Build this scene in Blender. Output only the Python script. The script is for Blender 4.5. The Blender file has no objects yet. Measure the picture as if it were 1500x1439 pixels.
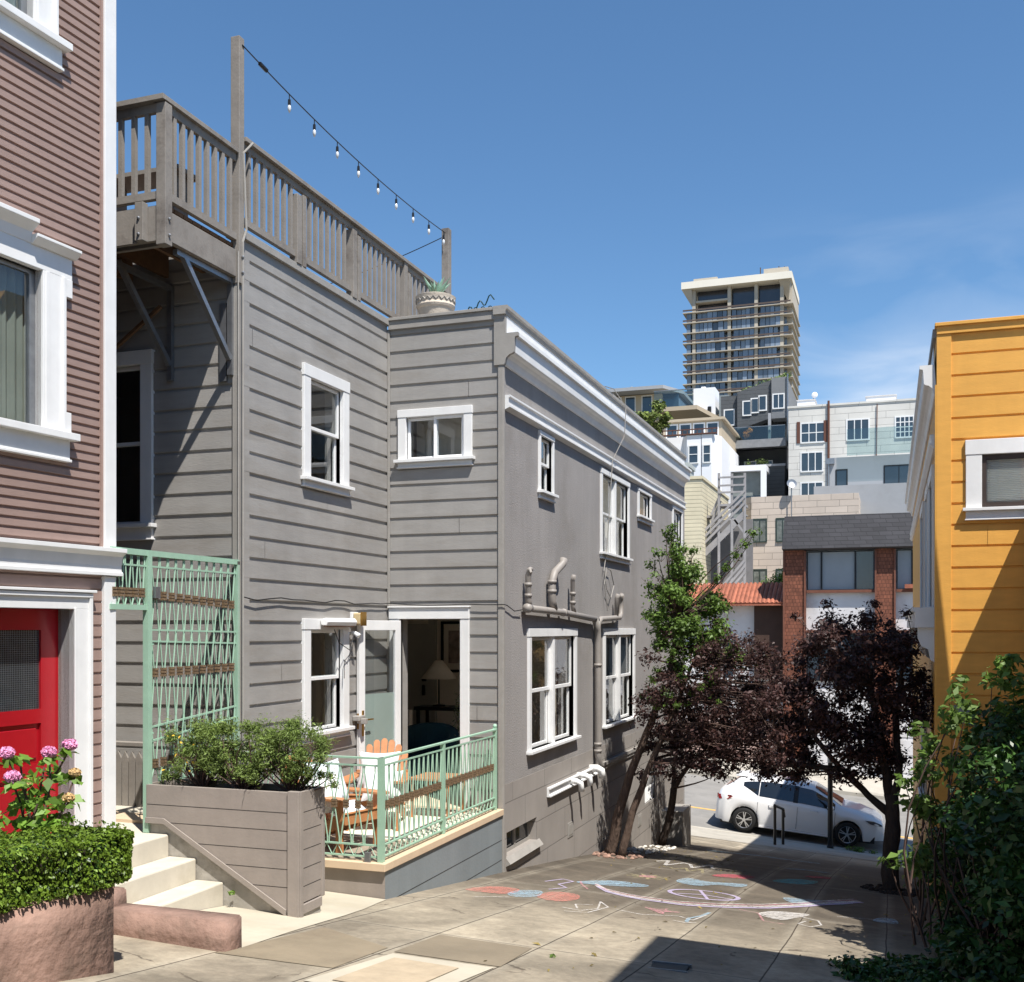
import bpy, bmesh, math, random
import numpy as np
from mathutils import Vector, Matrix
R = math.radians
PI = math.pi
random.seed(7)
rng = np.random.default_rng(7)
scene = bpy.context.scene
COL = scene.collection

# ------------------------------------------------------------------ camera
cam_d = bpy.data.cameras.new('camera')
cam = bpy.data.objects.new('camera', cam_d)
COL.objects.link(cam)
cam.location = (4.1, 0.0, 2.03)
cam.rotation_euler = (R(90), 0, R(19.47))
cam_d.sensor_width = 36
cam_d.lens = 36 * 1570 / 1500
cam_d.shift_y = 201.5 / 1500
cam_d.clip_end = 3000
scene.camera = cam
scene.view_settings.view_transform = 'Standard'
scene.view_settings.look = 'None'
scene.view_settings.gamma = 1
scene.view_settings.exposure = 0.75

# ------------------------------------------------------------------ sun + sky
SUN = Vector((1.0, -0.9, 2.4)).normalized()
elev = math.asin(SUN.z)
azim = math.atan2(SUN.x, SUN.y)
sd = bpy.data.lights.new('sun', 'SUN')
sd.energy = 4.6
sd.angle = R(0.5)
sd.color = (1.0, 0.955, 0.89)
so = bpy.data.objects.new('sun', sd)
so.rotation_euler = SUN.to_track_quat('Z', 'Y').to_euler()
so.location = (10, -10, 30)
COL.objects.link(so)
W = bpy.data.worlds.new('World')
scene.world = W
W.use_nodes = True
wn, wl = W.node_tree.nodes, W.node_tree.links
wn.clear()
w_out = wn.new('ShaderNodeOutputWorld')
w_bg = wn.new('ShaderNodeBackground')
w_sky = wn.new('ShaderNodeTexSky')
w_sky.sky_type = 'NISHITA'
w_sky.sun_disc = False
w_sky.sun_elevation = elev
w_sky.sun_rotation = azim
w_sky.altitude = 50
w_sky.air_density = 1.0
w_sky.dust_density = 0.15
w_sky.ozone_density = 6.5
w_bg.inputs['Strength'].default_value = 0.092
# thin wisps of cirrus low in the sky, to the right
w_tc = wn.new('ShaderNodeTexCoord')
w_map = wn.new('ShaderNodeMapping'); w_map.inputs['Scale'].default_value = (3.0, 3.0, 11.0); w_map.inputs['Rotation'].default_value = (0.25, 0.2, 0)
w_noise = wn.new('ShaderNodeTexNoise'); w_noise.inputs['Scale'].default_value = 1.6; w_noise.inputs['Detail'].default_value = 9; w_noise.inputs['Distortion'].default_value = 0.5
w_ramp = wn.new('ShaderNodeValToRGB')
w_ramp.color_ramp.elements[0].position = 0.42; w_ramp.color_ramp.elements[1].position = 0.85
w_ramp.color_ramp.elements[1].color = (0.95, 0.95, 0.95, 1)
w_sep = wn.new('ShaderNodeSeparateXYZ')
w_mr = wn.new('ShaderNodeMapRange')   # only east of the view axis
w_mr.inputs[1].default_value = -0.16; w_mr.inputs[2].default_value = -0.02
w_mz = wn.new('ShaderNodeMapRange')
w_mz.inputs[1].default_value = 0.36; w_mz.inputs[2].default_value = 0.18
w_m1 = wn.new('ShaderNodeMath'); w_m1.operation = 'MULTIPLY'
w_m2 = wn.new('ShaderNodeMath'); w_m2.operation = 'MULTIPLY'
w_mix = wn.new('ShaderNodeMixRGB'); w_mix.inputs[2].default_value = (6.2, 6.6, 7.2, 1)
wl.new(w_tc.outputs['Generated'], w_map.inputs[0]); wl.new(w_map.outputs[0], w_noise.inputs['Vector'])
wl.new(w_noise.outputs['Fac'], w_ramp.inputs[0]); wl.new(w_tc.outputs['Generated'], w_sep.inputs[0])
wl.new(w_sep.outputs[0], w_mr.inputs[0]); wl.new(w_sep.outputs[2], w_mz.inputs[0])
wl.new(w_ramp.outputs[0], w_m1.inputs[0]); wl.new(w_mr.outputs[0], w_m1.inputs[1])
wl.new(w_m1.outputs[0], w_m2.inputs[0]); wl.new(w_mz.outputs[0], w_m2.inputs[1])
w_hs = wn.new('ShaderNodeHueSaturation'); w_hs.inputs['Saturation'].default_value = 1.06; w_hs.inputs['Hue'].default_value = 0.495
wl.new(w_sky.outputs[0], w_hs.inputs['Color']); wl.new(w_m2.outputs[0], w_mix.inputs[0]); wl.new(w_hs.outputs[0], w_mix.inputs[1])
wl.new(w_mix.outputs[0], w_bg.inputs['Color']); wl.new(w_bg.outputs[0], w_out.inputs[0])

# ------------------------------------------------------------------ materials
def srgb(r, g, b):
    f = lambda c: (c / 255 / 12.92) if c <= 10 else ((c / 255 + 0.055) / 1.055) ** 2.4
    return (f(r), f(g), f(b))

def mat(name, col, rough=0.7, var=0.12, vscale=3.0, bump=0.0, bscale=40.0, metal=0.0, streak=False, island=0.0,
        spec=0.4, dirt=None, dscale=1.2, dist=0.01, stretch=None, coat=0.0, trans=0.0, runs=0.0):
    m = bpy.data.materials.new(name); m.use_nodes = True
    nt = m.node_tree; n, l = nt.nodes, nt.links
    p = n['Principled BSDF']
    p.inputs['Roughness'].default_value = rough
    p.inputs['Metallic'].default_value = metal
    p.inputs['Specular IOR Level'].default_value = spec
    p.inputs['Coat Weight'].default_value = coat
    tc = n.new('ShaderNodeTexCoord')
    mp = n.new('ShaderNodeMapping')
    if streak: mp.inputs['Scale'].default_value = (1, 1, 0.18)
    if stretch: mp.inputs['Scale'].default_value = stretch
    l.new(tc.outputs['Object'], mp.inputs[0])
    nz = n.new('ShaderNodeTexNoise'); nz.inputs['Scale'].default_value = vscale; nz.inputs['Detail'].default_value = 7
    nz.inputs['Roughness'].default_value = 0.6
    l.new(mp.outputs[0], nz.inputs['Vector'])
    rp = n.new('ShaderNodeValToRGB')
    rp.color_ramp.elements[0].position = 0.3; rp.color_ramp.elements[1].position = 0.7
    rp.color_ramp.elements[0].color = (*[c * (1 - var) for c in col], 1)
    rp.color_ramp.elements[1].color = (*[min(1, c * (1 + var)) for c in col], 1)
    l.new(nz.outputs['Fac'], rp.inputs[0])
    last = rp.outputs[0]
    if dirt:
        n2 = n.new('ShaderNodeTexNoise'); n2.inputs['Scale'].default_value = dscale; n2.inputs['Detail'].default_value = 10; n2.inputs['Roughness'].default_value = 0.7
        l.new(mp.outputs[0], n2.inputs['Vector'])
        r2 = n.new('ShaderNodeValToRGB'); r2.color_ramp.elements[0].position = 0.5; r2.color_ramp.elements[1].position = 0.72
        l.new(n2.outputs['Fac'], r2.inputs[0])
        mx = n.new('ShaderNodeMixRGB'); mx.inputs[2].default_value = (*dirt, 1)
        l.new(r2.outputs[0], mx.inputs[0]); l.new(last, mx.inputs[1]); last = mx.outputs[0]
    if island:
        ge = n.new('ShaderNodeNewGeometry')
        hs = n.new('ShaderNodeHueSaturation')
        mr = n.new('ShaderNodeMapRange'); mr.inputs[3].default_value = 1 - island; mr.inputs[4].default_value = 1 + island
        l.new(ge.outputs['Random Per Island'], mr.inputs[0]); l.new(mr.outputs[0], hs.inputs['Value'])
        l.new(last, hs.inputs['Color']); last = hs.outputs[0]
    if runs:
        rm_ = n.new('ShaderNodeMapping'); rm_.inputs['Scale'].default_value = (2.6, 2.6, .3); l.new(tc.outputs['Object'], rm_.inputs[0])
        rn = n.new('ShaderNodeTexNoise'); rn.inputs['Scale'].default_value = 1.0; rn.inputs['Detail'].default_value = 10; rn.inputs['Roughness'].default_value = .6; rn.inputs['Distortion'].default_value = .6; l.new(rm_.outputs[0], rn.inputs['Vector'])
        rr_ = n.new('ShaderNodeMapRange'); rr_.inputs[1].default_value = .38; rr_.inputs[2].default_value = .66; rr_.inputs[3].default_value = 1 - runs; rr_.inputs[4].default_value = 1 + runs * .5; l.new(rn.outputs['Fac'], rr_.inputs[0])
        h5 = n.new('ShaderNodeHueSaturation'); l.new(rr_.outputs[0], h5.inputs['Value']); l.new(last, h5.inputs['Color']); last = h5.outputs[0]
    l.new(last, p.inputs['Base Color'])
    if trans:
        tl_ = n.new('ShaderNodeBsdfTranslucent'); h3 = n.new('ShaderNodeHueSaturation'); h3.inputs['Value'].default_value = 1.5; l.new(last, h3.inputs['Color']); l.new(h3.outputs[0], tl_.inputs[0])
        ms = n.new('ShaderNodeMixShader'); ms.inputs[0].default_value = trans; l.new(p.outputs[0], ms.inputs[1]); l.new(tl_.outputs[0], ms.inputs[2])
        l.new(ms.outputs[0], n['Material Output'].inputs[0])
    if bump:
        nb = n.new('ShaderNodeTexNoise'); nb.inputs['Scale'].default_value = bscale; nb.inputs['Detail'].default_value = 5
        l.new(mp.outputs[0] if stretch else tc.outputs['Object'], nb.inputs['Vector'])
        bp = n.new('ShaderNodeBump'); bp.inputs['Strength'].default_value = bump; bp.inputs['Distance'].default_value = dist
        l.new(nb.outputs['Fac'], bp.inputs['Height']); l.new(bp.outputs[0], p.inputs['Normal'])
    m['p'] = 1
    return m

def lines_mat(name, col, spacing, line=0.12, dark=0.45, axis=2, rough=0.8, var=0.1, brick=None, vscale=1.5, pv_=0.18):
    """painted boards or shingles on far walls: courses every `spacing` metres"""
    m = mat(name, col, rough, var, vscale)
    nt = m.node_tree; n, l = nt.nodes, nt.links
    p = n['Principled BSDF']
    src = p.inputs['Base Color'].links[0].from_socket
    tc = n.new('ShaderNodeTexCoord'); sp = n.new('ShaderNodeSeparateXYZ'); l.new(tc.outputs['Object'], sp.inputs[0])
    dv = n.new('ShaderNodeMath'); dv.operation = 'DIVIDE'; dv.inputs[1].default_value = spacing; l.new(sp.outputs[axis], dv.inputs[0])
    fr = n.new('ShaderNodeMath'); fr.operation = 'FRACT'; l.new(dv.outputs[0], fr.inputs[0])
    lt = n.new('ShaderNodeMath'); lt.operation = 'LESS_THAN'; lt.inputs[1].default_value = line; l.new(fr.outputs[0], lt.inputs[0])
    fac = lt.outputs[0]
    if brick:
        fl = n.new('ShaderNodeMath'); fl.operation = 'FLOOR'; l.new(dv.outputs[0], fl.inputs[0])
        hf = n.new('ShaderNodeMath'); hf.operation = 'MULTIPLY'; hf.inputs[1].default_value = 0.37; l.new(fl.outputs[0], hf.inputs[0])
        xy = n.new('ShaderNodeMath'); xy.operation = 'ADD'; l.new(sp.outputs[0], xy.inputs[0]); l.new(sp.outputs[1], xy.inputs[1])
        d2 = n.new('ShaderNodeMath'); d2.operation = 'DIVIDE'; d2.inputs[1].default_value = brick; l.new(xy.outputs[0], d2.inputs[0])
        ad = n.new('ShaderNodeMath'); ad.operation = 'ADD'; l.new(d2.outputs[0], ad.inputs[0]); l.new(hf.outputs[0], ad.inputs[1])
        f2 = n.new('ShaderNodeMath'); f2.operation = 'FRACT'; l.new(ad.outputs[0], f2.inputs[0])
        l2 = n.new('ShaderNodeMath'); l2.operation = 'LESS_THAN'; l2.inputs[1].default_value = line * spacing / brick; l.new(f2.outputs[0], l2.inputs[0])
        mm = n.new('ShaderNodeMath'); mm.operation = 'MAXIMUM'; l.new(fac, mm.inputs[0]); l.new(l2.outputs[0], mm.inputs[1]); fac = mm.outputs[0]
        # shade of each piece
        f3 = n.new('ShaderNodeMath'); f3.operation = 'FLOOR'; l.new(ad.outputs[0], f3.inputs[0])
        cx = n.new('ShaderNodeCombineXYZ'); l.new(fl.outputs[0], cx.inputs[0]); l.new(f3.outputs[0], cx.inputs[1])
        wn_ = n.new('ShaderNodeTexWhiteNoise'); l.new(cx.outputs[0], wn_.inputs['Vector'])
        mr = n.new('ShaderNodeMapRange'); mr.inputs[3].default_value = 1 - pv_; mr.inputs[4].default_value = 1 + pv_; l.new(wn_.outputs['Value'], mr.inputs[0])
        hs = n.new('ShaderNodeHueSaturation'); l.new(mr.outputs[0], hs.inputs['Value']); l.new(src, hs.inputs['Color']); src = hs.outputs[0]
    mx = n.new('ShaderNodeMixRGB'); mx.inputs[2].default_value = (*[c * dark for c in col], 1)
    l.new(fac, mx.inputs[0]); l.new(src, mx.inputs[1]); l.new(mx.outputs[0], p.inputs['Base Color'])
    bp = n.new('ShaderNodeBump'); bp.inputs['Distance'].default_value = 0.01; bp.inputs['Strength'].default_value = 0.6
    iv = n.new('ShaderNodeMath'); iv.operation = 'SUBTRACT'; iv.inputs[0].default_value = 1; l.new(fac, iv.inputs[1])
    l.new(iv.outputs[0], bp.inputs['Height']); l.new(bp.outputs[0], p.inputs['Normal'])
    return m

def glass_mat(name, tint=(0.95, 0.97, 0.97), trans=0.95, rough=0.01, ior=1.5, refl=(1, 1, 1)):
    m = bpy.data.materials.new(name); m.use_nodes = True
    n, l = m.node_tree.nodes, m.node_tree.links
    n.clear()
    o = n.new('ShaderNodeOutputMaterial'); mx = n.new('ShaderNodeMixShader'); gl = n.new('ShaderNodeBsdfGlossy')
    tr = n.new('ShaderNodeBsdfTransparent'); fr = n.new('ShaderNodeFresnel'); fr.inputs[0].default_value = ior
    tc = n.new('ShaderNodeTexCoord'); nz = n.new('ShaderNodeTexNoise'); nz.inputs['Scale'].default_value = 1.7; nz.inputs['Detail'].default_value = 1
    bp = n.new('ShaderNodeBump'); bp.inputs['Strength'].default_value = 0.25; bp.inputs['Distance'].default_value = 0.004
    l.new(tc.outputs['Object'], nz.inputs['Vector']); l.new(nz.outputs['Fac'], bp.inputs['Height']); l.new(bp.outputs[0], gl.inputs['Normal'])
    gl.inputs['Roughness'].default_value = rough; gl.inputs['Color'].default_value = (*refl, 1)
    tr.inputs['Color'].default_value = (*[t * trans for t in tint], 1)
    ml = n.new('ShaderNodeMath'); ml.operation = 'MULTIPLY_ADD'; ml.inputs[1].default_value = 1.3; ml.inputs[2].default_value = 0.03; ml.use_clamp = True
    l.new(fr.outputs[0], ml.inputs[0])
    ge = n.new('ShaderNodeNewGeometry'); iv = n.new('ShaderNodeMath'); iv.operation = 'SUBTRACT'; iv.inputs[0].default_value = 1; l.new(ge.outputs['Backfacing'], iv.inputs[1])
    mb_ = n.new('ShaderNodeMath'); mb_.operation = 'MULTIPLY'; l.new(ml.outputs[0], mb_.inputs[0]); l.new(iv.outputs[0], mb_.inputs[1])
    l.new(mb_.outputs[0], mx.inputs[0]); l.new(tr.outputs[0], mx.inputs[1]); l.new(gl.outputs[0], mx.inputs[2]); l.new(mx.outputs[0], o.inputs[0])
    return m

def darkglass(name, col=(0.02, 0.028, 0.035), rough=0.06, island=0.0, spec=0.9):
    return mat(name, col, rough, 0.25, 0.6, spec=spec, island=island)

M = {}
M['grey'] = mat('grey_siding_paint', srgb(152, 149, 145), 0.55, 0.07, 2.5, island=.03, bump=0.25, bscale=22, stretch=(1, 1, 5), dist=0.006, dirt=srgb(141, 136, 129), dscale=0.9, runs=0.07)
M['greytrim'] = mat('grey_trim_paint', srgb(147, 143, 137), 0.6, 0.1, 5, bump=0.3, bscale=60, dist=0.004)
M['deckwood'] = mat('grey_deck_wood', srgb(134, 128, 121), 0.75, 0.16, 6, bump=0.4, bscale=50, dist=0.004, dirt=srgb(92, 85, 79), dscale=3)
M['under'] = mat('bare_underside_wood', srgb(110, 82, 58), 0.85, 0.25, 5, bump=0.3, bscale=40)
M['stucco'] = mat('grey_stucco', srgb(146, 142, 139), 0.85, 0.06, 1.2, bump=0.7, bscale=55, dist=0.009, dirt=srgb(131, 126, 121), dscale=0.7, runs=0.07)
M['white'] = mat('white_trim_paint', (0.73, 0.73, 0.72), 0.45, 0.04, 6, bump=0.12, bscale=80, dist=0.003, runs=0.05)
M['whitevinyl'] = mat('white_vinyl', (0.85, 0.85, 0.85), 0.3, 0.02, 4)
M['brown'] = mat('mauve_brown_clapboard', srgb(150, 127, 118), 0.6, 0.07, 4, island=.04, bump=0.25, bscale=30, dist=0.004, stretch=(1, 1, 5), runs=0.07)
M['pinkstucco'] = mat('mauve_rough_stucco', srgb(148, 120, 107), 0.85, 0.16, 4, bump=0.6, bscale=22, dist=0.02, dirt=srgb(122, 102, 90), dscale=5, runs=0.20)
M['red'] = mat('red_gloss_door_paint', (0.36, 0.008, 0.015), 0.25, 0.08, 4, spec=0.5)
M['yellow'] = mat('ochre_yellow_paint', srgb(222, 165, 78), 0.55, 0.06, 4, island=.03, bump=0.25, bscale=25, dist=0.005, stretch=(1, 1, 4), runs=0.07)
M['mint'] = mat('mint_green_iron', srgb(150, 182, 160), 0.45, 0.08, 8, bump=0.15, bscale=90, dist=0.002)
M['bronze'] = mat('aged_bronze_band', srgb(118, 98, 76), 0.55, 0.4, 60, bump=0.4, bscale=120, dist=0.002)
M['planter'] = mat('taupe_planter_boards', srgb(144, 135, 127), 0.7, 0.08, 5, bump=0.35, bscale=40, dist=0.004, runs=0.07)
M['seam'] = mat('dark_seam', (0.02, 0.018, 0.016), 0.9, 0.1)
M['concrete'] = mat('pale_stair_concrete', srgb(196, 189, 174), 0.85, 0.08, 3, bump=0.25, bscale=30, dist=0.004, dirt=srgb(180, 172, 155), dscale=2, runs=0.07)
M['stringer'] = mat('stained_concrete', srgb(168, 163, 154), 0.9, 0.2, 3, bump=0.5, bscale=20, dist=0.008, dirt=srgb(120, 116, 108), dscale=3, runs=0.20)
M['slate'] = mat('slate_blue_paint', srgb(124, 131, 134), 0.7, 0.06, 2, bump=0.3, bscale=30, dist=0.005, runs=0.07)
M['tan'] = mat('tan_terrace_tile', srgb(201, 178, 150), 0.7, 0.08, 5)
M['tile'] = mat('grey_floor_tile', srgb(150, 138, 122), 0.7, 0.1, 4)
M['soil'] = mat('dark_soil', (0.035, 0.025, 0.02), 1, 0.4, 20, bump=1, bscale=30)
M['teak'] = mat('oiled_teak', srgb(178, 122, 80), 0.5, 0.15, 12, bump=0.2, bscale=60, dist=0.002)
M['cushion'] = mat('white_cushion', srgb(226, 226, 226), 0.9, 0.05, 6, bump=0.4, bscale=9, dist=0.02)
M['cushion2'] = mat('marbled_cushion', srgb(216, 222, 226), 0.9, 0.1, 3, bump=0.4, bscale=9, dist=0.02, dirt=srgb(140, 160, 178), dscale=12)
M['rug'] = mat('cream_rug', srgb(222, 214, 194), 0.95, 0.05, 8, bump=0.5, bscale=120, dist=0.003)
M['brass'] = mat('brass', srgb(190, 145, 70), 0.3, 0.1, 5, metal=1)
M['black'] = mat('black_metal', (0.012, 0.012, 0.013), 0.4, 0.2, 5)
M['steel'] = mat('galvanised_steel', srgb(150, 152, 155), 0.4, 0.15, 12, metal=0.8)
M['pipe'] = mat('grey_painted_pipe', srgb(144, 138, 132), 0.5, 0.08, 8)
M['pvc'] = mat('white_pvc', (0.8, 0.8, 0.78), 0.35, 0.04, 4)
M['glass'] = glass_mat('window_glass')
M['darkpane'] = darkglass('dark_window_pane')
M['farpane'] = darkglass('far_window_pane', (0.03, 0.045, 0.06), 0.1)
M['inside'] = mat('dim_room', (0.1, 0.095, 0.09), 0.9, 0.2, 2)
M['curtaing'] = mat('sage_curtain', srgb(132, 138, 130), 0.9, 0.12, 3)
M['blind'] = mat('white_blind', (0.7, 0.7, 0.68), 0.6, 0.03)
M['beigewall'] = mat('beige_room_wall', srgb(232, 220, 204), 0.9, 0.03)
M['roomdoor'] = mat('grey_room_door', srgb(176, 174, 166), 0.5, 0.05)
M['woodfloor'] = mat('oak_floor', srgb(222, 204, 178), 0.4, 0.15, 3)
M['velvet'] = mat('dark_teal_velvet', (0.02, 0.06, 0.072), 0.9, 0.2, 5)
M['shade'] = mat('linen_lampshade', srgb(222, 212, 196), 0.9, 0.04)
M['asphalt'] = mat('worn_asphalt', srgb(132, 129, 124), 0.9, 0.12, 0.8, bump=0.5, bscale=60, dist=0.006, dirt=srgb(112, 110, 106), dscale=0.6)
M['sidewalk'] = mat('pale_sidewalk_concrete', srgb(170, 164, 152), 0.9, 0.1, 1.2, bump=0.3, bscale=40, dist=0.004, dirt=srgb(140, 134, 122), dscale=0.8)
M['bark'] = mat('scaly_bark', srgb(88, 72, 62), 0.95, 0.4, 18, bump=1.0, bscale=35, dist=0.02, stretch=(1, 1, 0.4))
M['barkdark'] = mat('dark_bark', srgb(62, 52, 46), 0.95, 0.4, 18, bump=1.0, bscale=35, dist=0.02, stretch=(1, 1, 0.4))
M['twig'] = mat('twig', srgb(84, 66, 58), 0.9, 0.2)
M['leafg'] = mat('light_green_leaf', (0.11, 0.18, 0.036), 0.5, 0.3, 1.5, island=0.45, spec=0.35, trans=.35)
M['leafp'] = mat('purple_leaf', (0.07, 0.036, 0.032), 0.5, 0.45, 1.5, island=0.7, spec=0.4, trans=.35)
M['leafbox'] = mat('boxwood_leaf', (0.12, 0.19, 0.02), 0.45, 0.3, 6, island=0.5, spec=0.35, trans=.2)
M['leaffine'] = mat('feathery_leaf', (0.15, 0.21, 0.05), 0.6, 0.3, 6, island=0.5, trans=.3)
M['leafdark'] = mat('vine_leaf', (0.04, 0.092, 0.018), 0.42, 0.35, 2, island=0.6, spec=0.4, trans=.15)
M['leafhyd'] = mat('hydrangea_leaf', (0.14, 0.25, 0.035), 0.45, 0.25, 6, island=0.35, trans=.3)
M['petal'] = mat('pink_petal', srgb(222, 150, 188), 0.7, 0.2, 30, island=0.25)
M['petal2'] = mat('cream_bud', srgb(200, 170, 120), 0.7, 0.2, 30, island=0.25)
M['agave'] = mat('agave_leaf', srgb(120, 150, 130), 0.5, 0.2, 8)
M['pot'] = mat('cast_stone_pot', srgb(196, 184, 168), 0.8, 0.12, 12, bump=0.4, bscale=50)
M['terracotta'] = mat('terracotta_roof_tile', srgb(152, 92, 70), 0.8, 0.25, 3, island=0.25)
M['carwhite'] = mat('white_car_paint', (0.74, 0.74, 0.74), 0.22, 0.01, 2, spec=0.5, coat=0.6)
M['tyre'] = mat('tyre_rubber', (0.012, 0.012, 0.012), 0.8, 0.2, 9)
M['alloy'] = mat('alloy_rim', (0.55, 0.55, 0.56), 0.3, 0.05, 5, metal=0.9)
M['carglass'] = darkglass('car_glass', (0.012, 0.015, 0.018), 0.03)
M['taillight'] = mat('red_tail_lamp', (0.22, 0.01, 0.01), 0.2, 0.1)
M['headlight'] = mat('head_lamp', (0.09, 0.09, 0.1), 0.12, 0.1, spec=0.8)
M['bulb'] = mat('clear_bulb', (0.65, 0.66, 0.66), 0.15, 0.05, spec=0.8)
M['copper'] = mat('amber_lamp_glass', srgb(190, 170, 130), 0.3, 0.1)

# ------------------------------------------------------------------ ground heights (steep alley, then cross street)
def base(s):
    if s < 11: return .823 - .135 * s
    if s < 18: return .823 - 1.485 - (.135 * (s - 11) + .002 * (s - 11) ** 2)
    z18 = -.662 - (.945 + .098)
    if s < 22: return z18 - .163 * (s - 18)
    z22 = z18 - .652
    return z22 - .15 * (min(s, 28.4) - 22)
def crossf(s):
    if s < 16: return .04
    if s < 28: return .04 + .047 * (s - 16) / 12
    return .087
def gz(t, s): return base(s) - crossf(s) * t

# ------------------------------------------------------------------ mesh builder
class F:
    """wall frame: u along the wall, n outward, z up"""
    def __init__(s, ox, oy, ux, uy, nx, ny): s.o = (ox, oy); s.u = (ux, uy); s.n = (nx, ny)
    def p(s, u, n, z): return (s.o[0] + u * s.u[0] + n * s.n[0], s.o[1] + u * s.u[1] + n * s.n[1], z)
FX = lambda x: F(x, 0, 0, 1, 1, 0)      # faces +x, u = world y
FY = lambda y: F(0, y, 1, 0, 0, -1)     # faces -y (towards the camera), u = world x

def rootloc(o):
    while o.parent is not None: o = o.parent
    return o

class MB:
    def __init__(s): s.v = []; s.f = []
    def add(s, vs, fs):
        b = len(s.v); s.v += [tuple(p) for p in vs]; s.f += [tuple(b + i for i in f) for f in fs]
    def fbox(s, fr, u0, u1, n0, n1, z0, z1):
        P = [fr.p(u, n, z) for z in (z0, z1) for n in (n0, n1) for u in (u0, u1)]
        s.add(P, [(0, 1, 3, 2), (4, 6, 7, 5), (0, 4, 5, 1), (2, 3, 7, 6), (0, 2, 6, 4), (1, 5, 7, 3)])
        return s
    def box(s, x0, x1, y0, y1, z0, z1): return s.fbox(F(0, 0, 1, 0, 0, 1), x0, x1, y0, y1, z0, z1)
    def quad(s, a, b, c, d): s.add([a, b, c, d], [(0, 1, 2, 3)])
    def prism(s, A, B):
        """two matching outlines joined"""
        n = len(A)
        s.add(list(A) + list(B), [tuple(range(n - 1, -1, -1)), tuple(range(n, 2 * n))] + [(i, (i + 1) % n, n + (i + 1) % n, n + i) for i in range(n)])
        return s
    def extrude_profile(s, fr, prof, u0, u1):
        s.prism([fr.p(u0, n, z) for n, z in prof], [fr.p(u1, n, z) for n, z in prof]); return s
    def extrude_face(s, fr, outline, n0, n1):
        s.prism([fr.p(u, n0, z) for u, z in outline], [fr.p(u, n1, z) for u, z in outline]); return s
    def tube(s, pts, r, k=8, cap=True):
        pts = [Vector(p) for p in pts]
        rs = r if isinstance(r, (list, tuple)) else [r] * len(pts)
        rings = []; up = None
        for i, p in enumerate(pts):
            d = (pts[min(i + 1, len(pts) - 1)] - pts[max(i - 1, 0)])
            if d.length < 1e-9: d = Vector((0, 0, 1))
            d.normalize()
            if up is None:
                up = Vector((0, 0, 1)) if abs(d.z) < 0.9 else Vector((1, 0, 0))
            a = (up - d * up.dot(d))
            if a.length < 1e-4: a = d.orthogonal()
            a.normalize(); up = a
            b = d.cross(a)
            rings.append([p + (a * math.cos(2 * PI * j / k) + b * math.sin(2 * PI * j / k)) * rs[i] for j in range(k)])
        vs = [v for rg in rings for v in rg]
        fs = [(i * k + j, i * k + (j + 1) % k, (i + 1) * k + (j + 1) % k, (i + 1) * k + j) for i in range(len(pts) - 1) for j in range(k)]
        if cap: fs += [tuple(range(k - 1, -1, -1)), tuple(range((len(pts) - 1) * k, len(pts) * k))]
        s.add(vs, fs); return s
    def bar(s, a, b, w, h, up=(0, 0, 1)):
        a, b = Vector(a), Vector(b); d = (b - a).normalized(); U = Vector(up)
        x = d.cross(U)
        if x.length < 1e-4: x = d.orthogonal()
        x.normalize(); y = x.cross(d)
        P = [q + x * sx * w / 2 + y * sy * h / 2 for q in (a, b) for sx, sy in ((-1, -1), (1, -1), (1, 1), (-1, 1))]
        s.add(P, [(3, 2, 1, 0), (4, 5, 6, 7)] + [(i, (i + 1) % 4, 4 + (i + 1) % 4, 4 + i) for i in range(4)]); return s
    def lathe(s, prof, c=(0, 0, 0), k=24):
        vs = [(c[0] + r * math.cos(2 * PI * j / k), c[1] + r * math.sin(2 * PI * j / k), c[2] + z) for r, z in prof for j in range(k)]
        n = len(prof)
        fs = [(i * k + j, i * k + (j + 1) % k, (i + 1) * k + (j + 1) % k, (i + 1) * k + j) for i in range(n - 1) for j in range(k)]
        fs += [tuple(range(k - 1, -1, -1)), tuple(range((n - 1) * k, n * k))]
        s.add(vs, fs); return s
    def blob(s, c, r, k=8, m=6):
        c = Vector(c); r = r if isinstance(r, (tuple, list)) else (r, r, r)
        prof = [(math.sin(PI * i / m), -math.cos(PI * i / m)) for i in range(m + 1)]
        vs = [(c[0] + r[0] * max(a, 1e-4) * math.cos(2 * PI * j / k), c[1] + r[1] * max(a, 1e-4) * math.sin(2 * PI * j / k), c[2] + r[2] * b) for a, b in prof for j in range(k)]
        s.add(vs, [(i * k + j, i * k + (j + 1) % k, (i + 1) * k + (j + 1) % k, (i + 1) * k + j) for i in range(m) for j in range(k)]); return s
    def build(s, name, m, parent=None, bevel=0.0, smooth=False, local=False, recalc=True):
        me = bpy.data.meshes.new(name)
        off = Vector((0, 0, 0))
        if parent is not None and not local: off = rootloc(parent).location
        me.from_pydata([(v[0] - off[0], v[1] - off[1], v[2] - off[2]) for v in s.v], [], s.f)
        if recalc:
            bm = bmesh.new(); bm.from_mesh(me); bmesh.ops.recalc_face_normals(bm, faces=bm.faces); bm.to_mesh(me); bm.free()
        me.materials.append(m)
        if smooth:
            for p in me.polygons: p.use_smooth = True
        o = bpy.data.objects.new(name, me); COL.objects.link(o)
        if parent is not None: o.parent = parent
        if bevel:
            b = o.modifiers.new('bevel', 'BEVEL'); b.width = bevel; b.segments = 2; b.limit_method = 'ANGLE'; b.angle_limit = R(40)
        return o

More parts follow.
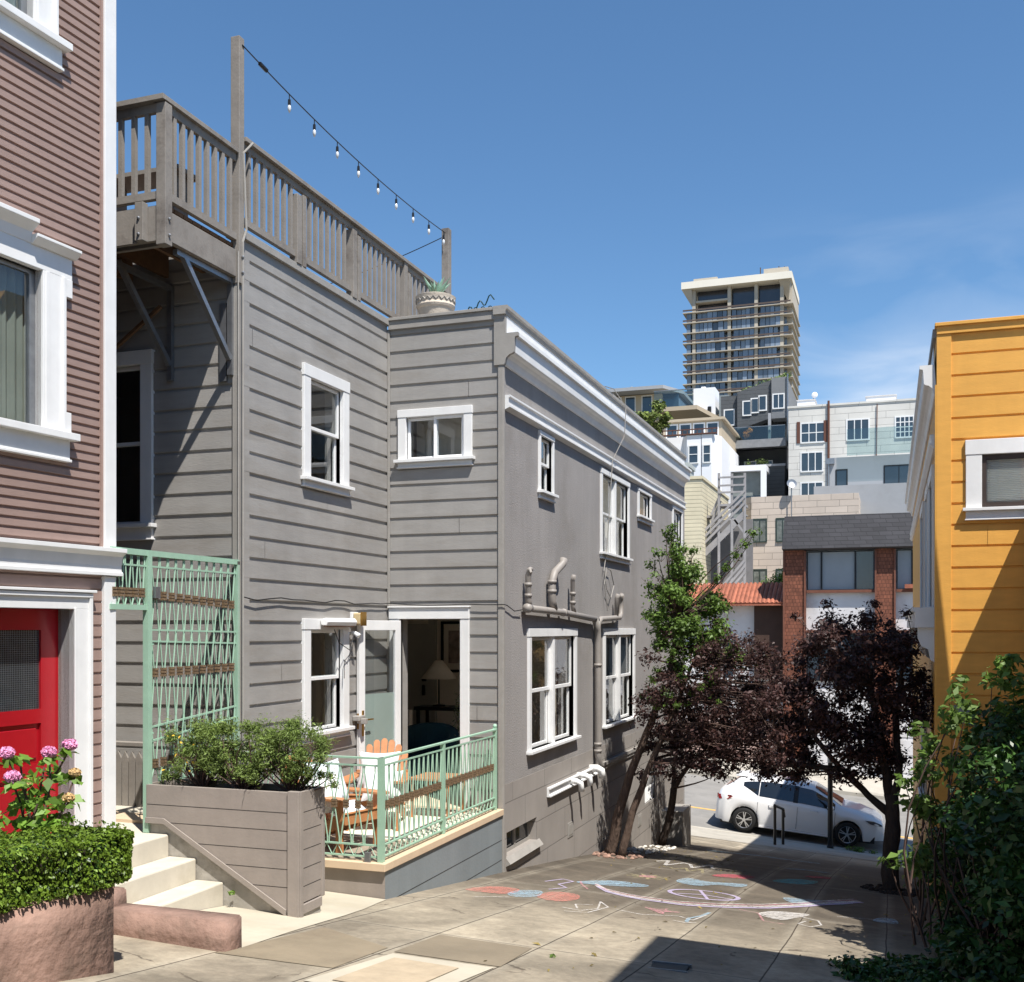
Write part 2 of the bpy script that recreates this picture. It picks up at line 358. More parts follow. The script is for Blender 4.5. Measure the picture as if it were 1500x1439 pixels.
def thing(name, label, cat, loc=(0, 0, 0), rot=0.0, group=None):
    o = bpy.data.objects.new(name, None); COL.objects.link(o)
    o.location = loc; o.rotation_euler = (0, 0, rot); o.empty_display_size = 0.2
    o['label'] = label; o['category'] = cat
    if group: o['group'] = group
    return o
def tag(o, label, cat, group=None):
    o['label'] = label; o['category'] = cat
    if group: o['group'] = group
    return o
def struct(o): o['kind'] = 'structure'; return o
def recenter(o):
    """put a single-mesh thing's origin at the middle of its base"""
    me = o.data; n = len(me.vertices); a = np.empty(n * 3); me.vertices.foreach_get('co', a); a = a.reshape(-1, 3)
    c = np.array([(a[:, 0].min() + a[:, 0].max()) / 2, (a[:, 1].min() + a[:, 1].max()) / 2, a[:, 2].min()])
    a -= c; me.vertices.foreach_set('co', a.ravel()); o.location = Vector(o.location) + Vector(c); me.update()
    return o
def copy_tree(o, parent=None):
    c = o.copy(); COL.objects.link(c); c.parent = parent
    for ch in o.children: copy_tree(ch, c)
    return c

def cuts_slab(mb, fr, u0, u1, z0, z1, n0, n1, holes=()):
    us = sorted(set([u0, u1] + [min(max(h[i], u0), u1) for h in holes for i in (0, 1)]))
    zs = sorted(set([z0, z1] + [min(max(h[i], z0), z1) for h in holes for i in (2, 3)]))
    def solid(i, j):
        if i < 0 or j < 0 or i >= len(us) - 1 or j >= len(zs) - 1: return False
        uc, zc = (us[i] + us[i + 1]) / 2, (zs[j] + zs[j + 1]) / 2
        return not any(h[0] < uc < h[1] and h[2] < zc < h[3] for h in holes)
    for i in range(len(us) - 1):
        for j in range(len(zs) - 1):
            if not solid(i, j): continue
            a, b, c, d = us[i], us[i + 1], zs[j], zs[j + 1]
            mb.quad(fr.p(a, n1, c), fr.p(b, n1, c), fr.p(b, n1, d), fr.p(a, n1, d))
            mb.quad(fr.p(a, n0, c), fr.p(b, n0, c), fr.p(b, n0, d), fr.p(a, n0, d))
            if not solid(i - 1, j): mb.quad(fr.p(a, n0, c), fr.p(a, n1, c), fr.p(a, n1, d), fr.p(a, n0, d))
            if not solid(i + 1, j): mb.quad(fr.p(b, n0, c), fr.p(b, n1, c), fr.p(b, n1, d), fr.p(b, n0, d))
            if not solid(i, j - 1): mb.quad(fr.p(a, n0, c), fr.p(a, n1, c), fr.p(b, n1, c), fr.p(b, n0, c))
            if not solid(i, j + 1): mb.quad(fr.p(a, n0, d), fr.p(a, n1, d), fr.p(b, n1, d), fr.p(b, n0, d))
    return mb

def siding(mb, fr, u0, u1, z0, z1, exp, line, holes=(), d=0.02, g=0.021, c=0.014, wob=0.0015):
    """rustic channel boards: a recessed groove with a chamfer below each board edge; `line` = height of one groove"""
    k0 = math.floor((z0 - line) / exp)
    segs = []; jn = []
    z = line + k0 * exp
    while z < z1:
        w = random.uniform(-wob, wob)
        pr = [(z, 0.0), (z + .0005, -d), (z + g, -d), (z + g + c, w), (z + exp, w)]
        for a, b in zip(pr, pr[1:]): segs.append((a[0], b[0], a[1], b[1]))
        for _ in range(2):
            if random.random() < .10: q_ = random.uniform(u0 + .1, u1 - .1); jn.append((q_, q_ + .005, z, z + exp))
        segs.append((z + exp, z + exp + .0001, w, 0))
        z += exp
    for za, zb, na, nb in segs:
        if zb <= z0 or za >= z1: continue
        def nn(q): return na + (nb - na) * ((q - za) / (zb - za) if zb > za else 0)
        lo, hi = max(za, z0), min(zb, z1)
        zz = sorted(set([lo, hi] + [h[i] for h in holes for i in (2, 3) if lo < h[i] < hi]))
        for a, b in zip(zz, zz[1:]):
            m = (a + b) / 2
            hs = sorted((h[0], h[1]) for h in list(holes) + jn if h[2] < m < h[3])
            u = u0
            for ha, hb in hs + [(u1, u1)]:
                if ha > u: mb.quad(fr.p(u, nn(a), a), fr.p(min(ha, u1), nn(a), a), fr.p(min(ha, u1), nn(b), b), fr.p(u, nn(b), b))
                u = max(u, hb)
    return mb

def window(fr, par, u0, u1, z0, z1, style='double', cw=0.09, top=0.11, sill=True, frame=None, glass=None, proud=0.028, inset=0.05,
           back=None, sillh=0.07, fw=0.035, backmat=None, name='window', ext=(.35, .6)):
    """opening u0..u1, z0..z1; casing around it, sash, panes and sill as sub-parts"""
    frame = frame or M['white']; glass = glass or M['glass']
    c = MB()
    c.fbox(fr, u0 - cw, u0, -inset, proud, z0, z1); c.fbox(fr, u1, u1 + cw, -inset, proud, z0, z1)
    c.fbox(fr, u0 - cw - .006, u1 + cw + .006, -inset, proud + .006, z1, z1 + top)
    if not sill: c.fbox(fr, u0 - cw, u1 + cw, -inset, proud, z0 - cw, z0)
    w = c.build(name, frame, par, bevel=0.004)
    if sill:
        s = MB(); s.fbox(fr, u0 - cw - .035, u1 + cw + .035, -inset, proud + .05, z0 - .035, z0)
        s.fbox(fr, u0 - cw, u1 + cw, -inset * .3, proud, z0 - .035 - sillh, z0 - .035)
        s.fbox(fr, u0 - cw - .01, u1 + cw + .01, -inset * .3, proud + .018, z0 - .05 - sillh, z0 - .035 - sillh)
        s.build('sill', frame, w, bevel=0.003)
    sh = MB(); pn = MB()
    def sash(a, b, c_, d, n):
        sh.fbox(fr, a, a + fw, n - .03, n, c_, d); sh.fbox(fr, b - fw, b, n - .03, n, c_, d)
        sh.fbox(fr, a + fw, b - fw, n - .03, n, c_, c_ + fw); sh.fbox(fr, a + fw, b - fw, n - .03, n, d - fw, d)
        pn.fbox(fr, a + fw, b - fw, n - .018, n - .012, c_ + fw, d - fw)
    zm = (z0 + z1) / 2 + .02; um = (u0 + u1) / 2
    if style == 'double':
        sash(u0, u1, zm - .02, z1, -.03); sash(u0, u1, z0, zm + .02, -.062)
    elif style == 'twin':
        sh.fbox(fr, um - .04, um + .04, -.06, proud - .012, z0, z1)
        for a, b in ((u0, um - .04), (um + .04, u1)):
            sash(a, b, zm - .02, z1, -.03); sash(a, b, z0, zm + .02, -.062)
    elif style == 'slider':
        sash(u0, um + .02, z0, z1, -.03); sash(um - .02, u1, z0, z1, -.002)
    else:
        sash(u0, u1, z0, z1, -.03)
    sh.build('sash', frame if style != 'slider' else M['whitevinyl'], w, bevel=0.003)
    pn.build('pane', glass, w)
    if back is not None:
        b = MB(); b.fbox(fr, u0 - ext[0], u1 + ext[1], -back - .02, -back, z0 - .3, z1 + .3); b.build('curtain', backmat or M['inside'], w)  # backing panel; default dark tone stands in for the unlit room
    return w
# ================================================================== SETTING
def grid(name, xs, ys, zf, m):
    vs = [(x, y, zf(x, y)) for y in ys for x in xs]; n = len(xs)
    fs = [(j * n + i, j * n + i + 1, (j + 1) * n + i + 1, (j + 1) * n + i) for j in range(len(ys) - 1) for i in range(n - 1)]
    mb = MB(); mb.add(vs, fs); o = mb.build(name, m, recalc=False); return struct(o)
fr_ = lambda a, b, st: [a + (b - a) * i / max(1, int(round((b - a) / st))) for i in range(int(round((b - a) / st)) + 1)]

# alley paving: concrete slabs about 0.77 x 3.4 m, stained and patched, grooves between
def paving_mat():
    m = mat('alley_concrete', srgb(160, 149, 130), 0.9, 0.13, 1.6, bump=0.35, bscale=45, dist=0.004, dirt=srgb(118, 107, 92), dscale=0.55)
    nt = m.node_tree; n, l = nt.nodes, nt.links; p = n['Principled BSDF']
    src = p.inputs['Base Color'].links[0].from_socket
    tc = n.new('ShaderNodeTexCoord'); sp = n.new('ShaderNodeSeparateXYZ')
    wv = n.new('ShaderNodeTexNoise'); wv.inputs['Scale'].default_value = 1.1; wv.inputs['Detail'].default_value = 6
    va = n.new('ShaderNodeVectorMath'); va.operation = 'MULTIPLY_ADD'; va.inputs[1].default_value = (.035, .035, 0)
    l.new(tc.outputs['Object'], wv.inputs['Vector']); l.new(wv.outputs['Color'], va.inputs[0]); l.new(tc.outputs['Object'], va.inputs[2]); l.new(va.outputs[0], sp.inputs[0])
    def cell(ax, off, per):
        a = n.new('ShaderNodeMath'); a.operation = 'SUBTRACT'; a.inputs[1].default_value = off; l.new(sp.outputs[ax], a.inputs[0])
        d = n.new('ShaderNodeMath'); d.operation = 'DIVIDE'; d.inputs[1].default_value = per; l.new(a.outputs[0], d.inputs[0])
        f = n.new('ShaderNodeMath'); f.operation = 'FRACT'; l.new(d.outputs[0], f.inputs[0])
        fl = n.new('ShaderNodeMath'); fl.operation = 'FLOOR'; l.new(d.outputs[0], fl.inputs[0])
        pp = n.new('ShaderNodeMath'); pp.operation = 'PINGPONG'; pp.inputs[1].default_value = 0.5; l.new(f.outputs[0], pp.inputs[0])
        m2 = n.new('ShaderNodeMath'); m2.operation = 'MULTIPLY'; m2.inputs[1].default_value = per; l.new(pp.outputs[0], m2.inputs[0])
        return m2.outputs[0], fl.outputs[0]
    dx, ix = cell(0, 1.02, 0.765); dy, iy = cell(1, 7.18, 3.4)
    mn = n.new('ShaderNodeMath'); mn.operation = 'MINIMUM'; l.new(dx, mn.inputs[0]); l.new(dy, mn.inputs[1])
    gr = n.new('ShaderNodeMapRange'); gr.inputs[1].default_value = 0.002; gr.inputs[2].default_value = 0.009; gr.inputs[3].default_value = 1; gr.inputs[4].default_value = 0; l.new(mn.outputs[0], gr.inputs[0])
    # soft lighter margin beside some joints
    lm = n.new('ShaderNodeMapRange'); lm.inputs[1].default_value = 0.0; lm.inputs[2].default_value = 0.09; lm.inputs[3].default_value = 0.45; lm.inputs[4].default_value = 0; l.new(mn.outputs[0], lm.inputs[0])
    cb = n.new('ShaderNodeCombineXYZ'); l.new(ix, cb.inputs[0]); l.new(iy, cb.inputs[1])
    wn_ = n.new('ShaderNodeTexWhiteNoise'); l.new(cb.outputs[0], wn_.inputs['Vector'])
    mr = n.new('ShaderNodeMapRange'); mr.inputs[3].default_value = 0.78; mr.inputs[4].default_value = 1.2; l.new(wn_.outputs['Value'], mr.inputs[0])
    hs = n.new('ShaderNodeHueSaturation'); l.new(mr.outputs[0], hs.inputs['Value']); l.new(src, hs.inputs['Color'])
    # far slabs are darker concrete, deepened further in place of tree shade
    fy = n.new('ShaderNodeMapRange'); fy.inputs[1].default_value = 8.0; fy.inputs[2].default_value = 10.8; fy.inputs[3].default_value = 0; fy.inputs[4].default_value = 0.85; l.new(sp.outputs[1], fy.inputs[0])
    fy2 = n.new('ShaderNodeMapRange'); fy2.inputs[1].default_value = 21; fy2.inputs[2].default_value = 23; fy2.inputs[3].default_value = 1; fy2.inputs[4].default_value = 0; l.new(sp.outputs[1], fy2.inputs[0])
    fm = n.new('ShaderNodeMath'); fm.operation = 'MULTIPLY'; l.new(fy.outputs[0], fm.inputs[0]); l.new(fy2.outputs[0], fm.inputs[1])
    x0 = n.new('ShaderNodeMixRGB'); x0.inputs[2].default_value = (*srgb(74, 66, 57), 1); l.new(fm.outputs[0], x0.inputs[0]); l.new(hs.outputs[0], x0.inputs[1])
    nz = n.new('ShaderNodeTexNoise'); nz.inputs['Scale'].default_value = 2.3; nz.inputs['Detail'].default_value = 8; l.new(tc.outputs['Object'], nz.inputs['Vector'])
    lmm = n.new('ShaderNodeMath'); lmm.operation = 'MULTIPLY'; l.new(lm.outputs[0], lmm.inputs[0]); l.new(nz.outputs['Fac'], lmm.inputs[1])
    x1 = n.new('ShaderNodeMixRGB'); x1.inputs[2].default_value = (*srgb(190, 182, 164), 1); l.new(lmm.outputs[0], x1.inputs[0]); l.new(x0.outputs[0], x1.inputs[1])
    x2 = n.new('ShaderNodeMixRGB'); x2.inputs[2].default_value = (*srgb(62, 52, 42), 1); l.new(gr.outputs[0], x2.inputs[0]); l.new(x1.outputs[0], x2.inputs[1])
    sm = n.new('ShaderNodeTexNoise'); sm.inputs['Scale'].default_value = 14; sm.inputs['Detail'].default_value = 10; sm.inputs['Roughness'].default_value = 0.75; l.new(tc.outputs['Object'], sm.inputs['Vector'])
    sr = n.new('ShaderNodeMapRange'); sr.inputs[1].default_value = 0.35; sr.inputs[2].default_value = 0.68; sr.inputs[3].default_value = 0.8; sr.inputs[4].default_value = 1.16; l.new(sm.outputs['Fac'], sr.inputs[0])
    h2 = n.new('ShaderNodeHueSaturation'); l.new(sr.outputs[0], h2.inputs['Value']); l.new(x2.outputs[0], h2.inputs['Color'])
    vc = n.new('ShaderNodeTexVoronoi'); vc.feature = 'DISTANCE_TO_EDGE'; vc.inputs['Scale'].default_value = 0.75
    wz = n.new('ShaderNodeTexNoise'); wz.inputs['Scale'].default_value = 3.5; wz.inputs['Detail'].default_value = 8
    wa = n.new('ShaderNodeVectorMath'); wa.operation = 'MULTIPLY_ADD'; wa.inputs[1].default_value = (.5, .5, 0); l.new(tc.outputs['Object'], wz.inputs['Vector']); l.new(wz.outputs['Color'], wa.inputs[0]); l.new(tc.outputs['Object'], wa.inputs[2]); l.new(wa.outputs[0], vc.inputs['Vector'])
    cr = n.new('ShaderNodeMapRange'); cr.inputs[1].default_value = .002; cr.inputs[2].default_value = .009; cr.inputs[3].default_value = .75; cr.inputs[4].default_value = 0; l.new(vc.outputs['Distance'], cr.inputs[0])
    cm = n.new('ShaderNodeMapRange'); cm.inputs[1].default_value = .5; cm.inputs[2].default_value = .58; l.new(nz.outputs['Fac'], cm.inputs[0])
    cmm = n.new('ShaderNodeMath'); cmm.operation = 'MULTIPLY'; l.new(cr.outputs[0], cmm.inputs[0]); l.new(cm.outputs[0], cmm.inputs[1])
    x5 = n.new('ShaderNodeMixRGB'); x5.inputs[2].default_value = (*srgb(70, 60, 50), 1); l.new(cmm.outputs[0], x5.inputs[0]); l.new(h2.outputs[0], x5.inputs[1])
    vg = n.new('ShaderNodeTexVoronoi'); vg.inputs['Scale'].default_value = 3.2; l.new(tc.outputs['Object'], vg.inputs['Vector'])
    gm = n.new('ShaderNodeMapRange'); gm.inputs[1].default_value = .035; gm.inputs[2].default_value = .06; gm.inputs[3].default_value = .6; gm.inputs[4].default_value = 0; l.new(vg.outputs['Distance'], gm.inputs[0])
    x6 = n.new('ShaderNodeMixRGB'); x6.inputs[2].default_value = (*srgb(64, 58, 52), 1); l.new(gm.outputs[0], x6.inputs[0]); l.new(x5.outputs[0], x6.inputs[1])
    st_ = n.new('ShaderNodeTexNoise'); st_.inputs['Scale'].default_value = .8; st_.inputs['Detail'].default_value = 9; st_.inputs['Roughness'].default_value = .65; st_.inputs['Distortion'].default_value = 1.2; l.new(tc.outputs['Object'], st_.inputs['Vector'])
    sv = n.new('ShaderNodeMapRange'); sv.inputs[1].default_value = .36; sv.inputs[2].default_value = .62; sv.inputs[3].default_value = .70; sv.inputs[4].default_value = 1.14; l.new(st_.outputs['Fac'], sv.inputs[0])
    h4 = n.new('ShaderNodeHueSaturation'); l.new(sv.outputs[0], h4.inputs['Value']); l.new(x6.outputs[0], h4.inputs['Color'])
    l.new(h4.outputs[0], p.inputs['Base Color'])
    return m
PAV = paving_mat()
YS = fr_(-8, 28.4, 0.35)
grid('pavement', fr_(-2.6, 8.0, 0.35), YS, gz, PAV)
grid('sidewalk', fr_(-60, 70, 2.0), fr_(24.6, 28.4, 0.4), lambda x, y: gz(x, y) + .006 - (0.05 if (x < -2.6 or x > 8) else 0) * 0, M['sidewalk'])
zc = lambda x: -3.40 - .087 * x
def road_z(x, y): return zc(x) + .28 * (y - 28.5) / 8
# kerb and cross street
kb = MB()
for a, b in zip(fr_(-60, 70, 2.0), fr_(-60, 70, 2.0)[1:]):
    kb.prism([(a, 28.4, gz(a, 28.4) + .012), (a, 28.56, gz(a, 28.4) + .012), (a, 28.56, gz(a, 28.4) - .3), (a, 28.4, gz(a, 28.4) - .3)],
             [(b, 28.4, gz(b, 28.4) + .012), (b, 28.56, gz(b, 28.4) + .012), (b, 28.56, gz(b, 28.4) - .3), (b, 28.4, gz(b, 28.4) - .3)])
struct(kb.build('kerb', M['sidewalk']))
grid('road', fr_(-60, 70, 2.0), fr_(28.5, 36.6, 0.9), road_z, M['asphalt'])
fz = lambda x, y: zc(x) + .38 + .05 * (y - 36.5)
grid('far_sidewalk', fr_(-60, 70, 2.0), fr_(36.5, 41, 0.9), fz, M['sidewalk'])
kb = MB()
for a, b in zip(fr_(-60, 70, 2.0), fr_(-60, 70, 2.0)[1:]):
    kb.prism([(a, 36.36, fz(a, 36.5) + .01), (a, 36.51, fz(a, 36.5) + .01), (a, 36.51, fz(a, 36.5) - .4), (a, 36.36, fz(a, 36.5) - .4)],
             [(b, 36.36, fz(b, 36.5) + .01), (b, 36.51, fz(b, 36.5) + .01), (b, 36.51, fz(b, 36.5) - .4), (b, 36.36, fz(b, 36.5) - .4)])
struct(kb.build('far_kerb', M['sidewalk']))
M['hill'] = mat('hill_ground', srgb(110, 104, 90), 0.95, 0.2, 0.1)
def hill_z(x, y):
    if y < 41: return -2.9 - .087 * x * max(0, 1 - abs(x) / 80) - .3
    return -3.1 - .087 * max(-40, min(40, x)) * max(0, 1 - (y - 41) / 30) + (y - 41) * .30 - max(0, y - 110) * .12 - max(0, y - 320) * .12
grid('hill', fr_(-400, 400, 10), [40.6, 45, 50, 56, 64, 74, 90, 110, 150, 200, 260, 320, 420, 600], hill_z, M['hill'])
# lower ground sheet under everything near, reaching the horizon
grid('ground', fr_(-900, 900, 60), [-900, -400, -100, 24.5, 40.6], lambda x, y: -30 if abs(x) > 70 else (gz(max(-60, min(60, x)), max(-8, y)) - 2.5), M['hill'])
pm = MB()
for y0, y1, x0, x1 in ((31.2, 31.33, -18, 24),):
    xs = fr_(x0, x1, 2); 
    for a, b in zip(xs, xs[1:]): pm.quad((a, y0, road_z(a, y0) + .005), (b, y0, road_z(b, y0) + .005), (b, y1, road_z(b, y1) + .005), (a, y1, road_z(a, y1) + .005))
M['ylane'] = mat('faded_yellow_line', srgb(214, 168, 92), 0.9, 0.15, 6)
struct(pm.build('road_marking', M['ylane'], recalc=False))
# paved extras: bright landing slab at the foot of the stairs, frames and drains
def ground_patch(name, pts, m, h=.005, st=None):
    mb = MB(); mb.add([(x, y, gz(x, y) + h) for x, y in pts], [tuple(range(len(pts)))]); return mb.build(name, m, recalc=False)
M['palecon'] = mat('pale_new_concrete', srgb(182, 174, 156), 0.9, 0.12, 1.5, bump=0.25, bscale=45, dist=0.004, dirt=srgb(170, 160, 140), dscale=1.2)
struct(ground_patch('landing', [(-.70, 5.70), (.29, 5.70), (.26, 6.0), (.22, 6.4), (.18, 6.95), (.16, 7.3), (.12, 7.7), (.05, 8.1), (.02, 8.31), (-2.5, 8.31), (-2.5, 6.99), (-.70, 6.99)], M['palecon']))
struct(ground_patch('pavement_patch', [(1.04, 5.2), (1.72, 5.15), (1.76, 6.28), (1.08, 6.24)], M['palecon'], .006))
struct(ground_patch('pavement_patch', [(0.25, 5.5), (1.0, 5.6), (.97, 6.4), (.3, 6.75)], mat('dark_patch', srgb(134, 122, 102), .9, .15, 2, bump=.4, bscale=40, dirt=srgb(112, 100, 84)), .004))
struct(ground_patch('pavement_patch', [(1.06, 6.3), (1.78, 6.34), (1.74, 7.1), (1.04, 7.1)], mat('dark_patch2', srgb(126, 115, 97), .9, .15, 2, bump=.4, bscale=40), .0045))
acc = MB(); 
for a, b, c, d in ((1.16, 1.6, 5.3, 6.1),):
    acc.add([(a, c, gz(a, c) + .012), (b, c, gz(b, c) + .012), (b, d, gz(b, d) + .012), (a, d, gz(a, d) + .012)], [(0, 1, 2, 3)])
cover = acc.build('access_cover', mat('access_cover_concrete', srgb(172, 156, 132), .85, .12, 8, bump=.3), recalc=False)
tag(recenter(cover), 'square tan utility cover set in the pale concrete patch in the foreground', 'utility cover')
dr = thing('drain_grate', 'small dark rectangular drain grate in the shaded foreground paving', 'drain', (2.69, 7.13, gz(2.69, 7.13)))
d_ = MB(); d_.box(2.58, 2.82, 7.06, 7.20, gz(2.7, 7.13) - .02, gz(2.7, 7.13) + .010); d_.build('grate', M['black'], dr)
d_ = MB(); [d_.box(2.565, 2.835, y, y + .012, gz(2.7, 7.13) - .01, gz(2.7, 7.13) + .016) for y in (7.045, 7.2)]; d_.build('rim', M['steel'], dr)

# ================================================================== GREY HOUSE
WX, WY, LY, EY = -1.43, 11.3, 8.24, 22.3     # side wall x, front wall y, upper-left wall y, far end y
gh = thing('grey_house', 'two storey grey board sided house with white windows and long stucco side wall', 'house', (0, 11.3, -0.75))
F1, F2, F3, F0 = FX(WX), FY(WY), FX(0), FY(LY)
holes2 = [(-1.27, -.51, 0.0, 2.14), (-1.19, -.47, 3.98, 4.47)]
holes1 = [(9.50, 10.18, 3.55, 4.56), (9.50, 10.18, .98, 2.02)]
holes0 = [(-3.1, -2.46, 3.0, 4.48)]
def exp_h(hs, k): return [(h[0] - k, h[1] + k, h[2] - k, h[3] + k) for h in hs]
s = MB(); siding(s, F2, WX + .03, -.055, -.15, 5.50, .1935, 2.51, exp_h(holes2, .03)); cuts_slab(s, F2, WX, -.03, -1.2, 5.5, -.2, -.018, holes2); s.build('front_wall', M['grey'], gh)
s = MB(); siding(s, F1, LY + .07, WY - .02, -.15, 5.55, .1935, 2.46, exp_h(holes1, .03)); cuts_slab(s, F1, LY + .2, WY, -1.2, 5.55, -.2, -.018, holes1); s.build('side_wall', M['grey'], gh)
s = MB(); siding(s, F0, -6.5, WX - .03, -.15, 5.3, .1935, 2.46, exp_h(holes0, .03)); cuts_slab(s, F0, -6.5, WX, -1.2, 5.5, -.2, -.018, holes0); s.build('shaded_wall', M['grey'], gh)
# trim boards
for a_ in ((F2, -.055, 0.004, -.01, .02, -.9, 5.50), (F3, WY - .018, WY + .03, -.01, .012, -.9, 5.0), (F2, WX - .0, WX + .028, -.01, .02, 0, 5.5), (F1, LY - .02, LY + .075, -.01, .022, .1, 5.55), (F0, WX - .035, WX - .001, -.01, .02, .1, 5.1)):
    MB().fbox(*a_).build('corner_board', M['greytrim'], gh, bevel=.004)
t = MB(); t.fbox(F2, WX + .02, .03, -.12, .035, 5.50, 5.60); t.fbox(F2, WX + .02, .05, -.14, .055, 5.60, 5.635)
t.fbox(F1, LY, WY, -.12, .035, 5.55, 5.62)
t.build('parapet_cap', M['greytrim'], gh, bevel=.004)
# stucco side
up3 = [(12.61, 13.11, 3.74, 4.42), (15.62, 17.3, 3.18, 4.36), (18.12, 19.02, 3.98, 4.40), (21.2, 22.1, 3.2, 4.42), (12.24, 14.12, .56, 1.93), (15.8, 17.68, .56, 1.93)]
bs3 = [(11.40, 12.5, -.56, -.28), (18.62, 19.5, -1.08, -.52)]
s = MB(); cuts_slab(s, F3, WY + .03, EY, .27, 5.55, -.22, 0, up3); s.build('stucco_wall', M['stucco'], gh)
M['block'] = lines_mat('painted_block_wall', srgb(143, 137, 131), .40, line=.03, dark=.6, rough=.85, brick=1.2, pv_=.04)
s = MB(); cuts_slab(s, F3, WY + .03, EY, -4, .27, -.22, .003, bs3); s.build('foundation_wall', M['block'], gh)
s = MB(); s.box(-9, 0, EY, EY + .2, -4, 5.5); s.build('far_wall', M['stucco'], gh)
s = MB(); s.box(-6.5, -.1, WY + .02, EY + .1, 5.40, 5.52); s.box(-6.5, WX - .1, LY + .03, WY + .05, 5.40, 5.50); s.build('roof', M['stucco'], gh)
s = MB(); s.box(-6.6, -6.5, LY, EY, -3, 5.5); s.build('rear_wall', M['stucco'], gh)
corn = [(-.1, 5.54), (.035, 5.54), (.035, 5.335), (.185, 5.335), (.185, 5.295), (.15, 5.285), (.145, 5.25), (.138, 5.12), (.12, 5.105), (.085, 5.095), (.05, 5.065), (.036, 5.03), (.03, 5.0), (.02, 4.985), (0.001, 4.985), (-.1, 4.985)]
s = MB(); s.extrude_profile(F3, corn, WY + .02, EY + .05); s.build('cornice', M['white'], gh)
s = MB(); s.extrude_profile(F3, [(n, z) for n, z in corn], WY - .03, WY + .018); s.build('cornice_end', M['greytrim'], gh)
s = MB(); s.extrude_profile(F3, [(-.1, 5.64), (.07, 5.64), (.07, 5.60), (.05, 5.585), (.045, 5.545), (-.1, 5.545)], WY - .06, EY + .08); s.build('roof_edge', M['greytrim'], gh)
s = MB(); s.extrude_profile(F3, [(.001, 4.655), (.075, 4.655), (.075, 4.635), (.055, 4.625), (.05, 4.56), (.07, 4.545), (.07, 4.52), (.03, 4.505), (.001, 4.49)], WY + .03, EY + .02); s.build('belt_moulding', M['white'], gh)
s = MB(); s.extrude_profile(F3, [(.004, .02), (.05, .02), (.05, -.03), (.03, -.05), (.03, -.09), (.004, -.09)], 15.6, EY); s.build('ledge', M['greytrim'], gh)
s = MB(); s.extrude_profile(F3, [(.004, .02), (.06, .02), (.06, 0), (.035, -.01), (.035, -.07), (.06, -.08), (.06, -.10), (.004, -.10)], 12.9, 15.25); s.build('pipe_cover', M['white'], gh, bevel=.003)
# windows
window(F3, gh, 12.61, 13.11, 3.74, 4.42, 'double', cw=.05, top=.055, inset=.09, back=.225, sillh=.05, backmat=M['curtaing'])
window(F3, gh, 15.62, 17.3, 3.18, 4.36, 'twin', cw=.08, top=.075, inset=.09, back=.225, sillh=.05, backmat=M['shade'])
wst = window(F3, gh, 18.12, 19.02, 3.98, 4.40, 'fixed', cw=.085, top=.05, inset=.09, sillh=.05, back=.225)
sg = MB()
for k in range(7): sg.fbox(F3, 18.17 + k * .115, 18.17 + k * .115 + .1, -.075, -.07, 4.03, 4.35)
sg.build('stained_glass', mat('stained_glass', srgb(150, 110, 80), .3, .6, 9, island=.5), wst)
window(F3, gh, 21.2, 22.1, 3.2, 4.42, 'double', cw=.09, top=.06, inset=.09, back=.225)
window(F3, gh, 12.24, 14.12, .56, 1.93, 'twin', cw=.10, top=.10, inset=.10, sillh=.0, fw=.045)
window(F3, gh, 15.8, 17.68, .56, 1.93, 'twin', cw=.10, top=.10, inset=.10, back=.225, sillh=.0, fw=.045)
window(F2, gh, -1.19, -.47, 3.98, 4.47, 'slider', cw=.10, top=.09, inset=.07, back=.5, sillh=.05, backmat=M['beigewall'], ext=(.1, .2))
window(F1, gh, 9.50, 10.18, 3.55, 4.56, 'double', cw=.13, top=.12, inset=.07, back=1.2, sillh=.05)
window(F1, gh, 9.50, 10.18, .98, 2.02, 'double', cw=.13, top=.11, inset=.07, sillh=.05)
window(F0, gh, -3.1, -2.46, 3.0, 4.48, 'double', cw=.13, top=.13, inset=.07, back=.9, sillh=.10)
# basement windows
def bare_window(fr, par, u0, u1, z0, z1, n, frame=M['greytrim'], grille=False):
    b = MB(); b.fbox(fr, u0, u1, n - .04, n, z0, z0 + .04); b.fbox(fr, u0, u1, n - .04, n, z1 - .03, z1)
    for u in (u0, u1 - .04, (u0 + u1) / 2 - .02): b.fbox(fr, u, u + .04, n - .04, n + .002, z0 + .04, z1 - .03)
    w = b.build('window', frame, par)
    g = MB(); g.fbox(fr, u0, u1, n - .03, n - .02, z0, z1); g.build('pane', M['darkpane'], w)
    if grille:
        g = MB()
        for k in range(9):
            u = u0 + (k + .5) * (u1 - u0) / 9
            g.tube([fr.p(u - .06, n + .06, z0), fr.p(u + .05, n + .06, (z0 + z1) / 2), fr.p(u - .06, n + .06, z1)], .012, 5)
        g.fbox(fr, u0 - .04, u1 + .04, n + .03, n + .075, z0 - .04, z0); g.fbox(fr, u0 - .04, u1 + .04, n + .03, n + .075, z1, z1 + .04)
        g.fbox(fr, u0 - .04, u0, n + .03, n + .075, z0, z1); g.fbox(fr, u1, u1 + .04, n + .03, n + .075, z0, z1)
        g.build('security_grille', M['white'], w)
    return w
bare_window(F3, gh, 11.40, 12.5, -.56, -.28, -.09)
bare_window(F3, gh, 18.62, 19.5, -1.08, -.52, -.09, grille=True)
s = MB(); s.prism([(.003, 11.38, -.56), (.003, 11.38, -.66), (.06, 11.38, -.63)], [(.003, 12.6, -.56), (.003, 12.6, -.66), (.06, 12.6, -.63)]); s.build('sloped_sill', M['greytrim'], gh)
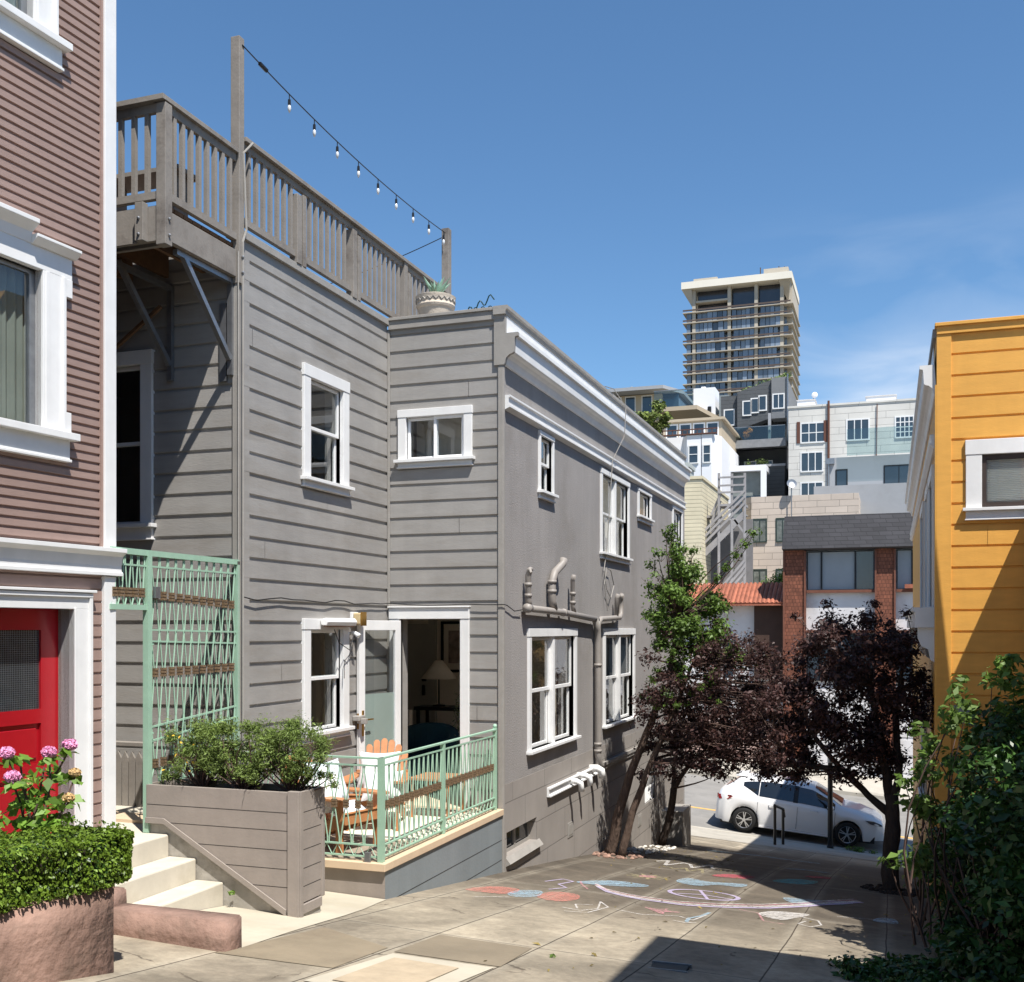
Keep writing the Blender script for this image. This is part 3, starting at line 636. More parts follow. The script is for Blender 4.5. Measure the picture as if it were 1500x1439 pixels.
for y, z in ((13.96, -.69), (18.2, -1.28)):
    v = MB(); v.fbox(F3, y - .13, y + .13, .004, .012, z - .1, z + .1); v.fbox(F3, y - .10, y + .10, .012, .016, z - .07, z + .07); v.build('wall_vent', M['greytrim'], gh, bevel=.003)
v = MB(); v.box(.004, .4, 20.1, 21.0, -3, -1.42); v.build('meter_box', M['greytrim'], gh, bevel=.01)
# open glazed door, swung back against the side wall
dk = MB(); cs = MB()
cs.fbox(F2, -1.395, -1.27, -.06, .035, 0, 2.14); cs.fbox(F2, -.51, -.405, -.06, .035, 0, 2.14); cs.fbox(F2, -1.40, -.40, -.06, .042, 2.14, 2.27); cs.fbox(F2, -1.41, -.39, -.06, .06, 2.27, 2.285)
cas = cs.build('door_casing', M['white'], gh, bevel=.004)
dth = R(-101)
def dpt(a, n, z):  # a along the leaf from the hinge, n = leaf thickness direction
    c_, s_ = math.cos(dth), math.sin(dth)
    return (-1.275 + a * c_ - n * s_, 11.25 + a * s_ + n * c_, z)
FD = F(-1.275, 11.25, math.cos(dth), math.sin(dth), -math.sin(dth), math.cos(dth))
lf = MB(); LW = .76
lf.fbox(FD, 0, .10, 0, .042, .03, 2.12); lf.fbox(FD, LW - .10, LW, 0, .042, .03, 2.12); lf.fbox(FD, .10, LW - .10, 0, .042, 2.01, 2.12); lf.fbox(FD, .10, LW - .10, 0, .042, .03, .25)
leaf = lf.build('door', M['white'], gh, bevel=.004)
p_ = MB(); p_.fbox(FD, .10, LW - .10, .016, .024, .25, 2.01); p_.build('pane', M['glass'], leaf)
M['frost'] = mat('frosted_film', srgb(176, 188, 181), .4, .04)
p_ = MB(); p_.fbox(FD, .10, LW - .10, .008, .014, .25, 1.30); p_.build('frosted_film', M['frost'], leaf)
h_ = MB(); h_.fbox(FD, LW - .07, LW - .04, .042, .05, .85, 1.13); h_.tube([FD.p(LW - .055, .05, 1.03), FD.p(LW - .055, .09, 1.03), FD.p(LW - .18, .09, 1.03)], .009, 6)
h_.fbox(FD, LW, LW + .004, .01, .032, .93, .99); h_.fbox(FD, LW, LW + .004, .01, .032, 1.04, 1.10)
h_.build('handle', M['brass'], leaf)
# room behind the door
r_ = MB(); r_.box(-4.2, -.25, 15.2, 15.3, 0, 2.55); cuts_slab(r_, FX(-.25), 11.52, 15.2, 0, 2.55, -.1, 0, [(12.2, 14.16, .5, 2.0)]); r_.box(-4.2, -4.1, 8.6, 15.2, 0, 2.55); r_.box(-4.1, -1.66, 8.5, 8.6, 0, 2.55); cuts_slab(r_, FX(-1.64), 8.6, 11.1, 0, 2.55, -.02, 0, [(9.45, 10.23, .93, 2.07)]); r_.build('room_wall', M['beigewall'], gh)
r_ = MB(); r_.box(-4.2, -1.66, 8.5, 11.2, -.1, 0.005); r_.box(-4.2, -.25, 11.2, 15.3, -.1, 0.005); r_.build('room_floor', M['woodfloor'], gh)
r_ = MB(); r_.box(-4.2, -1.66, 8.5, 11.5, 2.55, 2.65); r_.box(-4.2, -.25, 11.5, 15.3, 2.55, 2.65); r_.build('room_ceiling', M['white'], gh)
FR = FY(15.2)
rd = MB(); rd.fbox(FR, -3.35, -2.62, 0, .04, 0, 2.0); rd.fbox(FR, -3.45, -3.35, 0, .06, 0, 2.2); rd.fbox(FR, -2.62, -2.5, 0, .06, 0, 2.2); rd.fbox(FR, -3.35, -2.62, 0, .06, 2.0, 2.1)
rdo = rd.build('room_door', M['roomdoor'], gh); k_ = MB(); k_.fbox(FR, -2.72, -2.68, .04, .07, 1.0, 1.16); k_.fbox(FR, -2.72, -2.66, .04, .08, 1.22, 1.29); k_.build('door_knob', M['black'], rdo)
pw = MB(); pw.box(-3.6, -2.62, 13.6, 13.7, 0, 1.86); pw.box(-2.85, -1.9, 12.9, 13.0, 0, .95); pw.build('partition_wall', M['beigewall'], gh)
# waste and vent pipes on the stucco
pp = MB()
def pv(*pts): return [(0.0 + n, y, z) for n, y, z in pts]
pp.tube(pv((.075, 11.93, 2.27), (.075, 13.4, 2.24), (.075, 15.1, 2.16)), .042, 10)
pp.tube(pv((.075, 14.98, 2.17), (.075, 15.12, 2.02), (.075, 15.14, 1.8), (.075, 15.14, .2), (.085, 15.2, .05), (.09, 15.3, -.03)), .048, 10)
pp.tube(pv((.075, 15.14, 1.95), (.075, 15.16, 2.12), (.075, 15.3, 2.17), (.075, 16.45, 2.20), (.075, 16.56, 2.26), (.075, 16.56, 2.5), (.10, 16.5, 2.56)), .042, 10)
pp.tube(pv((.075, 16.25, 2.2), (.075, 16.28, 2.5), (.1, 16.26, 2.56)), .035, 8)
pp.tube(pv((.075, 12.02, 2.27), (.075, 11.96, 2.36), (.075, 11.96, 2.66), (.10, 11.94, 2.72), (.12, 11.93, 2.72)), .036, 10)
pp.tube(pv((.075, 12.98, 2.27), (.075, 12.9, 2.38), (.075, 12.9, 2.62), (.085, 12.98, 2.74), (.11, 13.24, 2.86), (.12, 13.27, 2.93)), .05, 10)
pp.tube(pv((.075, 13.9, 2.24), (.075, 13.83, 2.33), (.075, 13.83, 2.68), (.10, 13.8, 2.74)), .032, 8)
for y, z, r in ((11.96, 2.55, .045), (11.96, 2.42, .045), (12.9, 2.5, .06), (12.9, 2.62, .06), (13.83, 2.5, .042), (13.83, 2.38, .042)):
    pp.tube([(.075, y, z - .02), (.075, y, z + .02)], r, 10)
for z in (1.5, .35, .25): pp.tube([(.075, 15.14, z - .02), (.075, 15.14, z + .02)], .058, 10)
pp.tube([(.075, 11.9, 2.27), (.075, 12.0, 2.27)], .055, 10); pp.tube([(.075, 13.38, 2.24), (.075, 13.44, 2.24)], .052, 10)
pp.build('drain_pipe', M['pipe'], gh, smooth=True)
for y, z, r in ((13.86, -.02, .04), (14.3, -.0, .042), (14.95, .02, .052)):
    e_ = MB(); e_.tube([(.0, y, z), (.12, y + .0, z), (.17, y + .03, z - .03), (.18, y + .04, z - .14)], r, 10); e_.build('pipe_elbow', M['pvc'], gh, smooth=True)
# cables
cb = MB()
pts = [(WX + .035, LY + .05 + i * (WY - LY - .1) / 14, 2.315 - .012 * math.sin(i * 1.3) - .015 * (i % 3 == 1)) for i in range(15)]
pts += [(WX + .06 + i * (1.40) / 6, WY - .035, 2.30 + .005 * math.sin(i * 2)) for i in range(1, 7)]
pts += [(.03, WY + .05, 2.29), (.03, 11.6, 2.23), (.04, 11.85, 2.25)]
cb.tube(pts, .006, 5); cb.build('cable', M['black'], gh)
cb = MB(); cb.tube([(.06, 15.6, 5.66), (.1, 16.0, 5.70), (.24, 16.2, 5.45), (.23, 16.15, 5.0), (.09, 15.95, 4.6), (.05, 15.78, 3.3), (.04, 15.7, 3.05), (.04, 15.62, 2.9), (.05, 15.75, 2.62), (.05, 16.0, 2.5), (.05, 16.2, 2.7), (.05, 16.0, 2.92), (.05, 15.75, 2.95), (.04, 15.65, 2.7), (.05, 15.8, 2.3)], .007, 5)
cb.build('cable', M['greytrim'], gh)
cb = MB(); cb.tube([(WX + .05, LY + .02, .6), (WX + .05, LY + .02, 5.5), (WX + .06, LY + .06, 5.62), (WX + .05, LY + .03, 6.3), (WX + .09, LY + .12, 6.42)], .011, 6); cb.tube([(WX + .035, LY - .03, .6), (WX + .035, LY - .03, 5.4)], .007, 5)
cb.build('conduit', M['greytrim'], gh)

# roof deck over the passage and along the roof edge
rdk = thing('roof_deck', 'weathered grey timber roof deck with slatted railing cantilevered past the corner of the grey house', 'deck', (WX, 8.25, 5.15))
RX = WX
def part(mb, name, m, par=rdk, **k): return mb.build(name, m, par, **k)
posts = [(7.22, 5.12, 6.26), (9.25, 5.62, 6.30), (10.41, 5.62, 6.36), (11.71, 5.62, 6.42)]
for y, a, b in posts: part(MB().box(RX - .045, RX + .045, y - .045, y + .045, a, b), 'post', M['deckwood'], bevel=.004)
for y in (9.36, 10.52, 11.82): part(MB().box(RX - .04, RX + .04, y - .03, y + .03, 5.62, 6.33), 'post', M['deckwood'], bevel=.004)
part(MB().box(RX - .045, RX + .045, 8.21, 8.29, 5.12, 7.33), 'tall_post', M['deckwood'], bevel=.004)
part(MB().box(RX - .05, RX + .05, 13.0, 13.1, 5.5, 7.30), 'tall_post', M['deckwood'], bevel=.004)
rl = MB(); rl.box(RX - .07, RX + .05, 7.17, 8.2, 6.27, 6.31); rl.box(RX - .02, RX + .02, 7.265, 8.2, 6.20, 6.27); part(rl, 'top_rail', M['deckwood'], bevel=.003)
rl = MB(); rl.prism([(RX - .07, 8.3, 6.42), (RX + .06, 8.3, 6.42), (RX + .06, 8.3, 6.46), (RX - .07, 8.3, 6.46)], [(RX - .07, 13.0, 6.42), (RX + .06, 13.0, 6.42), (RX + .06, 13.0, 6.46), (RX - .07, 13.0, 6.46)])
rl.box(RX - .02, RX + .02, 8.3, 13.0, 6.36, 6.42); part(rl, 'top_rail', M['deckwood'], bevel=.003)
rl = MB(); rl.box(-6.5, RX + .05, 7.14, 7.17, 6.27, 6.31); rl.box(-6.5, RX - .045, 7.17, 7.25, 6.27, 6.31); rl.box(-6.5, RX - .045, 7.2, 7.24, 6.20, 6.27); part(rl, 'top_rail', M['deckwood'])
part(MB().box(RX - .025, RX + .025, 7.265, 8.2, 5.50, 5.56), 'bottom_rail', M['deckwood'])
part(MB().box(RX - .025, RX + .025, 8.3, 13.0, 5.68, 5.74), 'bottom_rail', M['deckwood'])
part(MB().box(-6.5, RX - .045, 7.195, 7.245, 5.50, 5.56), 'bottom_rail', M['deckwood'])
bal = MB().box(-.018, .018, -.018, .018, 0, .68).build('baluster', M['deckwood'], rdk, local=True)
first = True
def baluster(x, y, z, h):
    global first
    o = bal if first else bal.copy()
    if not first: COL.objects.link(o); o.parent = rdk
    first = False
    o.location = Vector((x, y, z)) - rdk.location; o.scale = (1, 1, h / .68)
for i in range(8): baluster(RX, 7.34 + i * .112, 5.56, .66)
y = 8.42
while y < 12.95:
    if all(abs(y - q) > .07 for q in (9.25, 9.36, 10.41, 10.52, 11.71, 11.82)): baluster(RX, y, 5.74, .63)
    y += .121
for i in range(14): baluster(RX - .16 - i * .13, 7.22, 5.56, .66)
part(MB().box(RX - .03, RX + .02, 7.27, 8.2, 5.17, 5.41), 'side_fascia', M['deckwood'], bevel=.004)
fb = MB(); fb.box(-6.5, RX - .047, 7.19, 7.23, 5.16, 5.44); fb.box(-6.5, RX - .06, 7.30, 7.34, 5.16, 5.44); part(fb, 'beam', M['deckwood'])
fb = MB(); fb.box(-1.64, -1.56, 7.12, 7.185, 5.15, 5.46); part(fb, 'beam_cleat', M['deckwood'], bevel=.004)
for z in (5.2, 5.33): part(MB().blob((RX + .05, 7.22, z), .014, 6, 4), 'bolt', M['steel'])
for z in (5.2, 5.33): part(MB().blob((-1.6, 7.115, z), .014, 6, 4), 'bolt', M['steel'])
for z in (5.22, 5.36): part(MB().blob((RX + .055, 8.25, z), .014, 6, 4), 'bolt', M['steel'])
db = MB()
for i in range(8): db.box(-6.5, RX - .02, 7.26 + i * .122, 7.26 + i * .122 + .112 + (.015 if i == 7 else 0), 5.445, 5.475)
part(db, 'deck_boards', M['under'])
for x in (-1.75, -2.15, -2.55, -2.95, -3.35, -3.75): part(MB().box(x - .02, x + .02, 7.35, 8.2, 5.24, 5.44), 'joist', M['under'])
for x in (-1.475, -2.12, -3.2):
    b_ = MB(); b_.bar((x, 7.50, 5.17), (x, 8.19, 4.44), .045, .045); b_.box(x - .022, x + .022, 7.42, 8.2, 5.12, 5.165); b_.box(x - .025, x + .025, 8.19, 8.232, 4.30, 5.16)
    part(b_, 'brace', M['steel'])
part(MB().bar((-2.14, 8.1, 4.95), (-3.1, 8.14, 4.35), .03, .03), 'brace', M['under'])
part(MB().bar((-2.2, 7.6, 5.13), (-3.1, 8.14, 5.13), .03, .03), 'brace', M['under'])
part(MB().box(RX - .16, RX - .09, 8.205, 8.228, 4.25, 4.95), 'bracket_plate', M['steel'])
tb = thing('deck_table', 'small grey timber bench top standing on the balcony behind the railing', 'bench', (-2.1, 7.8, 5.475))
MB().box(-2.5, -1.62, 7.65, 7.95, 5.95, 5.985).build('top', M['deckwood'], tb)
for x in (-2.4, -1.75): MB().box(x - .03, x + .05, 7.7, 7.9, 5.475, 5.95).build('leg', M['deckwood'], tb)

# string lights
def bulbs(name, label, a, b, sag, n, t0, group):
    a, b = Vector(a), Vector(b)
    r = thing(name, label, 'string lights', a, 0, group)
    P = lambda t: a.lerp(b, t) + Vector((0, 0, -sag * 4 * t * (1 - t)))
    MB().tube([P(i / 24) for i in range(25)], .006, 5).build('wire', M['black'], r)
    for i in range(n):
        p = P(t0 + (1 - t0 - .015) * i / (n - 1))
        sk = MB().tube([p, p - Vector((0, 0, .05)), p - Vector((0, 0, .052)), p - Vector((0, 0, .1))], [.005, .005, .014, .016], 7).build('socket', M['black'], r)
        MB().lathe([(.006, .0), (.014, -.012), (.019, -.035), (.015, -.055), (.003, -.08)], tuple(p - Vector((0, 0, .1))), 8).build('bulb', M['bulb'], sk, smooth=True)
    return r, P
r1, PP = bulbs('string_lights', 'black wire with hanging clear bulbs strung between the two tall posts of the roof deck', (RX + .05, 8.25, 7.26), (RX, 13.02, 7.24), .10, 9, .17, 'string lights over the roof deck')
MB().tube([PP(.06), PP(.085)], .02, 6).build('connector', M['black'], r1)
bulbs('string_lights', 'shorter string of bulbs running back from the far tall post behind the deck railing', (RX, 13.05, 7.22), (-4.6, 12.6, 6.4), .12, 5, .25, 'string lights over the roof deck')

# pot with agave on the roof corner
pot = thing('planter_pot', 'round patterned cast stone pot standing on the roof corner of the grey house', 'pot', (-1.02, 11.75, 5.52))
MB().lathe([(.15, 0), (.165, .12), (.19, .22), (.21, .30), (.225, .315), (.235, .34), (.225, .37), (.235, .42), (.242, .45), (.22, .46), (.20, .43), (.05, .42)], (-1.02, 11.75, 5.52), 32).build('pot_body', M['pot'], pot, smooth=False)
zz = MB()
for k in range(22):
    a0, a1, a2 = [2 * PI * (k + q) / 22 for q in (0, .5, 1)]
    q = lambda a, z: (-1.02 + .232 * math.cos(a), 11.75 + .232 * math.sin(a), z)
    zz.tube([q(a0, 5.90), q(a1, 5.935), q(a2, 5.90)], .008, 4)
zz.build('zigzag_band', M['greytrim'], pot)
ag = thing('agave', 'blue green agave rosette growing in the stone pot on the roof', 'plant', (-1.02, 11.75, 5.96))
am = MB()
for k in range(16):
    a = k * 2.4; l = .16 + .15 * random.random(); t_ = .25 + .5 * random.random()
    d = Vector((math.cos(a) * math.sin(t_), math.sin(a) * math.sin(t_), math.cos(t_)))
    c0 = Vector((-1.02, 11.75, 5.96)); am.tube([c0 + d * .02, c0 + d * l * .5 + Vector((0, 0, .0)), c0 + d * l + Vector((d.x * .03, d.y * .03, -.01))], [.022, .02, .002], 5)
am.build('leaves', M['agave'], ag)
cw_ = MB(); cw_.tube([(-.68 + i * .022, 11.6, 5.66 + .045 * math.sin(i * 1.1) + .01 * i) for i in range(22)], .008, 5)
for i in range(3): cw_.tube([(-.45 + i * .09 + .03 * math.cos(a * .5), 11.6, 5.72 + .04 * math.sin(a * .5)) for a in range(14)], .006, 5)
tag(recenter(cw_.build('coiled_hose', mat('dark_green_hose', (.01, .04, .035), .4))), 'thin dark green curled hose lying on the roof edge beside the stone pot', 'hose')
# ================================================================== TERRACE
tr = thing('terrace', 'raised terrace with slate blue base wall and tan slab edge before the open door', 'terrace', (-.7, 9.8, -.4))
s = MB(); s.box(WX + .02, -.002, 8.31, 11.28, -.06, -.012); s.build('floor', M['tile'], tr)
s = MB(); s.box(WX + .02, .02, 8.28, 8.42, -.055, .012); s.box(-.12, .02, 8.42, 11.27, -.055, .012); s.build('slab_edge', M['tan'], tr, bevel=.004)
s = MB(); s.box(-.2, .0, 8.33, 11.26, -1.5, -.06)
s.build('base_wall', M['slate'], tr)
s = MB(); s.box(WX + .02, -.003, 8.325, 8.45, -1.2, -.06); s.build('front_wall', M['planter'], tr)
sm = MB()
for z0, z1 in ((-.33, -.36), (-.55, -.58)): sm.add([(.002, 8.34, z0), (.002, 11.25, z0 - .30 * 0), (.002, 11.25, z0 - .006), (.002, 8.34, z0 - .006)], [(0, 1, 2, 3)])
sm.build('wall_seam', M['seam'], tr, recalc=False)
rg = MB(); rg.box(-1.2, -.16, 9.35, 11.0, -.011, -.002)
rugo = tag(recenter(rg.build('outdoor_rug', M['rug'])), 'cream rug lying on the terrace floor beside the railing', 'rug')
rk = MB(); rk.box(-1.17, -.19, 9.40, 9.47, -.0015, .0005)
M['rugpat'] = mat('grey_rug_pattern', srgb(120, 120, 116), .95)
rk.build('rug_border', M['rugpat'], rugo)

# green iron railing: rods that lean to a tie in the middle and meet their neighbour at top and bottom
def lattice(fr, par, u0, u1, levels, sp, r=.0065, n=0.0, endz=.12):
    """levels: list of (z_tie_u0, z_tie_u1); rods drawn from bottom to top; bands at the ties"""
    L = u1 - u0; k = max(1, int(round(L / sp))); d = L / k
    for i in range(k):
        uc = u0 + (i + .5) * d; t = (i + .5) / k
        for sgn in (-1, 1):
            ue = uc + sgn * (d / 2 - .008); ut = uc + sgn * .009
            pts = []
            zb0 = levels['bot'](t); zt0 = levels['top'](t)
            pts.append(fr.p(ue, n, zb0)); pts.append(fr.p(ue, n, zb0 + levels['eb']))
            for j, tie in enumerate(levels['ties']):
                z = tie(t); pts.append(fr.p(ut, n + .004 * sgn, z - .03)); pts.append(fr.p(ut, n + .004 * sgn, z + .03))
                if j < len(levels['ties']) - 1:
                    z2 = (tie(t) + levels['ties'][j + 1](t)) / 2; pts.append(fr.p(ue, n + .004 * sgn, z2))
            pts.append(fr.p(ue, n, zt0 - levels['et'])); pts.append(fr.p(ue, n, zt0))
            MB().tube(pts, r, 5).build('rod', M['mint'], par)
    for tie in levels['ties']:
        for i in range(k):
            uc = u0 + (i + .5) * d; z = tie((i + .5) / k)
            b = MB()
            for q in (-.026, 0.0, .026): b.fbox(fr, uc - .023, uc + .023, n - .016, n + .016, z + q - .009, z + q + .009)
            b.fbox(fr, uc - .021, uc + .021, n - .012, n + .012, z - .035, z + .035)
            b.build('band', M['bronze'], par)
rail = thing('terrace_railing', 'mint green iron railing with bronze bands along the terrace edge', 'railing', (0, 8.35, .01))
RF, RS = FY(8.35), FX(-.05)
lv = dict(bot=lambda t: .15, top=lambda t: .84, eb=.05, et=.06, ties=[lambda t: .50])
lattice(RF, rail, -1.38, -.10, lv, .115)
lattice(RS, rail, 8.40, 9.66, lv, .105)
lattice(RS, rail, 9.74, 11.13, lv, .105)
p_ = MB()
for u in (8.35, ): p_.box(-.075, -.025, 8.325, 8.375, .01, .915)
p_.build('post', M['mint'], rail)
MB().box(-.07, -.03, 9.68, 9.72, .01, .905).build('post', M['mint'], rail)
MB().box(-.07, -.03, 11.15, 11.19, .01, .93).build('post', M['mint'], rail)
MB().blob((-.05, 11.17, .945), .026).build('finial', M['mint'], rail, smooth=True)
MB().box(-.072, -.028, 8.328, 11.17, .90, .915).build('top_rail', M['mint'], rail)
MB().box(-1.42, -.076, 8.33, 8.37, .90, .915).build('top_rail', M['mint'], rail)
for z in (.835, .145): MB().box(-.06, -.04, 8.376, 11.15, z, z + .014).build('rail_bar', M['mint'], rail); MB().box(-1.42, -.076, 8.34, 8.36, z, z + .014).build('rail_bar', M['mint'], rail)
for z in (.045,): MB().box(-.06, -.04, 8.376, 11.15, z, z + .014).build('rail_bar', M['mint'], rail); MB().box(-1.42, -.076, 8.34, 8.36, z, z + .014).build('rail_bar', M['mint'], rail)
for fr, a, b in ((RS, 8.40, 9.67), (RS, 9.74, 11.12), (RF, -1.38, -.1)):
    zg = MB(); n_ = int(round((b - a) / .105))
    for i in range(n_):
        u = a + (i + .5) * (b - a) / n_; zg.tube([fr.p(u - .05, 0, .055), fr.p(u, 0, .148), fr.p(u + .05, 0, .055)], .005, 4)
    zg.build('foot_zigzag', M['mint'], rail)
tg = MB(); tg.box(-.19, -.13, 8.30, 8.32, -.0, .10)
spk = tag(recenter(tg.build('solar_light', M['steel'], bevel=.005)), 'small silver light box clipped to the foot of the terrace railing near its corner', 'lamp')

gate = thing('iron_screen', 'tall mint green iron lattice screen with bronze bands between stairs and grey house', 'railing', (WX, 7.6, .43))
GF = FX(WX + .02)
MB().box(WX - .005, WX + .045, 6.965, 7.015, .43, 2.64).build('post', M['mint'], gate)
MB().box(WX, WX + .04, 8.19, 8.225, .95, 2.63).build('post', M['mint'], gate)
MB().box(WX, WX + .04, 6.55, 8.225, 2.60, 2.645).build('top_rail', M['mint'], gate)
MB().box(WX + .005, WX + .035, 6.55, 6.965, 2.175, 2.215).build('rail_bar', M['mint'], gate)
for za, zb in ((2.52, 2.52), (2.02, 2.0), (1.93, 1.90), (1.25, 1.34), (1.14, 1.24)):
    m_ = MB(); m_.bar((WX + .02, 7.015, za), (WX + .02, 8.19, zb), .014, .014); m_.build('rail_bar', M['mint'], gate)
MB().bar((WX + .02, 6.55, 2.52), (WX + .02, 6.965, 2.52), .014, .014).build('rail_bar', M['mint'], gate)
MB().bar((WX + .02, 7.015, .80), (WX + .02, 8.19, .80), .014, .014).build('rail_bar', M['mint'], gate)
lvg = dict(bot=lambda t: .80, top=lambda t: 2.60, eb=.05, et=.06, ties=[lambda t: .96 + .03 * t, lambda t: 1.68 + .01 * t, lambda t: 2.30 - .06 * t])
lattice(GF, gate, 7.03, 8.18, lvg, .105)
lvh = dict(bot=lambda t: 2.20, top=lambda t: 2.60, eb=.02, et=.05, ties=[lambda t: 2.31])
lattice(GF, gate, 6.56, 6.96, lvh, .08)
g_ = MB(); g_.fbox(GF, 7.03, 7.09, .02, .045, 2.27, 2.36); g_.build('lock_box', M['steel'], gate)
for z in (.52, .6, 1.2, 1.9): MB().fbox(GF, 7.01, 7.03, -.01, .03, z, z + .012).build('hinge', M['mint'], gate)

pgw = thing('passage_light_block', 'unseen wall added to keep light out of the passage between brown and grey houses', 'wall', (-6.3, 7.4, .4))  # unseen wall, added to darken the passage under the roof deck
MB().box(-6.45, -6.3, 6.2, 8.3, -.4, 5.4).build('wall', M['grey'], pgw)
# picket fence in the passage behind
pf = thing('picket_fence', 'low grey picket fence in the shaded passage behind the iron screen', 'fence', (-2.5, 8.0, .4))
for i in range(6):
    x = -2.62 + i * .075
    MB().extrude_face(FY(8.0), [(x, .42), (x + .06, .42), (x + .06, .86), (x + .03, .92), (x, .86)], 0, .02).build('picket', M['deckwood'], pf)
MB().box(-3.2, -2.15, 8.0, 8.05, .42, .5).build('rail', M['deckwood'], pf); MB().box(-3.2, -2.15, 7.97, 8.08, .97, 1.0).build('cap', M['deckwood'], pf)

# ================================================================== PLANTER BOX ON THE STAIR WALL
pl = thing('planter_box', 'long taupe boarded planter box with a slanting lower edge standing on the concrete stair wall', 'planter', (-.7, 7.15, -.1))
PF = FY(6.96)
sl = lambda x: .54 - (x + 1.24) * .565 if x > -1.24 else .54
s = MB(); s.extrude_face(PF, [(-1.40, .54), (-1.24, .54), (-.12, sl(-.12)), (-.12, .81), (-1.40, .81)], -.03, 0); s.build('front_panel', M['planter'], pl, bevel=.002)
s = MB(); s.extrude_face(PF, [(-1.40, .51), (-1.23, .51), (-.14, sl(-.14) - .03), (-.14, sl(-.14) + .02), (-1.23, .555), (-1.40, .555)], .001, .014); s.build('slanting_trim', M['planter'], pl, bevel=.002)
s = MB(); s.fbox(PF, -.125, -.03, -.03, .015, -.135, .82); s.fbox(FX(-.03), 6.96, 7.0, -.01, .012, -.135, .82); s.build('corner_board', M['planter'], pl, bevel=.003)
s = MB(); s.box(-.07, -.04, 7.0, 7.32, -.02, .81); s.box(-.07, -.025, 7.29, 7.33, -.03, .81); s.box(-.07, -.026, 7.0, 7.29, -.10, -.03); s.build('end_panel', M['planter'], pl, bevel=.002)
s = MB(); s.box(-1.40, -.07, 7.29, 7.32, .2, .81); s.box(-1.42, -1.40, 6.97, 7.32, .5, .81); s.build('back_panel', M['planter'], pl)
s = MB()
for z in (.655, .52, .375, .235, .10):
    a = -1.39
    if z < .54: a = -1.24 + (.54 - z) / .565 + .02
    if a < -.15: s.fbox(PF, a, -.128, -.002, .0012, z, z + .004)
    s.fbox(FX(-.04), 7.0, 7.29, -.002, .0012, z, z + .004)
s.build('board_seams', M['seam'], pl)
s = MB(); s.box(-1.39, -.07, 6.99, 7.29, .70, .765); s.build('soil', M['soil'], pl)
# stairs
st = thing('concrete_stairs', 'pale concrete steps climbing left to the iron screen beside the planter box', 'stairs', (-1.0, 6.5, -.07))
for i, (x0, x1, z) in enumerate(((-3.4, -1.204, .427), (-1.204, -.953, .258), (-.953, -.706, .095))):
    MB().box(x0, x1, 5.77, 6.985, -.6, z).build('step', M['concrete'], st, bevel=.012)
MB().box(-4.5, WX - .02, 6.985, 8.22, -.4, .424).build('passage_floor', M['concrete'], st)
MB().box(-2.9, WX - .03, 7.3, 7.6, .424, .45).build('threshold_board', M['tan'], st)
s = MB(); s.extrude_face(FY(6.99), [(-1.42, -.6), (-.04, -.6), (-.04, -.04), (-.14, sl(-.14) + .0), (-1.2, .57), (-1.42, .57)], -.3, 0); s.build('stringer_wall', M['stringer'], st, bevel=.004)
# low mauve wall at the foot of the stairs
def rough_box(name, x0, x1, y0, y1, z0, z1, m, par=None, amp=.012, n=10, skew=None, bevel=0):
    bm = bmesh.new(); bmesh.ops.create_cube(bm, size=1)
    for v in bm.verts: v.co = Vector((x0 + (v.co.x + .5) * (x1 - x0), y0 + (v.co.y + .5) * (y1 - y0), z0 + (v.co.z + .5) * (z1 - z0)))
    bmesh.ops.bevel(bm, geom=bm.edges[:], offset=.012, segments=2, affect='EDGES')
    L = max(x1 - x0, y1 - y0)
    for _ in range(3): bmesh.ops.subdivide_edges(bm, edges=[e for e in bm.edges if e.calc_length() > .12], cuts=1, use_grid_fill=True)
    from mathutils import noise
    for v in bm.verts:
        v.co += Vector((noise.noise(v.co * 3.1), noise.noise(v.co * 3.1 + Vector((9, 0, 0))), noise.noise(v.co * 3.1 + Vector((0, 9, 0))) * .6)) * amp
        if skew: v.co.x += (v.co.y - skew[0]) * skew[1]
        v.co += Vector((noise.noise(v.co * 11), noise.noise(v.co * 11 + Vector((9, 0, 0))), 0)) * amp * .4
    me = bpy.data.meshes.new(name); 
    off = rootloc(par).location if par is not None else Vector((0, 0, 0))
    for v in bm.verts: v.co -= off
    bm.to_mesh(me); bm.free(); me.materials.append(m)
    for p in me.polygons: p.use_smooth = True
    o = bpy.data.objects.new(name, me); COL.objects.link(o)
    if par is not None: o.parent = par
    return o
tag(recenter(rough_box('low_wall', -.62, .285, 5.55, 5.75, -.25, .245, M['pinkstucco'], amp=.004)), 'low mauve stucco curb wall with rounded top at the foot of the concrete steps', 'wall')
tag(recenter(rough_box('low_wall', -.85, -.63, 4.74, 5.80, -.3, .33, M['pinkstucco'], amp=.008)), 'stub of mauve stucco wall behind the hedge planter, left of the steps', 'wall')

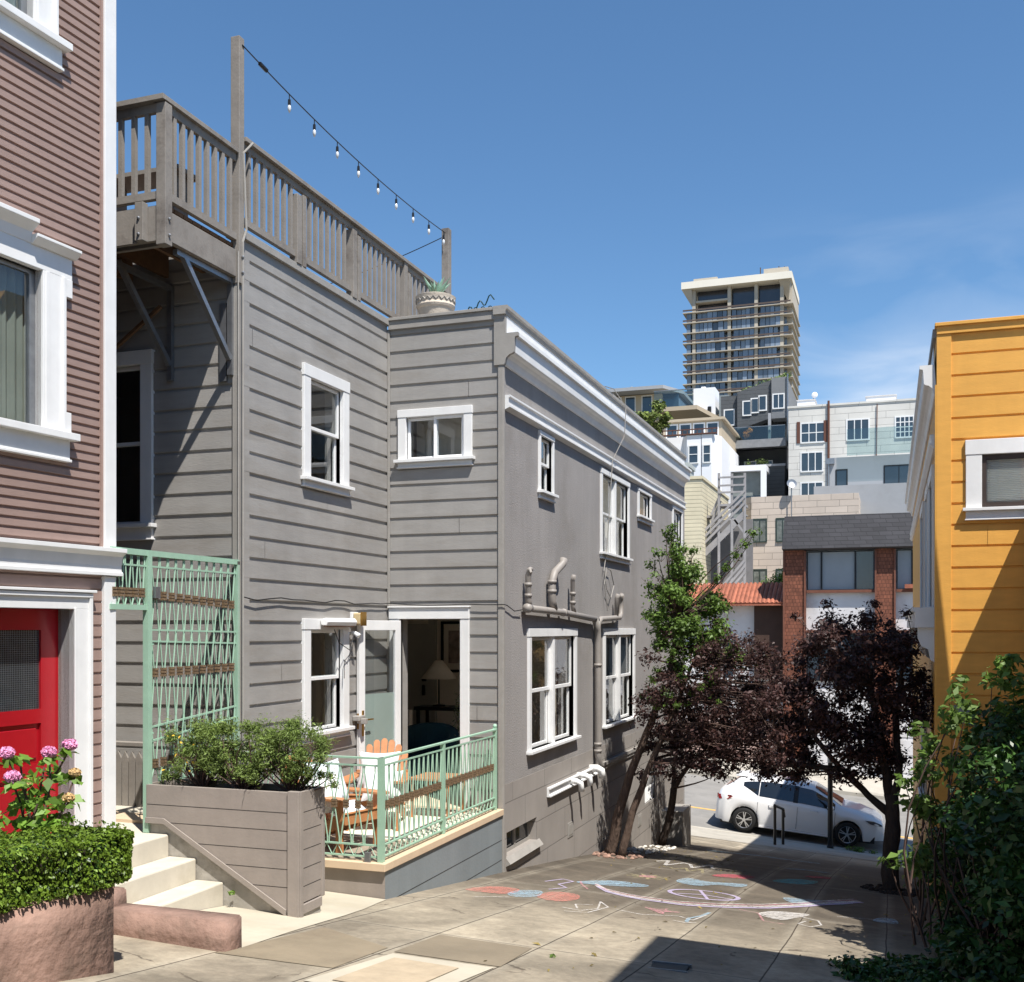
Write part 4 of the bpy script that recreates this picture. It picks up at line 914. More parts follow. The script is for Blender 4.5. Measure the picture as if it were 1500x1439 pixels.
# ================================================================== LEAF CLOUDS
def leaf_mesh(name, pts, nrm, size, m, par, asp=.42, jit=.35, bend=.18):
    """one small folded leaf at every point"""
    n = len(pts)
    sz = size * (1 + jit * rng.standard_normal(n)).clip(.35, 1.9)
    d = rng.standard_normal((n, 3)); d /= np.linalg.norm(d, axis=1)[:, None]
    nr = nrm + .55 * rng.standard_normal((n, 3)); nr /= np.linalg.norm(nr, axis=1)[:, None] + 1e-9
    a = np.cross(d, nr); a /= np.linalg.norm(a, axis=1)[:, None] + 1e-9
    b = np.cross(nr, a)
    A = a * (sz / 2)[:, None]; B = b * (sz * asp / 2)[:, None]; N = nr * (sz * bend)[:, None]
    P = np.empty((n, 4, 3)); P[:, 0] = pts - A; P[:, 1] = pts + B - A * .15 + N * .5; P[:, 2] = pts + A - N * .4; P[:, 3] = pts - B - A * .15 + N * .5
    off = np.array(rootloc(par).location if par is not None else (0, 0, 0))
    P -= off
    me = bpy.data.meshes.new(name)
    me.vertices.add(n * 4); me.vertices.foreach_set('co', P.reshape(-1))
    me.loops.add(n * 4); me.loops.foreach_set('vertex_index', np.arange(n * 4, dtype=np.int32))
    me.polygons.add(n); me.polygons.foreach_set('loop_start', np.arange(0, n * 4, 4, dtype=np.int32)); me.polygons.foreach_set('loop_total', np.full(n, 4, dtype=np.int32))
    me.update(calc_edges=True); me.materials.append(m)
    o = bpy.data.objects.new(name, me); COL.objects.link(o)
    if par is not None: o.parent = par
    return o
def cloud(centers, per, shell=.5):
    """points in clumps: centers = (x, y, z, r[, zscale])"""
    P = []; N = []
    for c in centers:
        n = int(per * (c[3] ** 2) * 3000)
        d = rng.standard_normal((n, 3)); d /= np.linalg.norm(d, axis=1)[:, None]
        rr = c[3] * (shell + (1 - shell) * rng.random(n) ** .7) * (.75 + .75 * rng.random(n) ** 2)
        q = d * rr[:, None]; q[:, 2] *= c[4] if len(c) > 4 else .8
        P.append(q + np.array(c[:3])); N.append(d * .7 + np.array((0, 0, .6)))
    return np.concatenate(P), np.concatenate(N)
def branch(mb, a, b, r0, r1, sag=.12, seg=5, k=6):
    a, b = Vector(a), Vector(b); d = b - a; o = Vector((random.uniform(-1, 1), random.uniform(-1, 1), random.uniform(-.2, .6))) * d.length * sag
    pts = [a + d * (i / seg) + o * math.sin(PI * i / seg) for i in range(seg + 1)]
    mb.tube(pts, [r0 + (r1 - r0) * i / seg for i in range(seg + 1)], k); return pts

# three feathery shrubs in the planter box
for i, (x, top, lab) in enumerate(((-1.02, 1.26, 'leftmost feathery green shrub in the taupe planter box, touching the iron screen'), (-.62, 1.28, 'middle feathery green shrub in the taupe planter box'), (-.20, 1.30, 'rightmost feathery shrub in the planter box, in front of the lower house window'))):
    sh = thing('shrub', lab, 'shrub', (x, 7.15, .76), 0, 'shrubs in the planter box')
    cs_ = []; bm_ = MB()
    for k in range(44):
        a = random.uniform(0, 2 * PI); rr = .33 * random.random() ** .6; z = random.uniform(.90, top + .03)
        c = (x + rr * 1.1 * math.cos(a), 7.15 + rr * .65 * math.sin(a), z - rr * .22, random.uniform(.045, .085)); cs_.append(c)
        branch(bm_, (x + random.uniform(-.03, .03), 7.15, .755), c[:3], .009, .002, .15)
    bm_.build('stems', M['twig'], sh)
    P, N = cloud(cs_, 16, .0); leaf_mesh('foliage', P, N, .026, M['leaffine'], sh, asp=.28)
    P, N = cloud([(c[0] + random.uniform(-.06, .06), c[1], c[2] + random.uniform(0, .07), c[3] * 1.3) for c in cs_], 2.5, .4); leaf_mesh('outer_foliage', P, N, .03, M['leaffine'], sh, asp=.2)
    if i == 0:
        P = np.array([(x - .28 + .3 * random.random(), 7.02 + .1 * random.random(), .9 + .3 * random.random()) for _ in range(14)])
        leaf_mesh('yellow_leaves', P, np.tile((0, -1, .3), (14, 1)), .035, mat('yellow_leaf', srgb(220, 180, 60), .6, .2), sh)

# boxwood hedge in the mauve planter
bed = rough_box('planter_wall', -.14, .16, 1.2, 4.73, -.6, .655, M['pinkstucco'], amp=.006, skew=(4.73, .197))
tag(recenter(bed), 'rough mauve stucco planter wall at the lower left, under the clipped hedge', 'wall')
sb = MB(); sb.box(-1.45, -.80, 1.2, 4.73, .3, .60); sb.box(-.80, -.16, 3.2, 4.72, .3, .60); sb.box(-1.46, -.70, 4.735, 5.76, .2, .50); so_ = tag(recenter(sb.build('planting_bed', M['soil'])), 'dark soil bed behind the hedge in front of the red door', 'soil'); so_['kind'] = 'structure'
hd = thing('hedge', 'bright green clipped boxwood hedge growing over the mauve planter wall', 'hedge', (-.1, 3.4, .6))
def boxcloud(x0, x1, y0, y1, z0, z1, n, depth=.09):
    q = rng.random((n, 3)); face = rng.integers(0, 6, n); nr = np.zeros((n, 3))
    ax = face // 2; sd_ = face % 2
    dd = depth * rng.random(n) ** 1.3
    L = np.array([x1 - x0, y1 - y0, z1 - z0]); lo = np.array([x0, y0, z0])
    P = lo + q * L
    for a in range(3):
        m_ = ax == a; P[m_, a] = np.where(sd_[m_] == 1, lo[a] + L[a] - dd[m_], lo[a] + dd[m_]); nr[m_, a] = np.where(sd_[m_] == 1, 1, -1)
    c = lo + L / 2; k = ((np.abs(P - c) / (L / 2)) ** 14).sum(1); P = c + (P - c) / (np.maximum(k, 1e-6) ** (1 / 14))[:, None] * np.minimum(1, np.maximum(k, 1e-6) ** (1 / 14))[:, None]
    lump = np.array([math.sin(p[0] * 11) * math.sin(p[1] * 9 + 1) * math.sin(p[2] * 12 + 2) for p in P])
    P += nr * lump[:, None] * .03
    return P, nr + np.array((0, 0, .35))
def areas(x0, x1, y0, y1, z0, z1, dens): return int(dens * 2 * ((x1 - x0) * (y1 - y0) + (y1 - y0) * (z1 - z0) * 1.5 + (x1 - x0) * (z1 - z0)))
shr = lambda P: P + np.stack([(P[:, 1] - 4.73) * .197, P[:, 1] * 0, P[:, 1] * 0], 1)
P, N = boxcloud(-.33, .19, 2.6, 4.86, .65, .935, 46000, .06); P = shr(P); leaf_mesh('foliage', P, N, .021, M['leafbox'], hd, asp=.62)
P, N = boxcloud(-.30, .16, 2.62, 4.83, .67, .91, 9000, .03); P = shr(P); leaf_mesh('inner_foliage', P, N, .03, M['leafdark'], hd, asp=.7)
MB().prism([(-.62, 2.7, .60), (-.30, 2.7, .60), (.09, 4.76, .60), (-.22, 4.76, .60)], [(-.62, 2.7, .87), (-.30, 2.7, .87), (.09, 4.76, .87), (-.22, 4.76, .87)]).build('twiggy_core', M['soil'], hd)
P, N = boxcloud(-.2, .19, 3.0, 4.8, .90, .975, 700, .02); P = shr(P); leaf_mesh('top_foliage', P, N, .022, M['leafbox'], hd, asp=.5)

# hydrangea
hy = thing('hydrangea', 'hydrangea bush with pink and cream flower heads in front of the red door', 'plant', (-.95, 5.25, .58))
hm = MB(); tips = []
HX = [(x_, y_, z_ - .05) for x_, y_, z_ in [(-.72, 5.2, 1.30), (-.70, 5.35, 1.33), (-.66, 5.35, 1.16), (-.80, 4.95, 1.32), (-.66, 4.85, 1.20), (-.80, 5.1, 1.12), (-.62, 5.25, 1.02), (-.85, 5.3, 1.22), (-.62, 5.0, 1.05), (-.95, 5.2, 1.3), (-.72, 4.7, 1.1), (-.9, 4.8, 1.25)]]
LP = []; LN = []
for q in HX:
    pts = branch(hm, (-.85 + random.uniform(-.1, .1), 5.1 + random.uniform(-.15, .15), .56), q, .009, .006, .12)
    tips.append(q)
    for p in pts[2:]:
        for _ in range(12):
            a = random.uniform(0, 2 * PI); d = Vector((math.cos(a), math.sin(a), random.uniform(-.4, .1)))
            LP.append(tuple(p + d * random.uniform(.03, .08) + Vector((0, 0, -.015)))); LN.append((d.x * .5, d.y * .5, .9))
hm.build('stems', M['twig'], hy)
leaf_mesh('leaves', np.array(LP), np.array(LN),   .078, M['leafhyd'], hy, asp=.62, jit=.2)
for i, q in enumerate(tips[:7]):
    r_ = .042 if i in (0, 1, 3, 4) else .032
    d = rng.standard_normal((420, 3)); d /= np.linalg.norm(d, axis=1)[:, None]; d[:, 2] *= .75
    leaf_mesh('flower_head', np.array(q) + d * r_ + (0, 0, .03), d, .017, M['petal'] if i in (0, 1, 3, 4) else M['petal2'], hy, asp=.8)
# strappy leaves at the very left
ir = thing('iris_clump', 'clump of long strappy green leaves beside the hydrangea in front of the red door', 'plant', (-.95, 4.7, .58))
im = MB()
for i in range(16):
    a = random.uniform(-1.2, 1.2); L = random.uniform(.45, .8); c0 = Vector((-.95 + random.uniform(-.08, .08), 4.75 + random.uniform(-.08, .12), .56))
    w = Vector((.012, .008, 0)); pts = [c0 + Vector((.25 * a * t * t, .45 * a * t * t, L * (t - .38 * t * t))) for t in (0, .3, .6, .85, 1)]
    for j in range(4):
        k0, k1 = 1 - j / 4.6, 1 - (j + 1) / 4.6
        im.quad(pts[j] - w * k0, pts[j] + w * k0, pts[j + 1] + w * k1, pts[j + 1] - w * k1)
im.build('leaves', M['leafhyd'], ir, recalc=False)

# ================================================================== LEFT HOUSE
bh = thing('brown_house', 'mauve brown clapboard house with white trim and a red door at the left edge', 'house', (-1.6, 4.5, 0))
BF = F(-1.43, 6.62, -.068, -.998, .998, -.068)
bh_h = [(.69, 1.62, 3.42, 4.52), (.74, 1.62, 6.18, 8.2), (.41, 1.5, -.2, 2.17)]
s = MB(); siding(s, BF, .12, 4.2, 2.62, 8.6, .0665, 3.57, exp_h(bh_h[:2], .03), d=.017, g=.017, c=.006, wob=.001)
siding(s, BF, .10, 4.2, .0, 2.44, .088, .02, [(.26, 1.65, -.5, 2.28)], d=.012, g=.010, c=.008, wob=.001)
cuts_slab(s, BF, .02, 4.2, -.5, 8.6, -.2, -.02, bh_h); s.build('clapboard_wall', M['brown'], bh)
s = MB(); s.fbox(BF, 0, .02, -8, -.02, -.5, 8.6); s.build('end_wall', M['brown'], bh)
s = MB(); s.fbox(BF, .0, .115, -.10, .03, 2.62, 8.6); s.fbox(BF, -.012, 0, -.12, .02, 2.62, 8.6); s.fbox(BF, .0, .115, -.10, .028, .2, 2.42); s.build('corner_board', M['white'], bh, bevel=.004)
s = MB(); s.fbox(BF, .115, .135, -.01, .014, 2.63, 8.6); s.build('corner_bead', M['brown'], bh)
s = MB(); s.prism([BF.p(-.05, n, z) for n, z in [(-.02, 2.635), (.09, 2.63), (.09, 2.60), (.05, 2.57), (.035, 2.50), (.035, 2.46), (.05, 2.45), (.05, 2.425), (-.02, 2.425)]], [BF.p(4.2, n, z) for n, z in [(-.02, 2.635), (.09, 2.63), (.09, 2.60), (.05, 2.57), (.035, 2.50), (.035, 2.46), (.05, 2.45), (.05, 2.425), (-.02, 2.425)]]); s.build('cornice', M['white'], bh, bevel=.002)
s = MB(); s.box(-5, -1.6, 1.9, 6.58, 8.5, 8.6); s.build('roof', M['brown'], bh)
# door
cs = MB(); cs.fbox(BF, .235, .41, -.125, .03, -.2, 2.17); cs.fbox(BF, 1.5, 1.68, -.125, .03, -.2, 2.17); cs.fbox(BF, .23, 1.69, -.125, .03, 2.17, 2.29)
cs.fbox(BF, .245, .275, .03, .045, -.2, 2.28); cs.fbox(BF, .395, .41, -.1, .038, -.2, 2.18); cs.fbox(BF, .245, 1.67, .03, .048, 2.255, 2.285); cs.fbox(BF, .22, 1.69, -.02, .06, 2.29, 2.31)
cs.build('door_casing', M['white'], bh, bevel=.003)
dr_ = MB(); cuts_slab(dr_, BF, .41, 1.5, .1, 2.17, -.165, -.125, [(.565, 1.35, 1.46, 2.02), (.565, 1.35, 1.08, 1.36), (.565, 1.35, .3, .98)])
drm = dr_.build('door', M['red'], bh, bevel=.004)
q = MB()
for z0, z1 in ((1.08, 1.36), (.3, .98)): q.fbox(BF, .565, 1.35, -.155, -.145, z0, z1); q.fbox(BF, .60, 1.315, -.145, -.132, z0 + .035, z1 - .035)
q.build('door_panel', M['red'], drm, bevel=.004)
q = MB(); q.fbox(BF, .565, 1.35, -.152, -.146, 1.46, 2.02); q.build('pane', M['darkpane'], drm)
q = MB()
for i in range(52): q.fbox(BF, .57 + i * .015, .572 + i * .015, -.143, -.141, 1.46, 2.02)
for i in range(37): q.fbox(BF, .565, 1.35, -.1412, -.1395, 1.465 + i * .015, 1.467 + i * .015)
q.build('wire_mesh', M['steel'], drm)
# windows of the brown house
wb = MB()
def bwin(u0, u1, z0, z1, ear):
    c = MB(); c.fbox(BF, u0 - .17, u0, -.05, .03, z0, z1); c.fbox(BF, u0 - .02, u0, -.05, .012, z0, z1); c.fbox(BF, u0 - .19, u0 - .165, -.01, .05, z0, z1 - .0)
    c.fbox(BF, u0 - .055, u0 - .02, .03, .036, z0, z1); c.fbox(BF, u1, u1 + .17, -.05, .03, z0, z1)
    if ear:
        c.fbox(BF, u0 - .26, u1 + .26, -.05, .03, z1, z1 + .15); c.fbox(BF, u0 - .26, u0 - .17, -.01, .034, z1 - .13, z1)
        c.prism([BF.p(u0 - .285, n, z) for n, z in [(0, z1 + .21), (.10, z1 + .21), (.10, z1 + .19), (.05, z1 + .15), (0, z1 + .15)]], [BF.p(u0 + .11, n, z) for n, z in [(0, z1 + .21), (.10, z1 + .21), (.10, z1 + .19), (.05, z1 + .15), (0, z1 + .15)]])
        c.prism([BF.p(u0 + .11, n, z) for n, z in [(0, z1 + .30), (.12, z1 + .30), (.12, z1 + .27), (.05, z1 + .22), (.035, z1 + .15), (0, z1 + .15)]], [BF.p(u1 - .11, n, z) for n, z in [(0, z1 + .30), (.12, z1 + .30), (.12, z1 + .27), (.05, z1 + .22), (.035, z1 + .15), (0, z1 + .15)]])
        c.fbox(BF, u0 - .25, u0 - .19, -.01, .034, z0, z0 + .15 )
    w = c.build('window', M['white'], bh, bevel=.003)
    s = MB(); s.fbox(BF, u0 - .285, u1 + .28, -.05, .085, z0 - .05, z0); s.fbox(BF, u0 - .24, u1 + .24, -.01, .03, z0 - .19, z0 - .05); s.fbox(BF, u0 - .245, u1 + .25, -.01, .045, z0 - .205, z0 - .185); s.build('sill', M['white'], w, bevel=.003)
    s = MB(); s.fbox(BF, u0, u0 + .05, -.075, -.045, z0, z1); s.fbox(BF, u0, u1, -.075, -.045, z0, z0 + .02); s.fbox(BF, u0, u1, -.075, -.045, z1 - .03, z1); s.build('screen_frame', M['steel'], w)
    s = MB(); s.fbox(BF, u0, u1, -.066, -.06, z0, z1); s.build('pane', M['glass'], w)
    cu = MB(); n_ = 60
    for i in range(n_):
        a, b = u0 - .05 + i * (u1 - u0 + .1) / n_, u0 - .05 + (i + 1) * (u1 - u0 + .1) / n_
        f = lambda t: -.12 + .014 * math.sin(t * 95) + .008 * math.sin(t * 41 + 1)
        cu.quad(BF.p(a, f(a), z0), BF.p(b, f(b), z0), BF.p(b, f(b), z1), BF.p(a, f(a), z1))
    cu.build('curtain', M['curtaing'], w, recalc=False)
bwin(.69, 1.62, 3.42, 4.52, True)
bwin(.76, 1.62, 6.18, 8.0, False)

# ================================================================== WALL FITTINGS ON THE GREY HOUSE
wlmp = thing('wall_lamp', 'small box porch lamp with a cream lens on the grey wall beside the glazed door', 'lamp', (WX, 10.44, 2.13))
MB().fbox(F1, 10.37, 10.51, 0, .03, 2.06, 2.21).build('back_plate', M['white'], wlmp, bevel=.004)
MB().fbox(F1, 10.385, 10.495, .03, .125, 2.07, 2.20).build('lens', M['copper'], wlmp, bevel=.015)
MB().fbox(F1, 10.38, 10.50, .125, .135, 2.06, 2.21).build('front_cap', M['brass'], wlmp)
cam_ = thing('security_camera', 'small white security camera with cables beside the patio heater', 'camera', (WX, 10.34, 2.02))
MB().tube([(WX + .02, 10.34, 1.98), (WX + .08, 10.34, 1.98), (WX + .13, 10.33, 1.95)], [.02, .022, .03], 8).build('body', M['pvc'], cam_, smooth=True)
MB().tube([(WX + .07, 10.33, 1.97), (WX + .09, 10.2, 1.80), (WX + .07, 10.0, 1.88), (WX + .07, 9.9, 2.02)], .005, 5).build('cable', M['black'], cam_)
MB().tube([(WX + .07, 10.34, 1.95), (WX + .06, 10.30, 1.78), (WX + .05, 10.15, 1.68), (WX + .055, 10.14, 1.5)], .004, 5).build('cable', M['black'], cam_)
ht = thing('patio_heater', 'white patio heater bar mounted over the lower window above the terrace', 'heater', (WX, 10.0, 2.08))
MB().extrude_profile(F1, [(.04, 2.125), (.10, 2.14), (.13, 2.10), (.11, 2.06), (.05, 2.065)], 9.66, 10.30).build('housing', M['pvc'], ht, bevel=.006)
MB().extrude_profile(F1, [(.052, 2.062), (.108, 2.057), (.10, 2.045), (.06, 2.05)], 9.70, 10.26).build('grill', mat('heater_grill', srgb(120, 84, 60), .4, .3, 20), ht)
sp = thing('water_spout', 'white outlet cover on the grey wall below the porch lamp', 'outlet', (WX, 10.5, 1.06))
MB().fbox(F1, 10.42, 10.56, 0, .09, 1.02, 1.08).build('cover', M['greytrim'], sp, bevel=.01); MB().fbox(F1, 10.44, 10.5, .09, .15, .99, 1.05).build('nozzle', M['greytrim'], sp, bevel=.005)

# ================================================================== TERRACE FURNITURE
def adirondack(label, loc, rot, group='wooden chairs on the terrace'):
    r = thing('adirondack_chair', label, 'chair', loc, rot, group)
    B = lambda mb, nm: mb.build(nm, M['teak'], r, local=True, bevel=.003)
    # chair faces -y locally
    for s_ in (-1, 1):
        m_ = MB(); m_.bar((s_ * .27, -.36, 0), (s_ * .27, -.36, .52), .022, .09, up=(0, 1, 0)); B(m_, 'leg')
        m_ = MB(); m_.prism([(s_ * .25 - .011, -.40, .26), (s_ * .25 - .011, -.40, .38), (s_ * .25 - .011, .42, .10), (s_ * .25 - .011, .50, 0), (s_ * .25 - .011, .38, 0)],
                            [(s_ * .25 + .011, -.40, .26), (s_ * .25 + .011, -.40, .38), (s_ * .25 + .011, .42, .10), (s_ * .25 + .011, .50, 0), (s_ * .25 + .011, .38, 0)]); B(m_, 'rear_leg')
        m_ = MB(); m_.extrude_face(F(0, 0, 1, 0, 0, 1), [(0, 0)] * 0 or [(0, 0), (1, 0), (1, 1)], 0, .001) if False else None
        m_.prism([(s_ * x, y, .52) for x, y in ((.22, .30), (.30, .32), (.37, -.1), (.37, -.42), (.34, -.47), (.25, -.47), (.22, -.40))],
                 [(s_ * x, y, .545) for x, y in ((.22, .30), (.30, .32), (.37, -.1), (.37, -.42), (.34, -.47), (.25, -.47), (.22, -.40))]); B(m_, 'arm')
    for i in range(6):
        t = i / 5; y = -.39 + .62 * t; z = .385 - .19 * t
        m_ = MB(); m_.bar((-.28, y, z), (.28, y, z), .085, .02, up=(0, .3, 1)); B(m_, 'seat_slat')
    for i in range(7):
        a = (i - 3); xb = a * .062; xt = a * .088; L = .80 - .018 * a * a
        bx = Vector((xb, .20, .17)); dirv = Vector(((xt - xb) / .8, .42, .90)).normalized(); tp = bx + dirv * L
        n_ = Vector((0, -.90, .42)).normalized() * .009; wv = Vector((1, 0, 0))
        o0 = [bx - wv * .028, bx + wv * .028, tp - dirv * .02 + wv * .038, tp + wv * .018 + dirv * .01, tp - wv * .018 + dirv * .01, tp - dirv * .02 - wv * .038]
        m_ = MB(); m_.prism([p - n_ for p in o0], [p + n_ for p in o0]); B(m_, 'back_slat')
    m_ = MB(); m_.bar((-.30, .38, .53), (.30, .38, .53), .03, .06); B(m_, 'back_rail')
    m_ = MB(); m_.bar((-.26, -.41, .33), (.26, -.41, .33), .02, .10); B(m_, 'front_apron')
    r.scale = (.93, .93, .93)
    return r
adirondack('oiled wooden fan backed chair with a white cushion, near the open glazed door', (-.92, 10.02, -.002), R(18))
adirondack('oiled wooden fan backed chair with marbled cushions, just behind the planter box', (-.86, 8.95, -.012), R(75))
def pillow(label, loc, w, h, t, rot, m, group='cushions on the wooden chairs'):
    mb = MB(); n = 14; vs = []
    for sgn in (1, -1):
        for j in range(n + 1):
            for i in range(n + 1):
                a, b = i / n * 2 - 1, j / n * 2 - 1
                pin = 1 - .12 * (1 - abs(a) ** 2) * abs(b) ** 2; pin2 = 1 - .12 * (1 - abs(b) ** 2) * abs(a) ** 2
                th = t * ((1 - a ** 4) * (1 - b ** 4)) ** .6 / 2
                vs.append((a * w / 2 * pin2, sgn * th, b * h / 2 * pin))
    fs = []
    for s_ in (0, 1):
        o_ = s_ * (n + 1) ** 2
        fs += [(o_ + j * (n + 1) + i, o_ + j * (n + 1) + i + 1, o_ + (j + 1) * (n + 1) + i + 1, o_ + (j + 1) * (n + 1) + i) for j in range(n) for i in range(n)]
    mb.add(vs, fs); o = mb.build('cushion', m, smooth=True); o.location = loc; o.rotation_euler = rot
    return tag(o, label, 'cushion', group)
pillow('white cushion leaning on the back of the wooden chair by the glazed door', (-.93, 10.06, .56), .44, .40, .15, (R(-22), 0, R(18)), M['cushion'])
pillow('white cushion on the seat of the wooden chair by the glazed door', (-.72, 9.72, .45), .42, .34, .14, (R(-35), 0, R(24)), M['cushion'])
pillow('pale blue marbled square cushion against the back of the front wooden chair', (-.90, 8.93, .58), .46, .44, .15, (R(-22), 0, R(75)), M['cushion2'])
pillow('plain white cushion at the left of the front wooden chair, beside the shrubs', (-.83, 8.72, .50), .42, .40, .15, (R(-25), 0, R(60)), M['cushion'])
pillow('small marbled cushion lying low on the seat of the front wooden chair', (-.62, 8.85, .34), .36, .26, .13, (R(-60), 0, R(72)), M['cushion2'])
sdt = thing('side_table', 'low oiled wooden side table beside the railing on the terrace', 'table', (-.55, 10.75, 0))
MB().box(-.80, -.32, 10.5, 11.0, .40, .425).build('top', M['teak'], sdt, bevel=.003)
for x in (-.78, -.36):
    for y in (10.52, 10.95): MB().box(x, x + .03, y, y + .03, -.002, .40).build('leg', M['teak'], sdt)

# ================================================================== INSIDE THE ROOM
pic = thing('framed_picture', 'black framed print hanging on the beige wall inside the open door', 'picture', (-2.15, 15.18, 1.7))
PF2 = FY(15.19)
fm = MB(); cuts_slab(fm, PF2, -2.42, -1.92, 1.36, 2.14, 0, .03, [(-2.38, -1.96, 1.40, 2.10)]); fm.build('frame', M['black'], pic)
MB().fbox(PF2, -2.38, -1.96, .004, .01, 1.40, 2.10).build('mount', M['shade'], pic); MB().fbox(PF2, -2.30, -2.04, .01, .012, 1.50, 2.0).build('print', mat('faint_print', srgb(150, 132, 120), .7, .5, 9), pic)
lp = thing('table_lamp', 'dark table lamp with a wide cream cone shade inside the room', 'lamp', (-1.95, 14.0, .95))
MB().lathe([(.09, 0), (.09, .02), (.012, .03), (.01, .5), (.012, .52)], (-1.95, 14.0, .93), 14).build('stand', M['black'], lp); MB().lathe([(.26, 0), (.05, .26), (.045, .26), (.25, .0)], (-1.95, 14.0, 1.32), 24).build('lamp_shade', M['shade'], lp, smooth=True)
cn = thing('console_table', 'dark console table under the lamp inside the room', 'table', (-1.95, 14.0, 0))
MB().box(-2.25, -1.5, 13.8, 14.2, .88, .93).build('top', M['black'], cn)
for x in (-2.22, -1.56):
    for y in (13.82, 14.14): MB().box(x, x + .04, y, y + .04, 0, .88).build('leg', M['black'], cn)
ac = thing('armchair', 'dark teal velvet barrel armchair just inside the open door', 'armchair', (-1.45, 12.3, 0))
b_ = MB()
N_ = 18; out = [(.46 * math.cos(a), .42 * math.sin(a)) for a in [R(-30) + R(240) * i / N_ for i in range(N_ + 1)]]
A_ = [(-1.45 + x, 12.3 + y, .1) for x, y in out] + [(-1.45 + x * .72, 12.3 + y * .72, .1) for x, y in out[::-1]]
B_ = [(-1.45 + x * 1.04, 12.3 + y * 1.04, .55 + .27 * max(0, math.sin(PI * min(i, N_) / N_))) for i, (x, y) in enumerate(out)] + [(-1.45 + x * .78, 12.3 + y * .78, .55 + .27 * max(0, math.sin(PI * (N_ - i) / N_))) for i, (x, y) in enumerate(out[::-1])]
b_.add(A_ + B_, [(i, i + 1, len(A_) + i + 1, len(A_) + i) for i in range(N_)] + [(N_ + 1 + i, N_ + 2 + i, len(A_) + N_ + 2 + i, len(A_) + N_ + 1 + i) for i in range(N_)] +
       [(len(A_) + i, len(A_) + i + 1, 2 * len(A_) - 2 - i, 2 * len(A_) - 1 - i) for i in range(N_)] + [(0, len(A_) - 1, 2 * len(A_) - 1, len(A_)), (N_, N_ + 1, len(A_) + N_ + 1, len(A_) + N_)])
b_.build('backrest', M['velvet'], ac, bevel=.02)
MB().lathe([(.30, .12), (.33, .15), (.33, .40), (.29, .45), (.1, .46)], (-1.45, 12.3, 0), 20).build('seat', M['velvet'], ac, smooth=True)
hp = thing('house_plant', 'fine leaved green plant inside the room beside the armchair', 'plant', (-1.05, 12.55, .0))
MB().lathe([(.1, 0), (.13, .3), (.12, .3), (.11, .27)], (-1.02, 12.6, .0), 14).build('pot', M['pot'], hp)
P, N = cloud([(-1.03, 12.6, .75 + .1 * k, .16 - .01 * k, 1.2) for k in range(5)], 1.3, .1); leaf_mesh('foliage', P, N, .05, mat('house_plant_leaf', srgb(120, 128, 86), .6, .3, 5, island=.4), hp, asp=.25)
hs_ = MB(); [branch(hs_, (-1.02, 12.6, .28), (-1.03 + random.uniform(-.1, .1), 12.6 + random.uniform(-.1, .1), 1.0), .005, .002) for _ in range(8)]; hs_.build('stems', M['twig'], hp)
# ================================================================== YELLOW HOUSE
yh = thing('yellow_house', 'ochre yellow board sided house with white trim on the right side of the alley', 'house', (7, 17, -1.3))
YF = FY(13.35); SXF = F(4.6, 0, 0, 1, -1, 0)
hy_ = [(5.08, 6.5, 3.41, 4.02)]
s = MB(); siding(s, YF, 4.755, 9.2, -1.6, 5.44, .246, 5.18, exp_h(hy_, .03), d=.018, g=.018, c=.010); cuts_slab(s, YF, 4.6, 9.2, -2, 5.44, -.2, -.02, hy_); s.build('front_wall', M['yellow'], yh)
s = MB(); s.fbox(YF, 4.598, 4.757, -.1, .022, -2, 5.43); s.fbox(SXF, 13.33, 13.50, -.05, .02, -2, 4.85); s.build('corner_board', M['yellow'], yh, bevel=.004)
s = MB(); s.fbox(YF, 4.60, 9.2, -.1, .035, 5.43, 5.52); s.fbox(YF, 4.58, 9.2, -.12, .06, 5.52, 5.56); s.build('parapet_cap', M['yellow'], yh, bevel=.004)
sy = [(14.2, 15.4, 2.3, 3.9), (16.0, 16.9, 2.3, 3.9), (18.2, 19.6, 2.3, 3.9), (14.1, 15.1, -1.6, 1.2), (17, 19, -.6, 1.1)]
s = MB(); cuts_slab(s, SXF, 13.37, 27.6, -5, 5.45, -.2, 0, sy); s.build('alley_wall', M['yellow'], yh)
s = MB(); s.box(4.7, 9.2, 13.5, 27.6, 5.35, 5.43); s.box(9.1, 9.2, 13.4, 27.6, -3, 5.4); s.box(4.7, 9.2, 27.5, 27.6, -5, 5.4); s.build('roof', M['greytrim'], yh)
s = MB(); s.extrude_profile(SXF, [(n, z - .24) for n, z in corn[1:-1]], 13.40, 27.65); s.build('cornice', M['white'], yh)
s = MB(); s.extrude_profile(SXF, [(n, z - .24) for n, z in corn[1:-1]], 13.37, 13.398); s.build('cornice_end', M['white'], yh)
s = MB(); s.extrude_profile(SXF, [(.001, 4.30), (.07, 4.30), (.06, 4.27), (.05, 4.2), (.07, 4.19), (.03, 4.14), (.001, 4.14)], 13.45, 27.6); s.build('belt_moulding', M['white'], yh)
s = MB(); s.fbox(SXF, 13.42, 27.6, -.1, .04, 5.42, 5.52); s.build('roof_edge', M['greytrim'], yh)
for h in sy[:3]: window(SXF, yh, *h, style='double', cw=.12, top=.14, inset=.08, back=.4, sillh=.06)
window(SXF, yh, *sy[4], style='double', cw=.12, top=.14, inset=.08, back=.4, sillh=.06)
s = MB(); s.fbox(SXF, 14.1, 15.1, -.1, -.06, -1.6, 1.2); s.build('side_door', M['greytrim'], yh)
